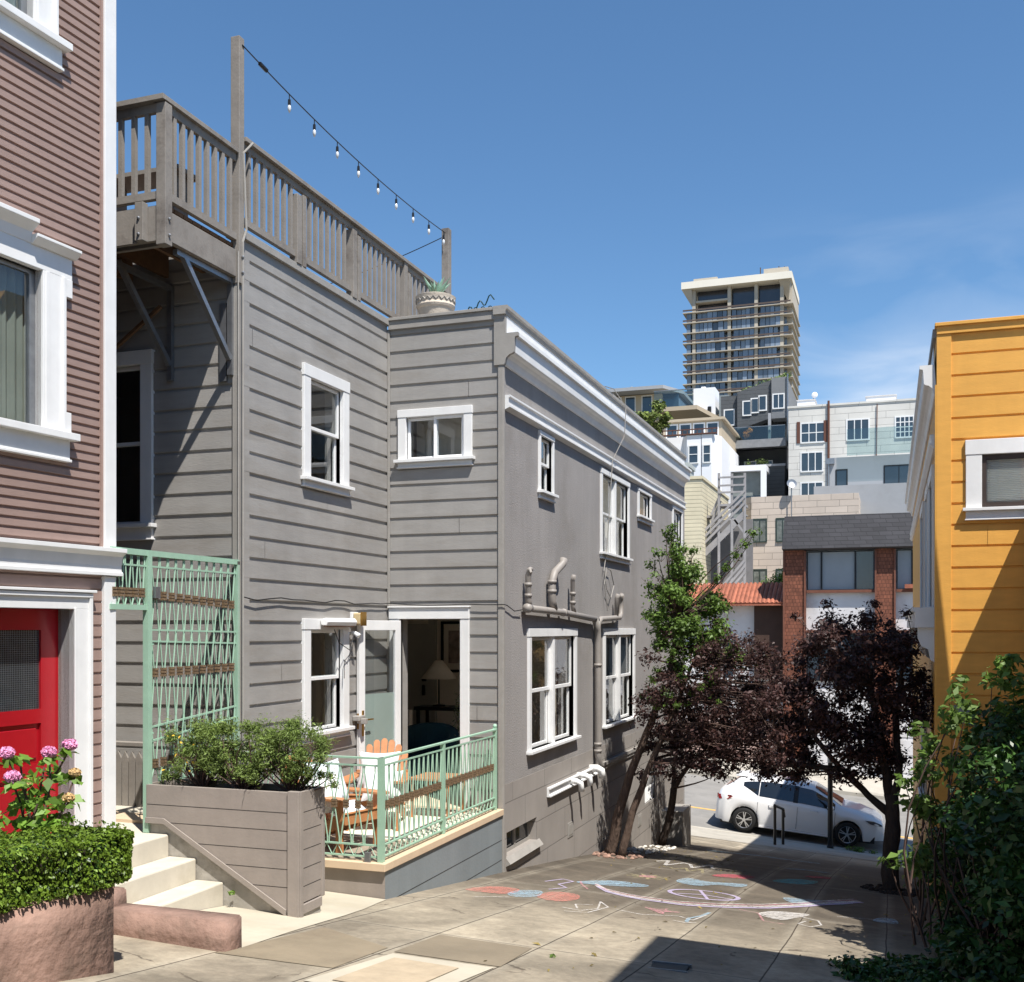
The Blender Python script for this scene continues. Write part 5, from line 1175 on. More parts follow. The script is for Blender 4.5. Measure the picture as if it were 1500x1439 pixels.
s = MB(); s.prism([SXF.p(13.55, n, z) for n, z in [(0, 2.28), (.26, 2.28), (.26, 2.24), (.23, 2.22), (.23, 2.04), (0, 2.04)]], [SXF.p(20.5, n, z) for n, z in [(0, 2.28), (.26, 2.28), (.26, 2.24), (.23, 2.22), (.23, 2.04), (0, 2.04)]]); s.build('hood', M['white'], yh, bevel=.004)
for y in (13.6, 15.3, 17.2, 19.2):
    s = MB(); s.prism([SXF.p(y, n, z) for n, z in [(0, 2.04), (.20, 2.04), (.20, 1.92), (.16, 1.82), (.08, 1.78), (.06, 1.66), (0, 1.62)]], [SXF.p(y + .12, n, z) for n, z in [(0, 2.04), (.20, 2.04), (.20, 1.92), (.16, 1.82), (.08, 1.78), (.06, 1.66), (0, 1.62)]]); s.build('bracket', M['white'], yh, bevel=.004)
w_ = window(YF, yh, 5.08, 6.5, 3.41, 4.02, 'none', cw=.17, top=.17, inset=.05, sillh=.09, proud=.03)
M['blackframe'] = mat('dark_bronze_frame', srgb(58, 48, 44), .5, .1)
for o in list(w_.children):
    if o.name.startswith('sash') or o.name.startswith('pane'): bpy.data.objects.remove(o)
s = MB(); cuts_slab(s, YF, 5.08, 6.5, 3.41, 4.02, -.035, -.002, [(5.13, 6.45, 3.47, 3.96)]); s.build('sash', M['blackframe'], w_)
s = MB(); s.fbox(YF, 5.13, 6.45, -.016, -.012, 3.47, 3.96); s.build('pane', M['glass'], w_)
s = MB()
for i in range(24): s.prism([YF.p(5.14, -.046, 3.48 + i * .0202), YF.p(5.14, -.03, 3.488 + i * .0202), YF.p(5.14, -.03, 3.490 + i * .0202), YF.p(5.14, -.046, 3.482 + i * .0202)], [YF.p(6.44, -.046, 3.48 + i * .0202), YF.p(6.44, -.03, 3.488 + i * .0202), YF.p(6.44, -.03, 3.490 + i * .0202), YF.p(6.44, -.046, 3.482 + i * .0202)])
s.build('blind', M['blind'], w_)
s = MB(); s.fbox(YF, 5.1, 6.5, -.2, -.06, 3.42, 4.01); s.build('room_back', M['blind'], w_)
# meter cabinet and low wall by the yellow house
mc = thing('meter_cabinet', 'pale metal meter cabinet half hidden in the vines on the yellow wall', 'cabinet', (4.9, 13.25, .5))
MB().box(4.78, 4.98, 13.2, 13.33, .95, 1.15).build('body', M['slate'], mc, bevel=.006); MB().box(4.80, 4.96, 13.18, 13.2, .97, 1.13).build('door', M['slate'], mc, bevel=.003)

# ---- houses standing just outside the frame on the uphill right: they throw the shadows on the paving
def plain_house(name, label, x0, x1, y0, y1, z1, roofpts=None, m='yellow'):
    r = thing(name, label, 'house', ((x0 + x1) / 2, (y0 + y1) / 2, -1))
    s = MB(); s.box(x0, x1, y0, y1, -2.5, z1); s.build('wall', M[m], r)
    s = MB(); s.box(x0 - .0, x1, y0, y1 , z1 + .001, z1 + .12); s.build('roof', M['greytrim'], r)
    for y in fr_(y0 + 1, y1 - 1, 2.2)[:6]:
        if y1 - y0 > 3: w = MB(); w.fbox(F(x0, 0, 0, 1, -1, 0), y - .4, y + .4, 0, .04, 1.0, 2.4); w.build('window', M['white'], r); 
    return r
plain_house('neighbour_house', 'pale house uphill on the right just outside the picture', 4.95, 12, -7.5, 6.04, 5.72, m='stucco')
nb = plain_house('side_wing', 'low yellow wing beside the yellow house just outside the picture', 5.56, 9.1, 7.68, 13.28, 3.25)
s = MB(); s.extrude_face(F(5.56, 0, 0, 1, -1, 0), [(9.35, 3.37), (9.45, 3.9), (11.15, 6.9), (12.2, 6.9), (12.45, 3.37)], -.2, -.02); s.build('shadow_slab', M['yellow'], nb)  # thin unseen slab, added and shaped to cast the slanting ground shadow

# ================================================================== STREET FURNITURE
po = thing('street_pole', 'black street pole with pale pointed cap in front of the white car', 'pole', (2.66, 28.12, gz(2.66, 28.12)))
zb = gz(2.66, 28.12)
MB().lathe([(.085, -.1), (.085, .06), (.065, .08), (.062, 2.15), (.06, 2.16)], (2.66, 28.12, zb), 14).build('shaft', M['black'], po, smooth=False)
MB().lathe([(.07, 0), (.07, .12), (.045, .2), (.01, .27)], (2.66, 28.12, zb + 2.16), 12).build('cap', M['steel'], po)
hr = thing('handrail', 'short black metal handrail at the end of the alley, left of the street pole', 'handrail', (1.6, 25.7, gz(1.6, 25.7)))
zb = gz(1.6, 25.7)
MB().tube([(1.55, 25.6, zb), (1.55, 25.6, zb + .95)], .034, 8).build('post', M['black'], hr)
MB().tube([(1.67, 26.3, zb - .15), (1.67, 26.3, zb + .75)], .034, 8).build('post', M['black'], hr)
MB().tube([(1.55, 25.55, zb + .95), (1.67, 26.33, zb + .75), (1.69, 26.4, zb + .55)], .034, 8).build('rail', M['black'], hr)

# ================================================================== TREES
def tree(name, label, loc, trunks, clumps, leaves_, bark, tag_group=None):
    r = thing(name, label, 'tree', loc, 0, tag_group)
    tb = MB(); nodes = []
    for pts, r0, r1 in trunks:
        q = []
        P_ = [Vector(p) for p in pts]
        for a, b in zip(P_, P_[1:]):
            for i in range(4): q.append(a.lerp(b, i / 4) + Vector((random.uniform(-.012, .012), random.uniform(-.012, .012), 0)))
        q.append(P_[-1]); n_ = len(q)
        tb.tube(q, [(r0 + (r1 - r0) * i / (n_ - 1)) * random.uniform(.93, 1.09) for i in range(n_)], 9)
        nodes += [(q[i], r0 + (r1 - r0) * i / (n_ - 1)) for i in range(n_ // 3, n_)]
    tb.build('trunk', bark, r, smooth=True)
    lb = MB()
    for c in clumps:
        c_ = Vector(c[:3]); best = min(nodes, key=lambda nd: (nd[0] - c_).length + (0.6 if nd[0].z > c_.z + .1 else 0))
        branch(lb, best[0], c_, min(.022, best[1] * .5), .003, .14, 5, 5)
        for _ in range(3):
            e = c_ + Vector((random.uniform(-1, 1), random.uniform(-1, 1), random.uniform(-.3, 1))) * c[3] * 1.1
            branch(lb, c_ + (best[0] - c_) * .15, e, .005, .0015, .2, 3, 3)
    lb.build('branches', M['twig'], r)
    for nm, m, cl, per, size, asp in leaves_:
        P, N = cloud(cl, per, .0); leaf_mesh(nm, P, N, size, m, r, asp=asp)
    return r
def ell(n, c, R_, seed, rmin=.13, rmax=.26, zmin=None, cond=None):
    rd_ = random.Random(seed); out = []
    while len(out) < n:
        a = [rd_.uniform(-1, 1) for _ in range(3)]
        if a[0] ** 2 + a[1] ** 2 + a[2] ** 2 > 1: continue
        p = tuple(c[i] + a[i] * R_[i] for i in range(3))
        if cond and not cond(p): continue
        out.append((*p, rd_.uniform(rmin, rmax)))
    return out
# purple and green tree against the stucco wall
gA = lambda p: p[0] > .55
purA = ell(120, (1.62, 15.4, 1.15), (1.05, 1.0, 1.05), 3, .12, .24, cond=gA) + ell(34, (1.15, 15.5, .2), (.65, .6, .6), 5, .10, .2, cond=gA) + ell(16, (2.4, 15.3, 1.3), (.5, .5, .6), 6, .10, .18)
grnA = ell(84, (1.30, 15.6, 2.25), (.62, .6, .78), 4, .10, .20, cond=gA) + ell(22, (1.95, 15.6, 1.75), (.55, .5, .4), 14, .08, .15) + [(1.75 + i * .13, 15.5, 2.75 + i * .16, .11) for i in range(5)] + [(1.12, 15.4, 3.1 + i * .13, .09) for i in range(4)] + ell(10, (.95, 15.4, 1.2), (.35, .4, .5), 12, .07, .12, cond=gA) + ell(34, (1.08, 15.5, 2.85), (.36, .4, .62), 41, .08, .14, cond=gA) + ell(22, (1.3, 15.0, 1.25), (.65, .4, .5), 42, .05, .10, cond=gA)
tree('plum_tree', 'leaning plum tree by the stucco wall with a light green top over dark purple foliage', (.3, 15.2, -1.25),
     [([(.20, 15.34, -1.35), (.33, 15.3, -.75), (.52, 15.3, -.1), (.75, 15.35, .5), (1.05, 15.4, 1.3), (1.2, 15.5, 2.2)], .085, .03), ([(.42, 15.1, -1.3), (.60, 15.15, -.6), (.85, 15.2, .1), (1.15, 15.3, .8), (1.4, 15.4, 1.5)], .06, .022)],
     purA + grnA, [('purple_foliage', M['leafp'], purA, 1.55, .050, .5), ('green_foliage', M['leafg'], grnA, 1.7, .058, .45)], M['bark'])
# second trunk further down the wall
purB = ell(80, (1.55, 19.3, .35), (1.25, .9, 1.05), 21, .16, .30, cond=lambda p: p[0] > .2) + ell(14, (2.3, 19.2, -.25), (.7, .6, .35), 22, .12, .2)
tree('plum_tree', 'dark forked purple leaved tree further down beside the stucco wall', (.15, 19.5, -1.85),
     [([(.12, 19.5, -1.95), (.28, 19.5, -1.4), (.35, 19.5, -.9)], .075, .06), ([(.35, 19.5, -.92), (.36, 19.5, -.4), (.5, 19.4, .3), (.8, 19.3, 1.0)], .045, .02), ([(.35, 19.5, -.92), (.62, 19.45, -.45), (1.1, 19.4, -.05), (1.6, 19.3, .4)], .045, .018)],
     purB, [('purple_foliage', M['leafp'], purB, .95, .066, .5)], M['barkdark'])
# dark purple tree on the right
purC = ell(120, (3.62, 14.7, 1.15), (.98, 1.0, 1.10), 31, .14, .27) + ell(34, (2.8, 14.6, .7), (.6, .6, .75), 32, .10, .2) + ell(9, (4.25, 14.4, 2.0), (.25, .5, .35), 33, .08, .14) + [(3.3, 14.6, 2.35, .10), (2.9, 14.7, 2.2, .09), (3.9, 14.5, 2.35, .10)]
tree('plum_tree', 'dark purple plum tree with a low side limb, standing free on the right', (4.1, 14.6, -1.3),
     [([(4.10, 14.6, -1.45), (4.09, 14.6, -1.0), (4.12, 14.6, -.55), (4.10, 14.62, -.1)], .115, .085), ([(4.10, 14.62, -.15), (3.98, 14.65, .45), (3.85, 14.7, 1.3)], .07, .03), ([(4.10, 14.62, -.2), (4.2, 14.6, .1), (4.16, 14.6, .9), (4.25, 14.6, 1.6)], .065, .025),
      ([(4.07, 14.6, -.35), (3.75, 14.6, -.05), (3.45, 14.6, .25), (3.15, 14.6, .62)], .052, .03), ([(3.5, 14.6, .2), (3.2, 14.55, .22), (2.95, 14.5, .26), (2.80, 14.5, .22), (2.76, 14.5, .45)], .036, .03)],
     purC, [('purple_foliage', M['leafp'], purC, 1.75, .054, .5)], M['barkdark'])
# rubble round tree feet
def scatter(name, label, cat, c, R_, n, size, m, hide=False):
    mb = MB()
    for _ in range(n):
        a = random.uniform(0, 2 * PI); r = random.random() ** .5; x = c[0] + R_[0] * r * math.cos(a); y = c[1] + R_[1] * r * math.sin(a)
        z = gz(x, y); s_ = size * random.uniform(.5, 1.4)
        mb.blob((x, y, z + s_ * .3), (s_, s_ * random.uniform(.6, 1.2), s_ * .6), 5, 4)
    o = mb.build(name, m); o['kind'] = 'stuff'; return tag(recenter(o), label, cat)
scatter('gravel', 'broken brick rubble at the foot of the two leaning trunks by the wall', 'rubble', (.38, 15.2), (.36, .6), 70, .035, mat('brick_rubble', srgb(140, 112, 98), .9, .4, 9, island=.5))
scatter('pale_gravel', 'pale stones and litter along the foot of the stucco wall under the trees', 'gravel', (.3, 17.6), (.28, 1.9), 130, .028, mat('pale_stone', srgb(190, 186, 178), .9, .2, 9, island=.4))
scatter('earth_ring', 'dark earth and clods round the foot of the right hand tree', 'soil', (4.15, 14.6), (.42, .6), 120, .035, M['soil'])
P = np.array([(random.uniform(1.2, 4.5), random.uniform(6.3, 15), 0) for _ in range(90)] + [(random.gauss(1.0, .6), random.gauss(16.5, 1.5), 0) for _ in range(160)]); P[:, 2] = [gz(p[0], p[1]) + .008 for p in P]
fl = leaf_mesh('fallen_leaves', P, np.tile((0, 0, 3.0), (len(P), 1)), .04, mat('fallen_leaf', srgb(110, 96, 50), .8, .4, 5, island=.5), None, asp=.5)
fl['kind'] = 'stuff'; tag(recenter(fl), 'scattered small fallen leaves on the alley paving', 'leaves')
# vine covered bank on the right
def vine(name, label, loc, clumps, per, size, m, grp=None, core=None):
    r = thing(name, label, 'vine', loc, 0, grp)
    sm_ = MB()
    for c in clumps:
        if random.random() < .5: branch(sm_, (loc[0] + random.uniform(-.3, .3), loc[1] + random.uniform(-.6, .6), loc[2]), c[:3], .012, .003, .15, 5, 4)
    sm_.build('stems', M['twig'], r)
    P, N = cloud(clumps, per, .35); leaf_mesh('foliage', P, N, size, m, r, asp=.5)
    return r
cl = []
rdv = random.Random(77)
while len(cl) < 300:
    x, y, z = rdv.uniform(4.25, 6.0), rdv.uniform(7.2, 11.0), rdv.uniform(-.9, 1.75)
    edge = 4.56 + max(0, (z + .1)) * .06 + max(0, z - .9) * .16 + .10 * math.sin(y * 3) + .07 * math.sin(z * 6)
    top = 1.05 + .38 * min(1, max(0, (x - 4.45)) * 1.2) + .1 * math.sin(y * 2 + x * 3)
    if x < edge or z > top or z < gz(x, y) - .05: continue
    cl.append((x, y, z, rdv.uniform(.14, .26)))
vine('vine_bush', 'tall dark green vine mass at the right edge before the yellow house', (5.0, 9.2, -.5), cl, 1.4, .068, M['leafdark'])
tipc = [(4.42, 9.2, .55, .10), (4.36, 9.25, .62, .07), (4.30, 9.3, .68, .05), (4.45, 9.3, .95, .09), (4.38, 9.4, 1.08, .06), (4.30, 9.2, .3, .09), (4.26, 9.2, .12, .08), (4.55, 9.0, 1.35, .10), (4.7, 9.1, 1.55, .10), (4.9, 8.8, 1.62, .12), (4.62, 9.6, 1.2, .10), (5.0, 8.9, 1.70, .09)]
tipc2 = [(c[0] + rdv.gauss(0, .07), c[1] + rdv.gauss(0, .1), c[2] + rdv.gauss(0, .08), .09) for c in tipc for _ in range(4)]
vine('vine_shoots', 'bright light green young shoots at the upper left edge of the dark vine mass', (4.55, 9.3, -.4), tipc2, 1.1, .07, M['leafg'])
cl = [(rdv.uniform(3.7, 5.0), rdv.uniform(6.9, 8.3), 0, rdv.uniform(.08, .15), .5) for _ in range(70)]
cl = [(x, y, gz(x, y) + .03 + max(0, x - 4.0) * .25 * rdv.random(), r, q) for x, y, _, r, q in cl if x > 3.65 + abs(y - 7.9) * .4]
vine('ground_ivy', 'low green ivy creeping over the paving at the lower right corner', (4.4, 7.7, -.4), cl, 2.2, .055, M['leafdark'])
cl = [(rdv.uniform(2.95, 3.75), rdv.uniform(28.15, 28.5), 0, .12, .6) for _ in range(7)]
vine('weeds', 'small green weeds at the kerb in front of the white car wheel', (3.3, 28.3, -3.5), [(x, y, gz(x, y) + .06, r, q) for x, y, _, r, q in cl], 1.0, .06, M['leafg'])
P = np.array([(rdv.gauss(.0, .12) + .0, 0, 0) for _ in range(1)])
for (x, y) in ((-.55, 6.85), (-1.3, 5.98), (1.85, 6.6), (-.86, 5.2)):
    pass
wd = [( -.60, 6.93, .03, .035, .5), (-.95, 6.05, -.0, .04, .5), (1.95, 6.9, gz(1.95, 6.9) + .01, .03, .4), (3.05, 6.7, gz(3.05, 6.7) + .01, .05, .4)]
crackv = vine('crack_weeds', 'tiny green weeds growing from cracks in the foreground paving', (0, 6.6, -.1), wd, 4, .03, M['leafg'])

for o in list(crackv.children):
    if o.name.startswith('stems'): bpy.data.objects.remove(o)
# ================================================================== CHALK DRAWINGS
def chalk_mat(name, col, dens=.5):
    m = bpy.data.materials.new(name); m.use_nodes = True; n, l = m.node_tree.nodes, m.node_tree.links
    p = n['Principled BSDF']; p.inputs['Base Color'].default_value = (*col, 1); p.inputs['Roughness'].default_value = 1
    tc = n.new('ShaderNodeTexCoord'); nz = n.new('ShaderNodeTexNoise'); nz.inputs['Scale'].default_value = 16; nz.inputs['Detail'].default_value = 12; nz.inputs['Roughness'].default_value = .8
    mp = n.new('ShaderNodeMapping'); mp.inputs['Scale'].default_value = (1, 2.6, 1); mp.inputs['Rotation'].default_value = (0, 0, .5)
    l.new(tc.outputs['Object'], mp.inputs[0]); l.new(mp.outputs[0], nz.inputs['Vector'])
    mr = n.new('ShaderNodeMapRange'); mr.inputs[1].default_value = .62 - dens * .3; mr.inputs[2].default_value = .74 - dens * .3; mr.inputs[3].default_value = .04; mr.inputs[4].default_value = .55
    l.new(nz.outputs['Fac'], mr.inputs[0]); l.new(mr.outputs[0], p.inputs['Alpha'])
    return m
CH = dict(red=chalk_mat('red_chalk', srgb(216, 138, 124), .7), blue=chalk_mat('blue_chalk', srgb(164, 194, 212), .7), white=chalk_mat('white_chalk', srgb(232, 228, 224), .7), lilac=chalk_mat('lilac_chalk', srgb(206, 192, 226), .85),
          pink=chalk_mat('pink_chalk', srgb(228, 160, 170), .6), teal=chalk_mat('teal_chalk', srgb(110, 190, 196), .8), yellow=chalk_mat('yellow_chalk', srgb(216, 204, 150), .5), crimson=chalk_mat('crimson_chalk', srgb(206, 86, 104), .75))
def stroke(mb, pts, w, h=.007, close=False):
    P_ = [Vector((p[0], p[1], 0)) for p in pts]
    if close: P_.append(P_[0])
    Q = []
    for a, b in zip(P_, P_[1:]):
        n_ = max(1, int((b - a).length / .12))
        Q += [a.lerp(b, i / n_) for i in range(n_)]
    Q.append(P_[-1])
    for a, b in zip(Q, Q[1:]):
        d = (b - a); 
        if d.length < 1e-5: continue
        d.normalize(); s_ = Vector((-d.y, d.x, 0)) * w / 2
        mb.quad(*[(q.x, q.y, gz(q.x, q.y) + h) for q in (a - s_, b - s_, b + s_, a + s_)])
def fillp(mb, pts, h=.006):
    mb.add([(x, y, gz(x, y) + h) for x, y in pts], [tuple(range(len(pts)))])
def hatch(mb, poly, h):
    """scribbled fill: jittered zigzag strokes clipped to the outline"""
    a = random.uniform(.5, 1.0); ca, sa = math.cos(a), math.sin(a)
    Q = [(x * ca + y * sa, -x * sa + y * ca) for x, y in poly]
    v = min(q[1] for q in Q) + .01; vmax = max(q[1] for q in Q)
    while v < vmax:
        xs = []
        for (x0, y0), (x1, y1) in zip(Q, Q[1:] + Q[:1]):
            if (y0 <= v) != (y1 <= v): xs.append(x0 + (v - y0) * (x1 - x0) / (y1 - y0))
        xs.sort()
        for i in range(0, len(xs) - 1, 2):
            u0, u1 = xs[i] + random.uniform(-.015, .03), xs[i + 1] + random.uniform(-.03, .015)
            if u1 - u0 > .03:
                P_ = [(u0 + (u1 - u0) * t, v + random.uniform(-.007, .007)) for t in (0, .33, .66, 1)]
                stroke(mb, [(p[0] * ca - p[1] * sa, p[0] * sa + p[1] * ca) for p in P_], random.uniform(.016, .03), h)
        v += random.uniform(.019, .03)
    stroke(mb, poly, .018, h + .0005, True)
def smoothp(pts, k=6):
    out = []; n_ = len(pts)
    for i in range(n_):
        p0, p1, p2, p3 = [Vector((*pts[(i + j - 1) % n_], 0)) for j in range(4)]
        for t in range(k):
            t /= k; q = .5 * ((2 * p1) + (p2 - p0) * t + (2 * p0 - 5 * p1 + 4 * p2 - p3) * t * t + (3 * p1 - p0 - 3 * p2 + p3) * t ** 3); out.append((q.x, q.y))
    return out
def chalk(label, parts, h=.006):
    r = None; parts_ = []
    xs = [p[0] for c, kind, pts, w in parts for p in pts]; ys = [p[1] for c, kind, pts, w in parts for p in pts]
    x0, y0 = sum(xs) / len(xs), sum(ys) / len(ys)
    if len({c for c, *_ in parts}) > 1: r = thing('chalk_drawing', label, 'chalk drawing', (x0, y0, gz(x0, y0)))
    by = {}
    for i_, (c, kind, pts, w) in enumerate(parts):
        mb = by.setdefault((c, i_ if kind == 'fill' and r else -1), MB())
        if kind == 'fill': hatch(mb, smoothp(pts), h + .0012 * list(CH).index(c) * .3)
        elif kind == 'line': stroke(mb, pts, w, h + .001)
        elif kind == 'loop': stroke(mb, smoothp(pts), w, h + .001, True)
    for (c, _), mb in by.items():
        o = mb.build(c + '_chalk' if r else 'chalk_drawing', CH[c], r, recalc=False)
        if not r: tag(recenter(o), label, 'chalk drawing')
chalk('red and blue bow shape chalked on the paving close to the slate blue terrace base', [('red', 'fill', [(.27, 9.53), (.29, 9.78), (.40, 10.02), (.6, 10.03), (.67, 9.84), (.64, 9.60), (.48, 9.52)], 0), ('blue', 'fill', [(.66, 9.63), (.68, 9.97), (.84, 10.08), (.92, 9.70), (.79, 9.48)], 0), ('red', 'fill', [(.91, 9.78), (.96, 10.18), (1.18, 10.17), (1.27, 9.86), (1.19, 9.57), (1.02, 9.58)], 0)])
arc = [(1.14, 11.11), (1.34, 10.76), (1.55, 10.6), (1.76, 10.51), (2.17, 10.49), (2.54, 10.72), (2.90, 11.07), (3.19, 11.55), (3.44, 12.06), (3.76, 12.68)]
off_ = lambda d: [(x + d * .4, y - d) for x, y in arc]
chalk('long curved rainbow arc in white, pink and blue chalk across the middle of the alley', [('white', 'line', arc, .07), ('pink', 'line', off_(-.08), .05), ('lilac', 'line', off_(.09), .06), ('white', 'line', off_(-.15), .03), ('blue', 'fill', [(3.0, 12.11), (3.36, 12.25), (3.74, 12.58), (3.58, 12.08), (3.18, 11.68)], 0)])
chalk('pale blue streak chalked above the left end of the rainbow arc', [('blue', 'fill', [(.89, 11.19), (1.15, 11.72), (1.53, 11.71), (1.54, 11.48), (1.22, 11.22)], 0)])
pc = (2.22, 11.45); rr = .36
ring = [(pc[0] + rr * math.cos(a), pc[1] + rr * 1.05 * math.sin(a)) for a in [2 * PI * i / 12 for i in range(12)]]
chalk('lilac chalk peace sign in the sunlit part of the alley', [('lilac', 'loop', ring, .05), ('lilac', 'line', [(pc[0] - .1, pc[1] + rr), (pc[0] + .1, pc[1] - rr)], .035), ('lilac', 'line', [pc, (pc[0] - .3, pc[1] - .2)], .035), ('lilac', 'line', [pc, (pc[0] + .32, pc[1] - .12)], .035)])
chalk('blue bow shape chalked beyond the peace sign at the edge of the shadow', [('blue', 'fill', [(1.74, 12.47), (1.78, 13.0), (2.05, 12.86), (2.44, 13.09), (2.44, 12.71), (2.18, 12.62), (2.00, 12.28)], 0)])
chalk('crimson chalk ellipse beyond the blue bow shape', [('crimson', 'fill', [(1.97, 13.69), (2.10, 14.2), (2.41, 14.25), (2.34, 13.81)], 0)])
chalk('teal chalk oval in the shadow near the right hand tree', [('teal', 'fill', [(2.70, 13.91), (2.78, 14.4), (2.98, 14.7), (3.18, 14.65), (3.15, 14.2), (2.98, 13.89)], 0)])
chalk('small crimson chalk patch beyond the teal oval', [('crimson', 'fill', [(3.0, 15.2), (3.05, 15.5), (3.3, 15.6), (3.25, 15.25)], 0)])
chalk('pink chalk star nearest to the camera, in the sunlit paving', [('pink', 'fill', [(1.93, 9.9), (2.05, 9.86), (2.12, 9.98), (2.13, 9.85), (2.26, 9.84), (2.14, 9.74), (2.15, 9.6), (2.06, 9.72)], 0), ('white', 'line', [(1.75, 9.5), (2.0, 9.4), (2.3, 9.6), (2.45, 9.45), (2.5, 9.9)], .02)])
chalk('yellow and pink chalk sunburst near the leaning tree trunks', [('yellow', 'line', [(1.17 + .2 + .26 * math.cos(a) * k, 12.6 + .3 * math.sin(a) * k) for a in [i * .7 for i in range(9)] for k in (0.2, 1)], .035), ('pink', 'fill', [(1.3, 12.5), (1.45, 12.6), (1.4, 12.75), (1.28, 12.7)], 0)])
chalk('scribbled white chalk patch with loops at the shadow edge', [('white', 'fill', [(2.92, 10.43), (2.98, 10.72), (3.12, 10.84), (3.34, 10.86), (3.24, 10.5), (3.12, 10.22)], 0), ('white', 'line', [(3.3, 10.6), (3.45, 10.5), (3.5, 10.2), (3.42, 10.0), (3.3, 10.1), (3.35, 10.35)], .02), ('pink', 'line', [(2.7, 10.6), (2.9, 10.5), (3.0, 10.0), (3.2, 9.95)], .02)])
chalk('thin white scribbled chalk lines in front of the rainbow arc', [('white', 'line', [(1.32, 9.21), (1.51, 9.15), (1.6, 9.4), (1.50, 9.88), (1.65, 9.58), (1.59, 9.08), (1.4, 9.0)], .018), ('white', 'line', [(1.5, 9.6), (1.36, 9.5), (1.45, 9.25)], .018)])
chalk('pale blue chalk line crossing the joint in front of the rainbow', [('blue', 'line', [(2.42, 9.3), (2.40, 9.55), (2.47, 9.8), (2.50, 10.1)], .035), ('white', 'line', [(2.3, 9.3), (2.42, 9.25), (2.5, 9.35)], .02)])
chalk('blue and white chalk mark far out in the shade at the right', [('blue', 'fill', [(3.95, 11.0), (4.0, 11.3), (4.12, 11.35), (4.15, 11.0)], 0), ('white', 'line', [(3.6, 11.0), (3.9, 11.1), (4.1, 11.1)], .02)])
chalk('fan of white and pink chalk lines beside the lilac curls near the terrace base', [('lilac', 'line', [(.62, 10.9), (.7, 11.3), (.85, 11.2), (.8, 10.8), (.95, 10.6), (.85, 10.3)], .025), ('white', 'line', [(.5, 9.1), (.6, 9.25), (.75, 9.4)], .018), ('pink', 'line', [(.9, 11.3), (1.0, 11.0), (1.15, 10.7)], .025)])
chalk('wide pale chalk scribbles on the dark paving far down the alley', [('white', 'line', [(.95 + .12 * i, 15.0 + .5 * math.sin(i * 2.3), ) for i in range(9)], .05), ('yellow', 'line', [(1.2 + .1 * i, 14.2 + .3 * math.sin(i * 2.9)) for i in range(7)], .04), ('yellow', 'line', [(2.9 + .16 * i, 16.2 + .5 * math.sin(i * 2.6)) for i in range(9)], .06)])
chalk('broad blue chalk band across the far end of the alley', [('blue', 'line', [(.95, 19.6), (1.4, 19.8), (1.9, 20.0), (2.4, 19.8), (2.9, 19.9)], .35), ('blue', 'line', [(2.6, 16.6), (2.9, 16.9), (3.2, 16.7)], .2)])
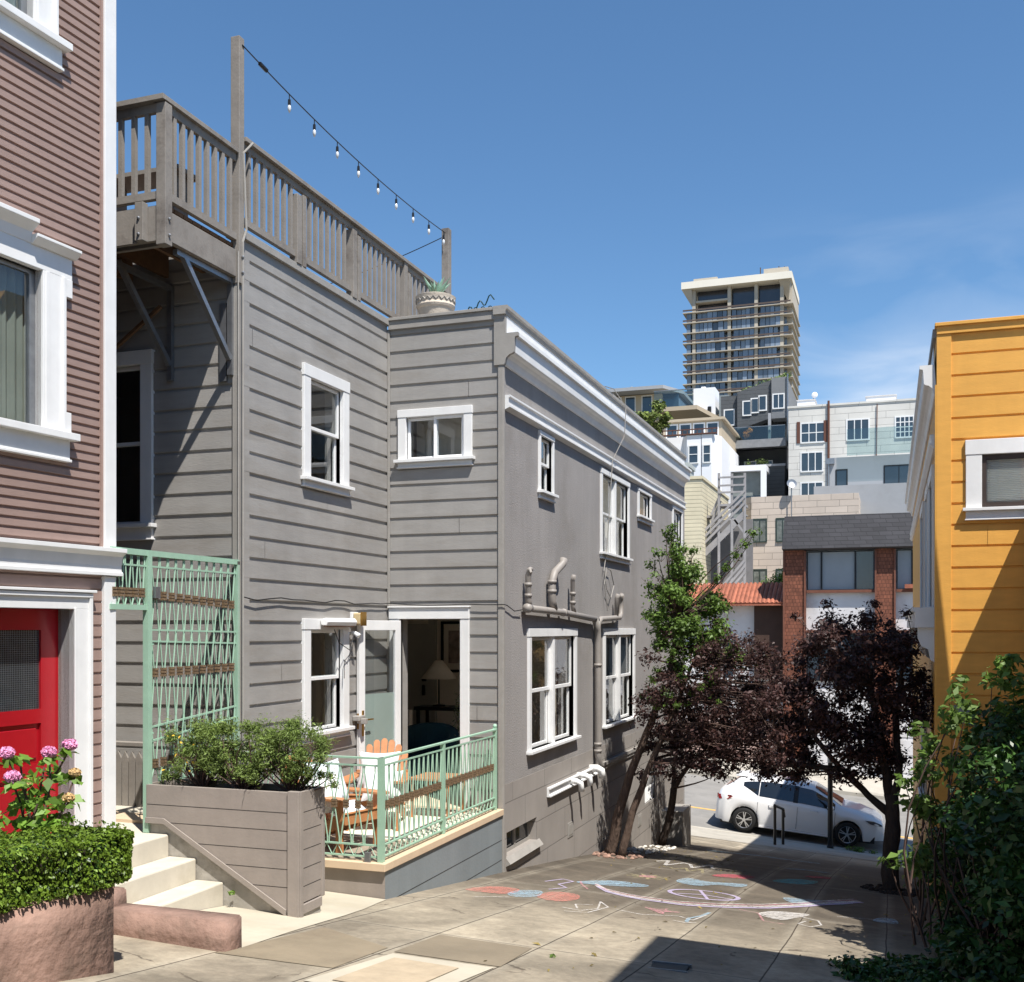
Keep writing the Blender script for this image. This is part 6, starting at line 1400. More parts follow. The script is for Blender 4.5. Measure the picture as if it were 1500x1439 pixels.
# ================================================================== CAR
def make_car(loc, pitch, label):
    r = thing('parked_car', label, 'car', loc, 0)
    r.rotation_euler = (0, pitch, 0)
    def ip(x, T):
        for (a, b), (c, d) in zip(T, T[1:]):
            if a <= x <= c:
                t = (x - a) / (c - a); t2 = t * t * (3 - 2 * t) * .35 + t * .65; return b + (d - b) * t2
        return T[0][1] if x < T[0][0] else T[-1][1]
    TOP = [(-2.12, .62), (-2.10, .90), (-2.03, 1.04), (-1.92, 1.12), (-1.52, 1.40), (-1.3, 1.43), (-.6, 1.465), (-.1, 1.46), (.35, 1.41), (.75, 1.22), (1.15, 1.00), (1.5, .95), (1.9, .85), (2.12, .74), (2.22, .60), (2.26, .42)]
    BELT = [(-2.12, .60), (-2.08, .84), (-1.95, .95), (-1.2, .97), (0, .92), (1.0, .875), (1.2, .86), (1.9, .74), (2.15, .64), (2.26, .40)]
    WID = [(-2.12, .62), (-2.05, .76), (-1.85, .855), (-1.3, .895), (1.2, .895), (1.7, .86), (2.0, .78), (2.18, .64), (2.26, .48)]
    RW = [(-2.12, .50), (-1.9, .60), (-1.5, .60), (-.8, .61), (.3, .60), (.8, .66), (1.15, .74), (1.6, .70), (2.0, .62), (2.26, .36)]
    AX = (-1.32, 1.32); AR = .365; ZC = .32
    def zb(x):
        z = .20 if -1.9 < x < 1.95 else .24
        for a in AX:
            if abs(x - a) < AR: z = max(z, ZC + math.sqrt(AR ** 2 - (x - a) ** 2))
        return z
    xs = sorted(set([round(-2.12 + i * .04, 3) for i in range(110) if -2.12 + i * .04 < 2.26] + [2.26] + [round(a + s_ * AR * .999, 4) for a in AX for s_ in (-1, 1)] + [round(a + s_ * AR * q, 4) for a in AX for s_ in (-1, 1) for q in (.97, .9)]))
    def sec(x):
        w, b, t, rw, z0 = ip(x, WID), ip(x, BELT), ip(x, TOP), ip(x, RW), zb(x)
        b = min(b, t - .02); z0 = min(z0, b - .08)
        flare = .012 * max(0, 1 - min(abs(x - a) for a in AX) / .5)
        hgt = t - b
        return [(w * .965 + flare, z0), (w + flare, z0 + (b - z0) * .25 if z0 > .3 else .34), (w - .004 + flare, z0 + (b - z0) * .55), (w * .995, z0 + (b - z0) * .72), (w * .975, b - .03), (w * .955, b),
                (w * .955 + (rw - w * .955) * .5, b + hgt * .52), (rw, t - hgt * .10 - .008), (rw * .90, t - hgt * .03), (rw * .55, t), (0, t + .004)]
    mb = MB(); vs = []; n = 11
    for s_ in (1, -1):
        rows = [[(x, s_ * y, z) for y, z in sec(x)] for x in xs]
        mb.add([p for rw_ in rows for p in rw_], [(i * n + j, i * n + j + 1, (i + 1) * n + j + 1, (i + 1) * n + j) for i in range(len(xs) - 1) for j in range(n - 1)])
        for row in (rows[0], rows[-1]): mb.add(row + [(row[0][0], 0, row[0][2])], [tuple(range(n + 1))])
    body = mb.build('body', M['carwhite'], r, local=True)
    bm = bmesh.new(); bm.from_mesh(body.data); bmesh.ops.remove_doubles(bm, verts=bm.verts, dist=.0008); bmesh.ops.recalc_face_normals(bm, faces=bm.faces); bm.to_mesh(body.data); bm.free()
    for p in body.data.polygons: p.use_smooth = True
    L = lambda m_, nm, mt, par=None, **k: m_.build(nm, mt, par or r, local=True, **k)
    u = MB(); u.box(-1.95, 2.0, -.78, .78, .16, .36); u.box(-.9, .9, -.80, .80, .16, .5); L(u, 'underbody', M['black'])
    def side_patch(x0, x1, lo, hi, off=.008, side=-1, taper=None):
        k = 14; m_ = MB(); P = []
        for i in range(k + 1):
            x = x0 + (x1 - x0) * i / k; S = sec(x); A, Mi, B = S[5], S[6], S[7]
            l_ = lo if not callable(lo) else lo(i / k); h_ = hi if not callable(hi) else hi(i / k)
            def at(t):
                if t < .5: q = t * 2; return (A[0] + (Mi[0] - A[0]) * q, A[1] + (Mi[1] - A[1]) * q)
                q = t * 2 - 1; return (Mi[0] + (B[0] - Mi[0]) * q, Mi[1] + (B[1] - Mi[1]) * q)
            P.append([(x, side * (at(t)[0] + off), at(t)[1] + off * .3) for t in [l_ + (h_ - l_) * j / 4 for j in range(5)]])
        m_.add([p for q in P for p in q], [(i * 5 + j, i * 5 + j + 1, (i + 1) * 5 + j + 1, (i + 1) * 5 + j) for i in range(k) for j in range(4)])
        return m_
    for sd_ in (-1, 1):
        L(side_patch(.02, .96, .07, lambda t: .90 - max(0, t - .75) * .5, side=sd_), 'side_window', M['carglass'], smooth=True)
        L(side_patch(-.98, -.10, .07, lambda t: .92, side=sd_), 'side_window', M['carglass'], smooth=True)
        L(side_patch(-1.42, -1.0, lambda t: .07 + (1 - t) * .45, lambda t: .80 + .12 * t, side=sd_), 'side_window', M['carglass'], smooth=True)
    L(side_patch(-.10, .02, .05, .93, .006, -1), 'door_pillar', M['black'])
    def top_patch(x0, x1, ya, off=.008):
        m_ = MB(); k = 10; P = []
        for i in range(k + 1):
            x = x0 + (x1 - x0) * i / k; t, rw = ip(x, TOP), ip(x, RW); S = sec(x)
            row = []
            for j in range(9):
                y = (j / 4 - 1) * (rw * ya)
                ay = abs(y); T = [(0, t + .004), (rw * .55, t), (rw * .90, S[8][1]), (rw, S[7][1])]
                z = ip(ay, T); row.append((x, y, z + off))
            P.append(row)
        m_.add([p for q in P for p in q], [(i * 9 + j, i * 9 + j + 1, (i + 1) * 9 + j + 1, (i + 1) * 9 + j) for i in range(k) for j in range(8)]); return m_
    L(top_patch(.42, 1.12, .93), 'windscreen', M['carglass'], smooth=True)
    L(top_patch(-1.90, -1.60, .93), 'rear_window', M['carglass'], smooth=True)
    sp = MB(); sp.prism([(-1.40, y, 1.43) for y in (-.55, .55)] + [(-1.66, y, 1.405) for y in (.50, -.50)], [(-1.40, y, 1.455) for y in (-.55, .55)] + [(-1.68, y, 1.425) for y in (.50, -.50)]); L(sp, 'spoiler', M['carwhite'], bevel=.008)
    for sd_ in (-1, 1):
        m_ = MB(); m_.add([(x, sd_ * (ip(x, WID) + .004), z) for x, z in ((-2.07, .90), (-1.72, .93), (-1.66, .90), (-1.78, .82), (-2.03, .78))] + [(x, sd_ * (ip(x, WID) - .02), z) for x, z in ((-2.115, .90), (-1.72, .93), (-1.66, .90), (-1.78, .82), (-2.10, .78))], [(0, 1, 2, 3, 4), (0, 4, 9, 5), (5, 6, 7, 8, 9)]); L(m_, 'tail_lamp', M['taillight'])
        m_ = MB(); hx = [(1.72, .745), (1.95, .735), (2.13, .66), (2.16, .61), (2.0, .63), (1.86, .66)]
        m_.add([(x, sd_ * (ip(x, WID) + .006), z) for x, z in hx], [tuple(range(6))]); L(m_, 'headlight', M['headlight'])
        for x in (-.62, .45):
            m_ = MB(); y_ = sd_ * (.895 + .01); m_.tube([(x - .09, y_ - sd_ * .012, .80), (x - .06, y_ + sd_ * .018, .805), (x + .06, y_ + sd_ * .018, .805), (x + .09, y_ - sd_ * .012, .80)], .012, 6); L(m_, 'door_handle', M['carwhite'], smooth=True)
        m_ = MB(); m_.blob((.86, sd_ * 1.0, .97), (.09, .10, .065), 10, 8); m_.bar((.86, sd_ * .88, .92), (.86, sd_ * .98, .94), .05, .03); mr_ = L(m_, 'mirror', M['carwhite'], smooth=True)
        m_ = MB(); m_.blob((.85, sd_ * 1.0, .925), (.085, .09, .035), 10, 6); L(m_, 'mirror_base', M['black'], mr_)
        for a in (-1.0, .03, .98):
            m_ = MB(); pts = []
            for z in (.28, .4, .55, .7, .85):
                x = a + (0 if a > -.9 else -.30 * max(0, (z - .45) * 1.6 if z < .7 else .4) * -1 * 0)
                S = sec(max(-2, min(2, x))); pts.append((x, sd_ * (.902), z))
            m_.tube(pts, .004, 4); L(m_, 'door_seam', M['black'])
        m_ = MB(); m_.box(-.92, .92, sd_ * .885 - .01, sd_ * .885 + .01, .19, .235); L(m_, 'side_skirt', M['carwhite'])
    m_ = MB(); m_.prism([(2.16, y, z) for y, z in ((-.5, .25), (.5, .25), (.42, .5), (-.42, .5))], [(2.275, y, z) for y, z in ((-.42, .25), (.42, .25), (.36, .46), (-.36, .46))]); L(m_, 'grille', M['black'])
    for x in AX:
        for sd_ in (-1, 1):
            t = MB(); c0 = (x, sd_ * .80, ZC)
            prof = [(.215, -.09), (.30, -.10), (.318, -.07), (.322, 0), (.318, .07), (.30, .10), (.215, .09)]
            k = 28; vs = [(x + r_ * math.cos(2 * PI * j / k), sd_ * .80 + sd_ * q, ZC + r_ * math.sin(2 * PI * j / k)) for r_, q in prof for j in range(k)]
            t.add(vs, [(i * k + j, i * k + (j + 1) % k, (i + 1) * k + (j + 1) % k, (i + 1) * k + j) for i in range(6) for j in range(k)])
            w = L(t, 'wheel', M['tyre'], smooth=True)
            hb = MB(); yo = sd_ * .885
            hb.tube([(x, yo - sd_ * .10, ZC), (x, yo - sd_ * .07, ZC)], .21, 24); L(hb, 'brake_disc', M['black'], w)
            rm = MB()
            rm.add([(x + r_ * math.cos(2 * PI * j / 28), yo - sd_ * q, ZC + r_ * math.sin(2 * PI * j / 28)) for r_, q in ((.226, .0), (.206, .01), (.206, .05)) for j in range(28)], [(i * 28 + j, i * 28 + (j + 1) % 28, (i + 1) * 28 + (j + 1) % 28, (i + 1) * 28 + j) for i in range(2) for j in range(28)])
            for j in range(5):
                for dd in (-.16, .16):
                    a = 2 * PI * j / 5 + .3; rm.bar((x + .03 * math.cos(a), yo - sd_ * .015, ZC + .03 * math.sin(a)), (x + .21 * math.cos(a + dd), yo - sd_ * .012, ZC + .222 * math.sin(a + dd)), .022, .02, up=(0, 1, 0))
            rm.tube([(x, yo - sd_ * .04, ZC), (x, yo - sd_ * .002, ZC)], .045, 12); L(rm, 'rim', M['alloy'], w)
    return r
make_car((1.69, 29.88, road_z(1.67, 29.88) - .005), R(5.0), 'white five door hatchback parked on the cross street at the foot of the alley')
# a second white car further along the far side, its roof only just seen through the tree
# ================================================================== FAR BUILDINGS
def bld(name, label, cat, x0, x1, y0, y1, z0, z1, wall, wins=(), trim=None, trim_m=None, pane=None, frame=None, roofm=None, fw=.06, mull=None):
    r = thing(name, label, cat, ((x0 + x1) / 2, (y0 + y1) / 2, z0))
    s = MB(); s.box(x0, x1, y0, y1, z0, z1); s.build('wall', wall, r)
    fr = FY(y0)
    for w in wins: farwin(r, fr, *w, pane=pane, frame=frame, fw=fw)
    if trim:
        s = MB(); s.box(x0 - trim[0], x1 + trim[0], y0 - trim[0], y1, z1, z1 + trim[1]); s.build('parapet', trim_m or wall, r)
    return r
def farwin(r, fr, u0, u1, z0, z1, cols=1, rows=1, pane=None, frame=None, fw=.06, n=0.03):
    f = MB(); f.fbox(fr, u0 - fw, u0, 0, n, z0 - fw, z1 + fw); f.fbox(fr, u1, u1 + fw, 0, n, z0 - fw, z1 + fw); f.fbox(fr, u0, u1, 0, n, z1, z1 + fw); f.fbox(fr, u0 - fw * .5, u1 + fw * .5, 0, n + .04, z0 - fw, z0)
    for i in range(1, cols): u = u0 + (u1 - u0) * i / cols; f.fbox(fr, u - fw * .3, u + fw * .3, 0, n, z0, z1)
    for i in range(1, rows): z = z0 + (z1 - z0) * i / rows; f.fbox(fr, u0, u1, 0, n - .004, z - fw * .3, z + fw * .3)
    w = f.build('window', frame or M['white'], r)
    p = MB(); p.fbox(fr, u0, u1, .002, .008, z0, z1); p.build('pane', pane or M['farpane'], w)
    return w
M['shingle'] = lines_mat('redwood_shingles', srgb(122, 74, 55), .13, line=.10, dark=.35, brick=.12, var=.25, vscale=4)
M['redbrown'] = mat('redwood_board', srgb(110, 69, 53), .7, .15, 6)
M['roofsh'] = lines_mat('charcoal_roof_shingles', srgb(60, 59, 62), .15, line=.12, dark=.55, brick=.42, var=.12)
M['offwhite'] = mat('off_white_panel', srgb(206, 204, 204), .8, .08, 1, dirt=srgb(180, 176, 172))
M['whiteblock'] = lines_mat('white_painted_blocks', srgb(196, 194, 190), .34, line=.03, dark=.6)
M['cream'] = lines_mat('cream_clapboard', srgb(204, 194, 166), .17, line=.14, dark=.5)
M['whitesh'] = lines_mat('white_shingle_siding', srgb(204, 201, 194), .42, line=.06, dark=.55, brick=2.2, vscale=.6, pv_=.03)
M['tansh'] = lines_mat('pale_pink_shingle_siding', srgb(196, 182, 168), .30, line=.08, dark=.55, brick=1.0, vscale=.8, pv_=.06)
M['modgrey'] = mat('smooth_grey_render', srgb(156, 158, 161), .8, .05, .4, dirt=srgb(146, 148, 150), dscale=.4)
M['darkgrey'] = lines_mat('charcoal_siding', srgb(82, 85, 88), .26, line=.10, dark=.6)
M['conc'] = mat('tower_concrete', srgb(176, 168, 154), .85, .08, .2)
M['concw'] = mat('tower_white_concrete', srgb(226, 220, 206), .8, .04, .2)
M['tband'] = mat('tower_curtain_glass', srgb(98, 108, 120), .12, .3, .05, island=.75, spec=.8)
M['railg'] = mat('dark_bronze_rail', srgb(84, 72, 66), .7, .1, .3)
M['beigeh'] = mat('beige_render', srgb(178, 164, 142), .85, .06, .3)
M['cleanwhite'] = mat('clean_white_render', srgb(226, 227, 230), .7, .03, .4)
M['seaglass'] = glass_mat('balcony_glass', (.86, .95, .94), .88)
M['dimwood'] = mat('dim_timber', srgb(96, 62, 50), .8, .1)
M['steelwood'] = mat('weathered_grey_stair_wood', srgb(150, 147, 146), .85, .15, 3)
M['blindpane'] = mat('drawn_blind_pane', srgb(140, 146, 152), .25, .08, .8, spec=.7)

# shingle house across the street
Y0 = 39.5
sh = thing('shingle_house', 'house across the street with charcoal mansard roof, red shingle piers and white panels', 'house', (3, 43, -3.3))
s = MB(); s.box(.50, 9, Y0 + .25, 50, -5, 5.0); s.build('wall', M['offwhite'], sh)
s = MB(); s.prism([(.44, Y0 - .35, 4.86), (9.2, Y0 - .35, 4.86), (9.2, Y0 + .3, 4.80), (.44, Y0 + .3, 4.80)], [(.50, Y0 + .05, 6.05), (9.2, Y0 + .05, 6.05), (9.2, Y0 + .6, 6.05), (.50, Y0 + .6, 6.05)])
s.box(.5, 9.2, Y0 + .6, 50, 5.0, 6.0); s.build('mansard_roof', M['roofsh'], sh)
for a, b in ((.5, 1.18), (3.62, 4.20), (6.7, 7.3)):
    s = MB(); s.box(a, b, Y0, Y0 + .25, -2.6, 4.82); s.build('pier', M['shingle'], sh)
    for q in (a - .05, b): s = MB(); s.box(q, q + .06, Y0 - .05, Y0 + .25, -2.6, 4.80); s.build('pier_edge', M['redbrown'], sh)
for a, b in ((1.26, 3.56), (4.28, 6.64)):
    for k, (z0, z1) in enumerate(((3.42, 4.75), (.2, 1.8))):
        pn_ = M['blindpane'] if k == 0 else M['farpane']
        w = farwin(sh, FY(Y0 + .24), a + .04, b - .04, z0, z1, cols=1, pane=pn_, frame=M['black'], fw=.03, n=.06)
        [MB().fbox(FY(Y0 + .24), a + t * (b - a) - .03, a + t * (b - a) + .03, 0, .07, z0, z1).build('mullion', M['black'], w) for t in (.22, .72)]
        m_ = MB(); m_.fbox(FY(Y0 + .24), a + .74 * (b - a), b - .06, .008, .02, z0 + .02, z1 - .02); m_.build('open_pane', M['farpane'], w)
    s = MB(); s.box(a, b, Y0 + .05, Y0 + .3, 3.30, 3.40); s.build('sill_board', M['redbrown'], sh)
    s = MB(); s.box(a, b, Y0 + .05, Y0 + .3, 1.88, 1.98); s.build('sill_board', M['redbrown'], sh)
    s = MB(); s.box(a, b, Y0 + .12, Y0 + .26, -3.9, -.4); [s.box(a, b, Y0 + .10, Y0 + .12, -3.6 + k * .62, -3.08 + k * .62) for k in range(5)]; s.build('garage_door', M['offwhite'], sh)
fb_ = thing('window_box', 'terracotta flower box under the right window of the shingle house', 'planter', (4.9, Y0, 3.4)); MB().box(4.55, 5.2, Y0 - .15, Y0 + .05, 3.42, 3.56).build('box', M['terracotta'], fb_)
# tiled roof house
th = thing('tile_roof_house', 'low house with orange clay tile roof and pink garage wall across the street', 'house', (-1.8, 43, -2.8))
s = MB(); s.box(-6, .42, Y0 + .6, 50, -5, 2.9); s.build('wall', M['offwhite'], th)
s = MB(); s.box(-6, .42, Y0 + .45, Y0 + .6, -4, -1.35); s.build('garage_wall', mat('pink_garage_wall', srgb(186, 160, 150), .9, .06), th)
s = MB(); s.box(-.62, .42, Y0 + .42, Y0 + .7, .2, 2.86); s.build('porch_shade_box', mat('shadowed_porch', srgb(70, 52, 44), .9), th)  # dark box on the wall, porch shade put into its colour
tl = MB()
for i in range(42):
    x = -6.1 + i * .158
    zt = 3.66 - (max(0, i - 30) * .0); 
    tl.tube([(x, Y0 + .05, 2.92), (x, Y0 + .9, 3.35), (x, Y0 + 1.7, 3.72)], [.085, .078, .07], 6)
for j in range(6): tl.prism([(-6.15, Y0 + .02 + j * .28, 2.86 + j * .138), (.45, Y0 + .02 + j * .28, 2.86 + j * .138), (.45, Y0 + .34 + j * .28, 2.99 + j * .138), (-6.15, Y0 + .34 + j * .28, 2.99 + j * .138)], [(-6.15, Y0 + .02 + j * .28, 2.90 + j * .138), (.45, Y0 + .02 + j * .28, 2.90 + j * .138), (.45, Y0 + .34 + j * .28, 3.03 + j * .138), (-6.15, Y0 + .34 + j * .28, 3.03 + j * .138)])
tl.build('roof', M['terracotta'], th)
farwin(th, FY(Y0 + .6), -2.2, -1.4, .2, 1.6, cols=2, rows=2); farwin(th, FY(Y0 + .6), -4.2, -3.2, .2, 1.6, cols=2, rows=2)
# cream house behind the end of the grey house
bld('cream_house', 'cream clapboard house wall just past the far end of the grey house', 'house', -12, -3.54, 46, 54, -4, 8.45, M['cream'], trim=(.05, .12))
# outside timber stairs
es = thing('wooden_stairs', 'weathered grey outside timber stairs zigzagging down the rear of the shingled houses', 'stairs', (-2.5, 47, 0))
ey = 47.0
for x, za, zb_ in ((-3.6, -3, 7.3), (-2.96, 3, 8.8), (-2.4, 3, 8.75), (-1.85, -3, 8.75)):
    MB().box(x - .05, x + .05, ey - .05, ey + .05, za, zb_).build('post', M['steelwood'], es)
for (xa, za, xb, zb_) in ((-3.6, 5.3, -1.85, 7.0), (-3.05, 2.6, -1.85, 4.0)):
    MB().bar((xa, ey, za), (xb, ey, zb_), .06, .26, up=(0, 0, 1)).build('string_board', M['steelwood'], es)
    for q in (.45, .72, .98): MB().bar((xa, ey - .06, za + q), (xb, ey - .06, zb_ + q), .05, .10).build('rail', M['steelwood'], es)
    k = 9
    for i in range(k):
        t = (i + .5) / k; MB().box(xa + (xb - xa) * t - .12, xa + (xb - xa) * t + .12, ey, ey + .9, za + (zb_ - za) * t + .05, za + (zb_ - za) * t + .09).build('tread', M['steelwood'], es)
MB().box(-2.96, -1.85, ey - .02, ey + 1.1, 7.35, 7.45).build('landing', M['steelwood'], es); MB().box(-3.7, -2.96, ey + .3, ey + 1.1, 6.9, 7.0).build('landing', M['steelwood'], es)
for z in (7.9, 8.2, 8.55): MB().box(-2.96, -1.85, ey - .08, ey - .05, z, z + .08).build('rail', M['steelwood'], es)
for z in (6.1, 6.4, 6.7, 7.0): MB().bar((-3.3, ey + .1, z), (-2.9, ey + .1, z + .9), .04, .1).build('rail', M['steelwood'], es)
MB().bar((-1.9, ey, 6.2), (-2.4, ey, 6.9), .06, .08).build('strut', M['steelwood'], es); MB().bar((-1.9, ey, 3.2), (-2.5, ey, 4.0), .06, .08).build('strut', M['steelwood'], es)
bk = thing('stair_wall', 'dim recessed wall behind the outside timber stairs', 'wall', (-2.6, 48.6, 0)); MB().box(-4.2, -1.7, 48.5, 48.7, -4, 6.9).build('wall', mat('shaded_wall_grey', srgb(120, 118, 118), .9), bk)
# tan shingled building with a canted corner
tb_ = bld('tan_building', 'pale pink shingled building with three dark windows behind the mansard roofed house', 'building', -2.18, 2.7, 52, 62, -4, 8.3, M['tansh'],
          [(-2.06, -1.5, 6.18, 7.2, 2, 1), (-.98, -.45, 6.18, 7.2, 2, 1), (-2.06, -1.5, 3.9, 4.8, 2, 1), (-.98, -.45, 3.9, 4.8, 2, 1)], frame=mat('green_window_frame', srgb(52, 66, 60), .5), pane=mat('curtained_pane', srgb(112, 116, 110), .3, .5, 4, spec=.7))
s = MB(); s.prism([(-2.18, 52, -4), (-2.70, 52.8, -4), (-2.70, 60, -4), (-2.18, 60, -4)], [(-2.18, 52, 8.32), (-2.70, 52.8, 8.32), (-2.70, 60, 8.32), (-2.18, 60, 8.32)]); s.build('canted_wall', M['tansh'], tb_)
fc_ = F(-2.70, 52.8, .545, -.838, -.838, -.545); farwin(tb_, fc_, .3, .65, 6.18, 7.2, frame=M['black'])
dish = thing('satellite_dish', 'round satellite dish on a thin pole on the tan building roof', 'dish', (-.3, 53, 8.3))
MB().tube([(-.3, 51.8, 6.4), (-.3, 51.8, 8.7)], .025, 6).build('pole', M['steel'], dish); MB().lathe([(.01, 0), (.14, .02), (.24, .07), (.23, .08), (.12, .04), (.01, .03)], (0, 0, 0), 16).build('dish', M['steel'], dish, local=True)
for o in dish.children:
    if o.name.startswith('dish'): o.rotation_euler = (R(70), 0, R(20)); o.location = (0, -1.2, .5)
# grey modern building
mg = bld('grey_modern_building', 'smooth grey rendered building with dark framed windows and glass roof rail', 'building', .99, 7, 60, 69, 0, 11.2, M['modgrey'], [(1.36, 1.86, 9.5, 10.5), (3.8, 5.9, 9.4, 10.6, 3, 1)], frame=M['black'])
s = MB(); s.box(.5, 7, 55, 60, 0, 9.06); s.build('lower_block', M['modgrey'], mg)
s = MB(); s.box(1.9, 7, 59.5, 59.54, 11.2, 12.6); s.build('roof_glass', M['seaglass'], mg)
s = MB(); s.tube([(.95, 59.9, 8.8), (.95, 59.9, 10.9)], .05, 6); s.box(.8, 1.25, 59.8, 60, 10.85, 11.15); s.build('rain_pipe', M['steel'], mg)
# white shingled apartment building
wbd = bld('white_apartment_building', 'wide white shingle sided apartment building on the hill with small framed windows', 'building', -2.03, 8.5, 70, 82, 2, 16.0, M['whitesh'],
          [(-1.22, .12, 13.8, 14.95, 3, 2), (-1.22, .02, 11.98, 13.1, 3, 1), (-1.22, .02, 10.2, 11.2, 3, 1), (1.55, 2.78, 13.8, 15.0, 3, 1), (1.55, 2.78, 12.0, 12.6, 3, 1), (4.4, 5.9, 13.8, 15.0, 6, 4), (4.4, 5.9, 12.1, 12.6, 6, 2)], fw=.09, trim=(.06, .12))
for u in (-1.42, .22): s = MB(); s.fbox(FY(70), u - .1, u + .1, 0, .05, 13.75, 15.1); s.build('shutter', M['dimwood'], wbd)
MB().tube([(.42, 69.9, 8), (.42, 69.9, 16.3)], .07, 6).build('rain_pipe', M['dimwood'], wbd)
MB().tube([(3.25, 69.93, 12.5), (3.3, 69.93, 15.9)], .03, 5).build('rain_pipe', M['dimwood'], wbd)
for i, (x0, x1, z1, lab) in enumerate(((-1.65, -.55, 16.85, 'small white box and vents at the left end of the white apartment roof'), (2.62, 4.4, 16.8, 'wide white roof box on the white apartment building'))):
    rb = thing('roof_box', lab, 'roof box', ((x0 + x1) / 2, 74, 16.1)); MB().box(x0, x1, 72, 76, 16.1, z1).build('box', M['cleanwhite'], rb); MB().box(x0 - .05, x1 + .05, 71.95, 76, z1, z1 + .05).build('lid', M['offwhite'], rb)
for i, (x, lab) in enumerate(((1.0, 'round roof vent between the two roof boxes, nearer the left one'), (1.7, 'round roof vent between the two roof boxes, nearer the right one'), (5.2, 'roof vent right of the wide white roof box'), (-.3, 'roof vent beside the small roof box'))):
    v = thing('roof_vent', lab, 'vent', (x, 72, 16.1), 0, 'vents on the white apartment roof'); MB().lathe([(.1, 0), (.1, .25), (.2, .27), (.2, .34), (.03, .42)], (x, 72, 16.1), 10).build('pipe', M['steel'], v)
sdh = thing('roof_antenna', 'little white satellite dish on the small roof box', 'dish', (-.7, 73, 16.8)); MB().tube([(-.7, 73, 16.8), (-.7, 73, 17.3)], .03, 5).build('mast', M['steel'], sdh); MB().blob((-.62, 72.9, 17.35), (.2, .08, .2), 10, 6).build('dish', M['cleanwhite'], sdh)
# dark modern house
dh = thing('dark_modern_house', 'charcoal sided modern house with slanted roofline, white framed windows and a glass balcony', 'house', (-4.8, 80, 8))
def wedge(x0, x1, z0, za, zb_, y0, y1, nm, m=None): s = MB(); s.prism([(x0, y0, z0), (x1, y0, z0), (x1, y0, zb_), (x0, y0, za)], [(x0, y1, z0), (x1, y1, z0), (x1, y1, zb_), (x0, y1, za)]); return s.build(nm, m or M['darkgrey'], dh)
wedge(-7.08, -5.95, 12.7, 18.2, 18.2, 75.3, 84, 'left_wall'); 
s = MB(); s.prism([(-5.91, 75, 15.75), (-3.6, 75, 16.45), (-3.6, 75, 19.05), (-5.91, 75, 18.35)], [(-5.91, 84, 15.75), (-3.6, 84, 16.45), (-3.6, 84, 19.05), (-5.91, 84, 18.35)]); s.build('middle_wall', M['darkgrey'], dh)
wedge(-3.58, -2.56, 16.35, 19.1, 19.15, 74.8, 84, 'right_wall', mat('slate_grey_panel', srgb(116, 118, 120), .8, .05))
wedge(-6.9, -2.6, 12.6, 17, 17, 76.2, 84, 'recess_wall', mat('dark_recess', srgb(46, 48, 50), .6))
s = MB(); s.box(-5.6, -5.5, 76.1, 76.2, 15.2, 16.6); [s.box(x, x + .06, 76.1, 76.2, 15.1, 16.5) for x in (-4.9, -4.2, -3.4, -2.9)]; s.build('sliding_door_frame', M['black'], dh)
s = MB(); s.box(-7.4, -2.5, 73.4, 76.3, 14.4, 14.75); s.box(-7.4, -2.5, 73.3, 73.5, 14.2, 14.6); s.build('balcony_slab', mat('grey_slab', srgb(130, 132, 134), .8), dh)
s = MB(); s.box(-7.35, -2.55, 73.45, 73.48, 14.75, 15.6); s.build('balcony_glass', M['seaglass'], dh); s = MB(); s.box(-7.35, -2.55, 73.43, 73.5, 15.6, 15.64); s.build('balcony_rail', M['steel'], dh)
s = MB(); s.box(-3.68, -3.5, 73.6, 73.8, 14.75, 16.5); s.build('balcony_post', M['modgrey'], dh)
s = MB(); s.box(-6.9, -2.6, 75.2, 84, 8, 14.3); s.build('lower_wall', mat('dim_lower_wall', srgb(58, 60, 62), .7), dh)
s = MB(); s.box(-6.6, -2.56, 73.2, 84, 6, 12.85); s.build('base_wall', M['darkgrey'], dh)
s = MB(); s.box(-6.6, -2.5, 73.1, 73.3, 12.85, 13.0); s.build('base_cap', M['modgrey'], dh)
for w in ((-5.48, -5.02, 16.75, 17.65), (-4.92, -4.5, 16.9, 17.8), (-4.4, -3.98, 17.02, 17.95)): farwin(dh, FY(75), *w, fw=.08)
farwin(dh, FY(74.8), -3.44, -2.78, 17.05, 17.95, 2, 1, fw=.08); farwin(dh, FY(75.3), -6.8, -6.2, 16.2, 17.2, fw=.08)
farwin(dh, FY(75.2), -5.4, -4.7, 12.9, 13.5, fw=.07); farwin(dh, FY(75.2), -4.3, -3.6, 12.9, 13.5, 2, 1, fw=.07)
MB().tube([(-2.5, 74.7, 12.8), (-2.5, 74.7, 19.3)], .05, 5).build('rain_pipe', M['steel'], dh)
wf = thing('white_pergola', 'white framed flat roofed porch below the charcoal house', 'porch', (-5.5, 70, 10)); 
PF_ = MB(); PF_.box(-7.3, -3.4, 69.9, 72, 12.15, 12.5); PF_.box(-3.75, -3.4, 69.9, 70.1, 9.4, 12.15); PF_.build('frame', M['cleanwhite'], wf); MB().box(-7.3, -3.8, 70.4, 72, 9.0, 12.14).build('wall', mat('sage_panel', srgb(122, 128, 126), .8), wf)
MB().box(-7.2, -3.8, 70.34, 70.4, 9.6, 10.6).build('pane', M['farpane'], wf)
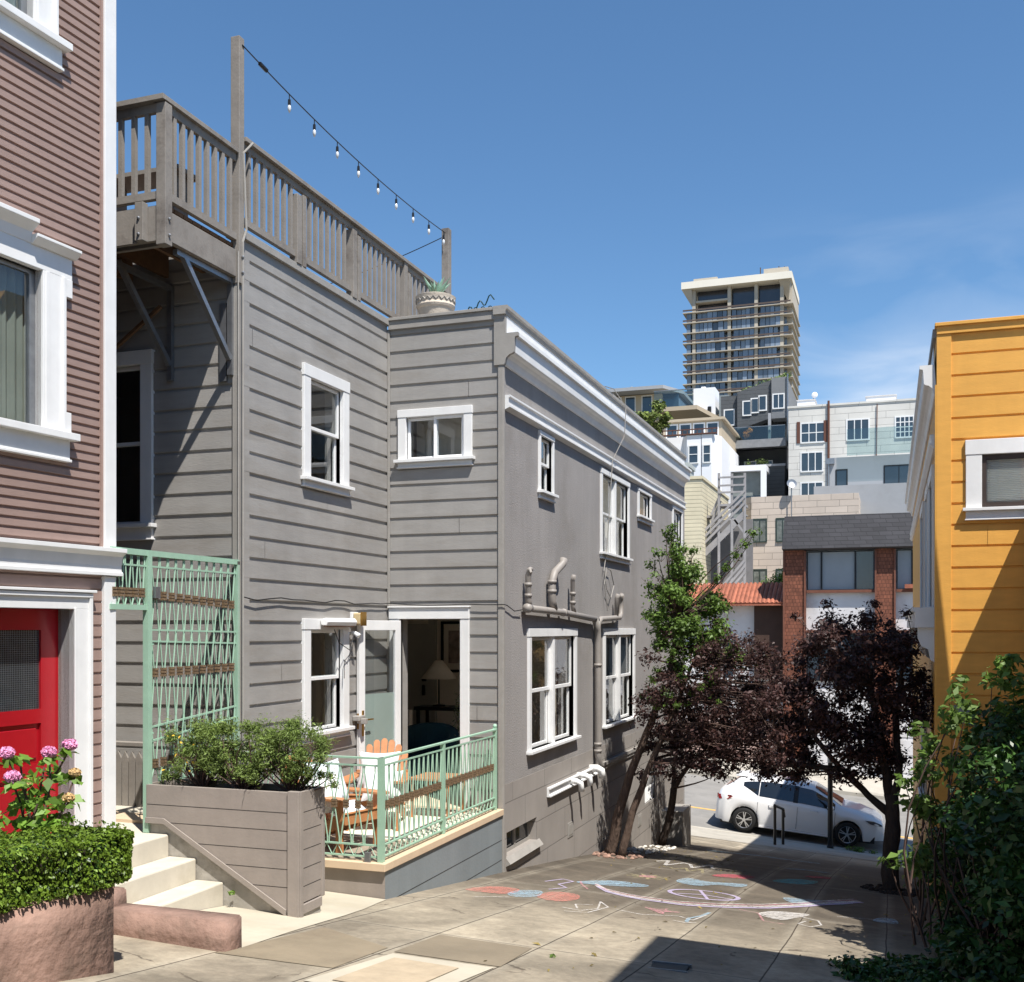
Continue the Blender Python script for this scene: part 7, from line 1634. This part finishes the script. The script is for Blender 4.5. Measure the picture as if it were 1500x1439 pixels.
# white bay windowed house
bw = thing('white_bay_house', 'white house with canted bay windows and a timber railed roof terrace', 'house', (-8, 68, 8))
s = MB(); s.box(-11, -6.6, 65.6, 74, 4, 13.8); s.prism([(-6.75, 65.01, 4), (-7.6, 65.01, 4), (-8.0, 65.7, 4), (-6.75, 65.7, 4)], [(-6.75, 65.01, 13.77), (-7.6, 65.01, 13.77), (-8.0, 65.7, 13.77), (-6.75, 65.7, 13.77)]); s.prism([(-6.7, 65, 4), (-6.1, 65.0, 4), (-5.65, 66, 4), (-5.65, 74, 4), (-6.7, 74, 4)], [(-6.7, 65, 13.78), (-6.1, 65.0, 13.78), (-5.65, 66, 13.78), (-5.65, 74, 13.78), (-6.7, 74, 13.78)]); s.build('wall', M['cleanwhite'], bw)
farwin(bw, FY(65), -7.45, -6.95, 12.1, 13.1, 1, 2, fw=.07, n=.04); farwin(bw, FY(65), -6.58, -6.2, 12.1, 13.1, 1, 2, fw=.07, n=.04)
s = MB(); s.box(-11, -5.75, 65.0, 65.1, 14.1, 14.16); [s.box(x, x + .04, 65.02, 65.06, 13.8, 14.1) for x in fr_(-10.9, -5.8, .3)]; s.box(-11, -5.8, 64.9, 65.2, 13.8, 13.86); s.build('terrace_rail', M['dimwood'], bw)
s = MB(); s.box(-11, -5.8, 67, 74, 13.8, 15.0); s.box(-11, -5.6, 66.8, 74, 15.0, 15.15); s.build('upper_wall', M['beigeh'], bw)
for k in range(4): farwin(bw, FY(67), -9.2 + k * .85, -8.6 + k * .85, 14.0, 14.8, fw=.08)
s = MB(); s.box(-8.6, -7.0, 62, 64, 5, 11.4); s.box(-8.8, -6.9, 61.9, 64, 11.4, 11.65); s.build('annex', mat('pale_annex', srgb(170, 176, 172), .7), bw)
# beige flat roofed house with glass balcony and white block
bg = thing('beige_flat_house', 'beige flat roofed house with overhanging eaves and glazed wall on the hilltop', 'house', (-14, 84, 17))
s = MB(); s.box(-18, -12.4, 81, 88, 14, 20.0); s.build('wall', M['beigeh'], bg)
s = MB(); s.prism([(-18.5, 79.5, 20.05), (-12.0, 79.5, 20.05), (-10.9, 82, 20.05), (-10.9, 88, 20.05), (-18.5, 88, 20.05)], [(-18.5, 79.5, 20.3), (-12.0, 79.5, 20.3), (-10.9, 82, 20.3), (-10.9, 88, 20.3), (-18.5, 88, 20.3)]); s.build('roof', M['modgrey'], bg)
for u in (-17.2, -16.3, -15.2, -13.9): farwin(bg, FY(81), u, u + .7, 18.6, 19.85, fw=.07)
s = MB(); s.box(-12.4, -11.2, 81.5, 88, 14, 20.0); s.build('glazed_bay', M['farpane'], bg)
s = MB(); s.box(-15.3, -14.5, 82, 83, 20.3, 20.7); s.tube([(-15.1, 82.5, 20.6), (-15.1, 82.5, 21.0)], .12, 8); s.tube([(-14.7, 82.5, 20.6), (-14.7, 82.5, 20.95)], .12, 8); s.build('chimney', M['conc'], bg)
gb = thing('glass_balcony_house', 'terrace with glass balustrade and a tall white block beside the beige hilltop house', 'building', (-9.8, 80, 15))
s = MB(); s.prism([(-12.4, 78, 18.0), (-9.2, 78, 18.0), (-7.5, 80, 17.2), (-7.5, 84, 17.2), (-12.4, 84, 18.0)], [(-12.4, 78, 18.3), (-9.2, 78, 18.3), (-7.5, 80, 17.5), (-7.5, 84, 17.5), (-12.4, 84, 18.3)]); s.build('deck_slab', M['beigeh'], gb)
s = MB(); s.box(-12.4, -9.5, 78.1, 78.14, 18.3, 19.5); s.build('balustrade_glass', M['seaglass'], gb); s = MB(); s.box(-12.4, -9.5, 78.05, 78.18, 19.5, 19.55); s.build('balustrade_rail', M['steel'], gb)
s = MB(); s.box(-9.8, -8.2, 80, 82, 14, 19.95); s.box(-9.3, -9.0, 80.5, 81, 19.95, 20.15); s.build('white_block', M['cleanwhite'], gb)
s = MB(); s.box(-12.4, -7.8, 80.5, 84, 12, 18.0); s.build('lower_wall', M['beigeh'], gb); farwin(gb, FY(80.5), -11.8, -11.2, 16.2, 17.0, fw=.08)
s = MB(); s.box(-7.9, -7.2, 80, 84, 12, 19.3); s.build('grey_flue_wall', mat('grey_green_panel', srgb(130, 138, 140), .8), gb)
MB().tube([(-8.6, 79.9, 17.3), (-8.6, 79.9, 18.5)], .14, 8).build('flue', M['black'], gb)
# round tree on the hill and roof garden shrubs
def simple_tree(name, label, cat, x, y, z0, zc_, R_, n, size, m):
    r = thing(name, label, cat, (x, y, z0)); MB().tube([(x, y, z0), (x + .05, y, zc_)], [.12, .05], 6).build('trunk', M['barkdark'], r)
    cs_ = ell(26, (x, y, zc_), R_, int(abs(x * 10)) + 3, R_[0] * .22, R_[0] * .38); bb = MB(); [branch(bb, (x, y, zc_ - R_[2] * .5), c[:3], .05, .01) for c in cs_[:14]]; bb.build('branches', M['twig'], r)
    P, N = cloud(cs_, n, .3); leaf_mesh('crown', P, N, size, m, r, asp=.6); return r
simple_tree('round_tree', 'round yellow green tree crown rising behind the grey house cornice', 'tree', -9.15, 62, 9, 14.4, (1.05, 1.0, 1.0), .45, .17, mat('yellowgreen_leaf', (.13, .17, .035), .6, .3, 1, island=.5))
def hill_plants(name, label, pts, size, per, m, cat='plants'):
    r = thing(name, label, cat, pts[0][:3]); P, N = cloud(pts, per, .2); leaf_mesh('foliage', P, N, size, m, r, asp=.35); return r
M['roofgreen'] = mat('roof_grass', srgb(120, 140, 80), .8, .3, 2, island=.5); M['orangefol'] = mat('autumn_leaf', srgb(190, 130, 50), .8, .3, 2, island=.5)
hill_plants('roof_garden', 'feathery green roof garden on top of the charcoal modern house', [(-5.6 + i * .27, 76, 18.55 + i * .085, .30, .7) for i in range(12)], .16, .5, M['roofgreen'])
hill_plants('balcony_plants', 'orange leaved potted plants on the glass balcony of the charcoal house', [(-7.0, 74.2, 15.6, .3), (-6.6, 74.2, 15.4, .32), (-5.2, 74.2, 15.3, .3), (-5.0, 74.2, 15.55, .2)], .14, .6, M['orangefol'])
hill_plants('terrace_plants', 'green plants on the lower terrace of the charcoal house', [(-6.6, 73.8, 13.2, .25), (-6.1, 73.8, 13.2, .25), (-5.0, 73.8, 13.25, .25), (-4.2, 73.8, 13.3, .35), (-3.9, 73.8, 13.2, .3)], .13, .5, M['roofgreen'])
hill_plants('leafy_shrub', 'green leafy shrub between the clay tile roof and the shingle house', [(.1, 42.5, 3.9, .45), (.35, 42.6, 4.1, .35), (-.3, 42.5, 3.75, .35), (.2, 42.6, 3.5, .4)], .14, .6, M['leafg'], 'shrub')
# tower
tw = thing('apartment_tower', 'tall concrete apartment tower with stacked glazed floors and a flared white roof slab', 'tower', (-36, 312, 40))
ty = 300; tx0, tx1 = -50.6, -21.8
s = MB(); s.box(tx0 + 1.0, tx1 - 1.0, ty + 2.0, ty + 24, 40, 90.5); s.box(tx0 + 4.2, tx1 - 4, ty + 4, ty + 24, 90.5, 96.5); s.build('core', M['tband'], tw)
s = MB(); s.box(tx1 - 1.2, tx1 + .4, ty + 3, ty + 24, 40, 99.9); s.build('side_wall', M['conc'], tw)
s = MB(); s.prism([(tx0 - .6, ty - 1.6, 96.9), (tx1 + .6, ty - 1.6, 96.9), (tx1 + .6, ty + 24, 96.9), (tx0 - .6, ty + 24, 96.9)], [(tx0 - .6, ty - 1.6, 98.8), (tx1 + .6, ty - 1.6, 98.8), (tx1 + .6, ty + 24, 98.8), (tx0 - .6, ty + 24, 98.8)]); s.build('roof_slab', M['concw'], tw)
s = MB(); s.prism([(tx0 + 3, ty + 2, 93.2), (tx1 - 3, ty + 2, 93.2), (tx1 - 3, ty + 24, 93.2), (tx0 + 3, ty + 24, 93.2)], [(tx0 - .4, ty - 1.4, 96.89), (tx1 + .4, ty - 1.4, 96.89), (tx1 + .4, ty + 24, 96.89), (tx0 - .4, ty + 24, 96.89)]); 
s2 = MB()
for xa in (tx0 + 2.2, tx0 + 12, tx0 + 19.3, tx0 + 26.2): s2.box(xa, xa + .9, ty + .1, ty + 2.5, 40, 96.9)
s2.build('columns', M['conc'], tw)
s = MB(); s.prism([(tx0 - .3, ty - 1.2, 96.89), (tx0 + 2.2, ty - 1.2, 96.89), (tx0 + 2.2, ty + 6, 96.89), (tx0 - .3, ty + 6, 96.89)], [(tx0 + 2.0, ty + .6, 92.4), (tx0 + 2.2, ty + .6, 92.4), (tx0 + 2.2, ty + 6, 92.4), (tx0 + 2.0, ty + 6, 92.4)]); s.build('roof_flare', M['conc'], tw)
s = MB(); s.prism([(tx1 + .3, ty - 1.2, 96.89), (tx1 - 3, ty - 1.2, 96.89), (tx1 - 3, ty + 6, 96.89), (tx1 + .3, ty + 6, 96.89)], [(tx1 - .6, ty + 3, 92.4), (tx1 - 1.0, ty + 3, 92.4), (tx1 - 1.0, ty + 6, 92.4), (tx1 - .6, ty + 6, 92.4)]); s.build('roof_flare', M['conc'], tw)
s = MB(); s.box(tx0 + 2.4, tx0 + 9, ty + 1, ty + 16, 98.8, 100.2); s.build('roof_room', M['conc'], tw)
s = MB(); s.box(tx1 - 7.2, tx1 - .6, ty + 2, ty + 20, 98.8, 101.2); s.build('roof_room', M['conc'], tw)
s = MB(); [s.tube([(x, ty + 4, 98.8), (x, ty + 4, 98.8 + h)], .14, 4) for x, h in ((tx0 + 12, 1.6), (tx0 + 14, 1.2), (tx0 + 20.5, 3.6), (tx0 + 25.5, 3.4), (tx0 + 27, 3.2), (tx0 + 17, 1.3))]; s.build('antennas', M['railg'], tw)
rdt = random.Random(5)
for k in range(17):
    z = 90.6 - 2.86 * k
    if z < 52: break
    s = MB(); s.box(tx0 - .4, tx1 + .9, ty - .5, ty + 24, z - .24, z); s.build('floor_slab', M['conc'], tw)
    rl_ = MB(); rl_.box(tx0 - .35, tx1 + .25, ty - .5, ty - .42, z + .3, z + .75)
    rl_.build('balcony_rail', M['railg'], tw) if k in (0, 1, 3, 5, 6, 8, 10, 12) else None
    if k > 0:
        pn = MB(); x = tx0 + .6; pn_o = []
        while x < tx1 - 1.6:
            w_ = rdt.choice((1.2, 1.3, 1.5))
            if any(abs(x + w_ / 2 - (c + .5)) < .8 for c in (tx0 + 2.2, tx0 + 12, tx0 + 19.3, tx0 + 26.2)) and pn.v: pn.build('window_band', M['tband'], tw); pn = MB()
            if not any(abs(x + w_ / 2 - (c + .5)) < .8 for c in (tx0 + 2.2, tx0 + 12, tx0 + 19.3, tx0 + 26.2)): pn.box(x, x + w_ - .14, ty + rdt.choice((.15, .15, .6)), ty + 1.8, z + .02, z + 2.6)
            x += w_
        if pn.v: pn.build('window_band', M['tband'], tw)
pn = MB(); [pn.box(a, b, ty + 2.6, ty + 3.4, 90.7, 96.85) for a, b in ((tx0 + 3.4, tx0 + 11.8), (tx0 + 13.2, tx0 + 19.2), (tx0 + 20.4, tx0 + 26))]; pn.build('penthouse_glass', mat('penthouse_glass', srgb(52, 52, 58), .15, .3, .2, spec=.8), tw)
MB().box(tx0 + 3.2, tx0 + 12, ty - .1, ty + 2.4, 93.1, 93.6).build('mezzanine_beam', M['conc'], tw)
